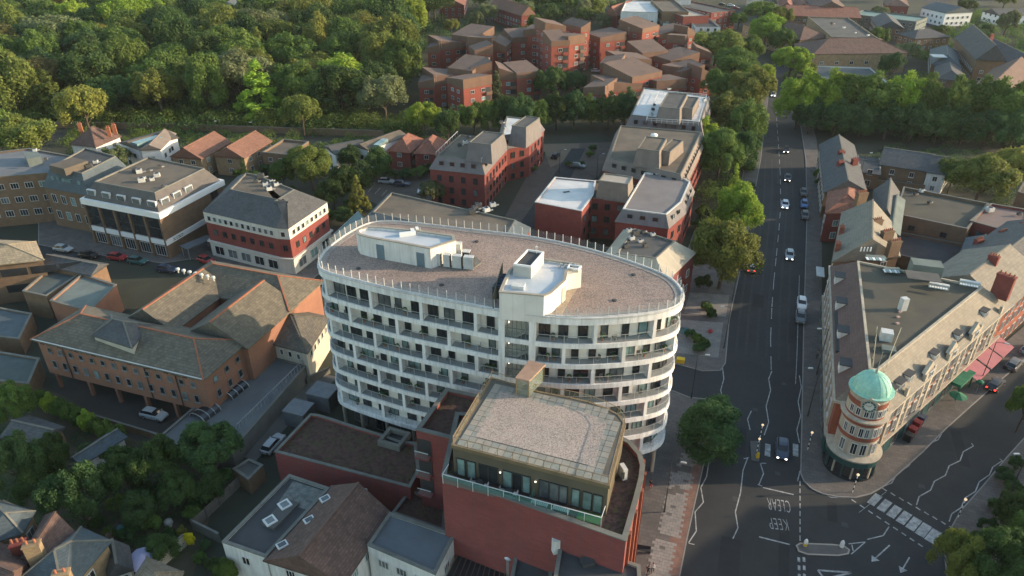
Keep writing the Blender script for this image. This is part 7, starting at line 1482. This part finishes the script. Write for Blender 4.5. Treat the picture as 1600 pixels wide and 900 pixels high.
q = ccw([tuple(P(*c)[:2]) for c in [(1172, 690), (1188, 690), (1186, 722), (1174, 720)]]); m = MB(); m.prism(q, 0, .13, bottom=False); struct('crossing_refuge', m, M('island_paving', None))
for x, y, c, lab in ((1258, 852, yel, 'white and yellow traffic bollard at the left of the island'), (1315, 854, whiteP, 'white traffic bollard at the right of the island')):
    p = P(x, y, .13); o = thing('traffic_bollard', lab, 'bollard', p); m = MB(); m.lathe(p, [(.26, 0), (.24, .75), (.1, 1.05), (0, 1.08)], 10); m.build('casing', whiteP, o); m = MB(); m.lathe(p, [(.265, .05), (.255, .4)], 10); m.build('band', c, o)
for i, (x, y, c) in enumerate(((1424, 678, 'red'), (1431, 668, 'red'), (1438, 660, 'darkblue'), (1418, 688, 'black'))):
    p = P(x, y, .12); o = thing('wheelie_bin', ['red wheelie bin nearest the black one', 'red wheelie bin next to the blue one', 'blue wheelie bin at the far end of the four', 'black wheelie bin at the near end of the four'][i], 'bin', p, rzE); m = MB(); m.box(p, (.9, .95, 1.15), rzE, 0, 1.12); m.build('bin_body', PA[c], o); m = MB(); m.box((p.x, p.y, 1.27), (1.05, 1.1, .1), rzE); m.build('lid', PA[c], o)
p = P(1063, 566, .12); o = thing('grit_bin', 'yellow grit bin on the corner right of the oval block', 'bin', p, R(-15)); m = MB(); m.box(p, (1.3, .8, .7), R(-15), 0, 1.05); m.build('bin_body', yel, o); m = MB(); m.box((p.x, p.y, .82), (1.4, .9, .12), R(-15), 0, .9); m.build('lid', yel, o)
p = P(1003, 861, .12); o = thing('bench', 'dark bench against the brick block near the bottom edge', 'bench', p, R(-12)); 
p = P(1005, 862, .12); m = MB(); m.box((p.x, p.y, .5), (1.8, .45, .07), R(-12)); m.build('seat', dark_metal, o); m = MB(); m.box((p.x, p.y + .22, .55), (1.8, .06, .45), R(-12)); m.build('backrest', dark_metal, o)
for sx in (-.8, .8): m = MB(); m.box((p.x + sx, p.y - sx * .2, .12), (.08, .4, .4), R(-12)); m.build('leg', dark_metal, o)
for i, (x, y) in enumerate(((1107, 484), (1113, 494), (1103, 476))):
    p = P(x, y, .12); o = thing('planter', 'dark planter box in the bed on the paved corner, ' + ORD[i], 'planter', p, .2, 'planters on the paved corner'); m = MB(); m.box(p, (1.5, .8, .6), .2); m.build('box', dark_metal, o); m = MB(); m.box((p.x, p.y, .72), (1.3, .6, .05), .2); m.build('soil', earth, o)
p = P(1070, 518, .12); o = thing('parasol', 'teal market parasol lying folded on the paved corner', 'parasol', p); m = MB(); m.lathe((p.x, p.y, .12), [(1.1, 0), (.9, .3), (0, .5)], 10); m.build('cloth', PA['teal'], o)
p = P(1110, 519, .12); o = thing('red_cushion', 'small red seat on the paved corner beside the shrubs', 'seat', p); m = MB(); m.lathe(p, [(.4, 0), (.42, .4), (.3, .5), (0, .52)], 10); m.build('seat', PA['red'], o)
p = P(1278, 440, .12); o = thing('bus_shelter', 'grey glass bus shelter on the right hand pavement', 'bus shelter', p, R(71)); m = MB(); m.box((p.x, p.y, 2.3), (4.2, 1.5, .12), R(71)); m.build('roof', steel, o); m = MB(); m.box((p.x + .7, p.y, .3), (4.0, .05, 2.0), R(71)); m.build('glass_panel', clear, o)
for sx in (-1.9, 1.9): c = p + Vector((math.cos(R(71)), math.sin(R(71)), 0)) * sx; m = MB(); m.box((c.x, c.y, .12), (.1, .1, 2.2)); m.build('post', steel, o)
# ================================================================= PEOPLE
skin = M('skin', (.42, .26, .19), None, 1, .6)
def person(x, y, face, label, top, legs, hair, zg=.12, stride=.22, h=1.72, bag=None):
    k = h / 1.72; me = bpy.data.meshes.new('body'); V = []; E = []; RR = []
    def v(p, r, par=None):
        V.append(tuple(c * k for c in p)); RR.append(r * k); i = len(V) - 1
        if par is not None: E.append((par, i))
        return i
    pel = v((0, 0, .95), .13); w_ = v((0, 0, 1.12), .115, pel); ch = v((0, .01, 1.33), .14, w_); nk = v((0, .01, 1.48), .055, ch); h0 = v((0, .03, 1.56), .075, nk); h1 = v((0, .03, 1.66), .085, h0)
    for s in (-1, 1):
        hp = v((.09 * s, 0, .90), .095, pel); kn = v((.1 * s, stride * s * .5 + .04, .50), .062, hp); an = v((.1 * s, stride * s - .02, .09), .042, kn); v((.1 * s, stride * s + .14, .04), .04, an)
        sh = v((.18 * s, 0, 1.40), .062, ch); el = v((.24 * s, -stride * s * .4 - .02, 1.13), .042, sh); wr = v((.24 * s, -stride * s * .7 + .12, .92), .028, el); pm_ = v((.24 * s, -stride * s * .7 + .15, .85), .032, wr)
        for f in range(4): a = v((.24 * s, -stride * s * .7 + .125 + f * .02, .80), .009, pm_); v((.235 * s, -stride * s * .7 + .135 + f * .02, .765), .008, a)
        v((.21 * s, -stride * s * .7 + .18, .84), .01, wr)
    me.from_pydata(V, E, []); o = bpy.data.objects.new('tmp', me); C.objects.link(o); md = o.modifiers.new('s', 'SKIN'); md.use_smooth_shade = True
    for i, r_ in enumerate(RR): me.skin_vertices[0].data[i].radius = (r_, r_)
    me.skin_vertices[0].data[0].use_root = True; sb_ = o.modifiers.new('b', 'SUBSURF'); sb_.levels = 1
    dg = bpy.context.evaluated_depsgraph_get(); dg.update(); bm_ = bpy.data.meshes.new_from_object(o.evaluated_get(dg)); bpy.data.objects.remove(o); bm_.materials.clear()
    for q in (skin, top, legs, M('shoe', (.03, .03, .03))): bm_.materials.append(q)
    for f in bm_.polygons:
        z = f.center.z / k; ax = abs(f.center.x) / k; f.material_index = 3 if z < .1 else 2 if z < .97 and ax < .195 else 1 if z < 1.46 and not (z < 1.0 and ax > .195) else 0
    p = P(x, y, zg); t = thing('person', label, 'person', p, R(-face)); b = inst('body', bm_, t); m = MB(); m.lathe((0, .02, 1.60 * k), [(.1, 0), (.105, .06), (.08, .13), (0, .155)], 10); ho = bpy.data.objects.new('hair', m.mesh('hair', hair)); C.objects.link(ho); ho.parent = t
    for s in (-1, 1): m = MB(); m.box((.032 * s, .115, 1.63 * k), (.02, .012, .012)); eo = bpy.data.objects.new('eye', m.mesh('eye', blackP)); C.objects.link(eo); eo.parent = t
    m = MB(); m.box((0, .125, 1.595 * k), (.022, .03, .035)); eo = bpy.data.objects.new('nose', m.mesh('nose', skin)); C.objects.link(eo); eo.parent = t
    return t
cl = lambda n, c: M(n, c, c, 1, .85)
dh = cl('dark_hair', (.02, .015, .012)); bh = cl('brown_hair', (.12, .07, .04))
person(1016, 764, 200, 'walking person in dark top and red trousers beside the brick block', cl('dark_top', (.03, .03, .035)), cl('red_trousers', (.45, .03, .03)), dh)
person(1019, 895, 20, 'person in white shirt and black trousers near the bottom edge', cl('white_shirt', (.6, .58, .58)), cl('black_trousers', (.03, .03, .03)), bh); person(1012, 899, 200, 'person in dark coat next to the one in white shirt', cl('dark_coat', (.04, .04, .05)), cl('black_trousers', None), dh)
person(1276, 560, 19, 'person in grey coat on the pavement beside the wedge block', cl('grey_coat', (.15, .15, .16)), cl('black_trousers', None), dh); person(1500, 600, 230, 'person in dark clothes outside the cafe front', cl('dark_coat', None), cl('black_trousers', None), dh)
# extra parked traffic, road repairs and covers
for i, (x, y, hd, c) in enumerate(((604, 286, 100, 'silver'), (628, 290, 100, 'darkblue'), (660, 300, 190, 'white'), (868, 246, 20, 'black'), (903, 262, 110, 'grey'), (100, 392, 105, 'silver'), (140, 402, 105, 'black'), (262, 424, 105, 'darkblue'), (1462, 640, 50, 'darkblue'))):
    if i == 8: continue
    car(x, y, hd, c, ['silver car at the left of the brick car park', 'dark blue car beside the silver one in the brick car park', 'white car near the small tree in the brick car park', 'black car on the office service road', 'grey car by the shrubs of the office service road', 'silver car at the left end of the back street', 'black car left of the red car on the back street', 'dark blue car before the red and white office'][i])
mh = M('cast_iron_cover', (.06, .06, .062), (.04, .04, .042), 4, .7); rp = M('road_repair', (.022, .024, .026), (.028, .03, .032), .6)
for i, (x, y, w_, l_, mt) in enumerate(((1180, 640, .7, .7, mh), (1225, 600, .7, .7, mh), (1150, 780, .8, .8, mh), (1215, 740, .7, .7, mh), (1320, 820, .8, .8, mh), (1440, 760, .8, .8, mh), (1238, 520, 1.3, 7, rp), (1185, 470, 2.0, 5, rp), (1140, 870, 2.4, 6, rp), (1225, 860, 1.2, 9, rp), (1400, 800, 1.6, 5, rp), (1500, 700, 1.4, 8, rp), (1215, 300, 1.6, 12, rp), (1160, 690, 1.0, 6, rp), (1300, 800, 1.2, 3.5, rp))):
    p = P(x, y); m = MB(); a = R(90 - 18.9); u, v_ = Vector((math.cos(a), math.sin(a))) * l_ / 2, Vector((-math.sin(a), math.cos(a))) * w_ / 2; c = Vector(p[:2]); m.face([(*(c - u - v_), .0235), (*(c + u - v_), .0235), (*(c + u + v_), .0235), (*(c - u + v_), .0235)]); o = m.build('inspection_cover' if mt is mh else 'tarmac_patch', mt); o.parent = road
# parking bay lines
for (a, b_), n in ((((575, 300), (640, 318)), 7), (((585, 272), (680, 276)), 9)):
    for k in range(n):
        t = k / (n - 1); x = a[0] + (b_[0] - a[0]) * t; y = a[1] + (b_[1] - a[1]) * t; p0, p1 = P(x, y), P(x + 8, y - 9); d_ = (p1 - p0).normalized(); n_ = Vector((-d_.y, d_.x, 0)) * .06; m = MB(); m.face([(*(p0 - n_)[:2], .02), (*(p0 + n_)[:2], .02), (*(p1 + n_)[:2], .02), (*(p1 - n_)[:2], .02)][::-1]); o = m.build('bay_line', paint); o['kind'] = 'structure'

wear = M('wheel_worn_asphalt', (.042, .046, .047), (.030, .034, .036), 1.2, .8)
for off in (-5.6, -4.0, -2.2, -.6, 1.4, 3.0):
    m = MB(); pts = [(1203, 560), (1206, 480), (1213, 400), (1220, 320), (1219, 250)]; q = [P(*c) for c in pts]; n = Vector((ROADD.y, -ROADD.x, 0))
    for a, b in zip(q[:-1], q[1:]): m.face([(*(a + n * (off - .22))[:2], .0222), (*(a + n * (off + .22))[:2], .0222), (*(b + n * (off + .22))[:2], .0222), (*(b + n * (off - .22))[:2], .0222)])
    o = m.build('wheel_track', wear); o.parent = road
# ================================================================= HAZE
HZ = 0.00006
hb = MB(); hb.prism([(-1010, -110), (1010, -110), (1010, 1210), (-1010, 1210)], -1.2, 76); ho = hb.build('haze', []); ho['kind'] = 'stuff'
hm = bpy.data.materials.new('haze'); hm.use_nodes = True; hn = hm.node_tree; hn.nodes.clear(); hv = hn.nodes.new('ShaderNodeVolumePrincipled'); hv.inputs['Color'].default_value = (.86, .92, .95, 1); hv.inputs['Density'].default_value = HZ; hv.inputs['Anisotropy'].default_value = .2
hout = hn.nodes.new('ShaderNodeOutputMaterial'); hn.links.new(hv.outputs[0], hout.inputs[1]); ho.data.materials.append(hm)
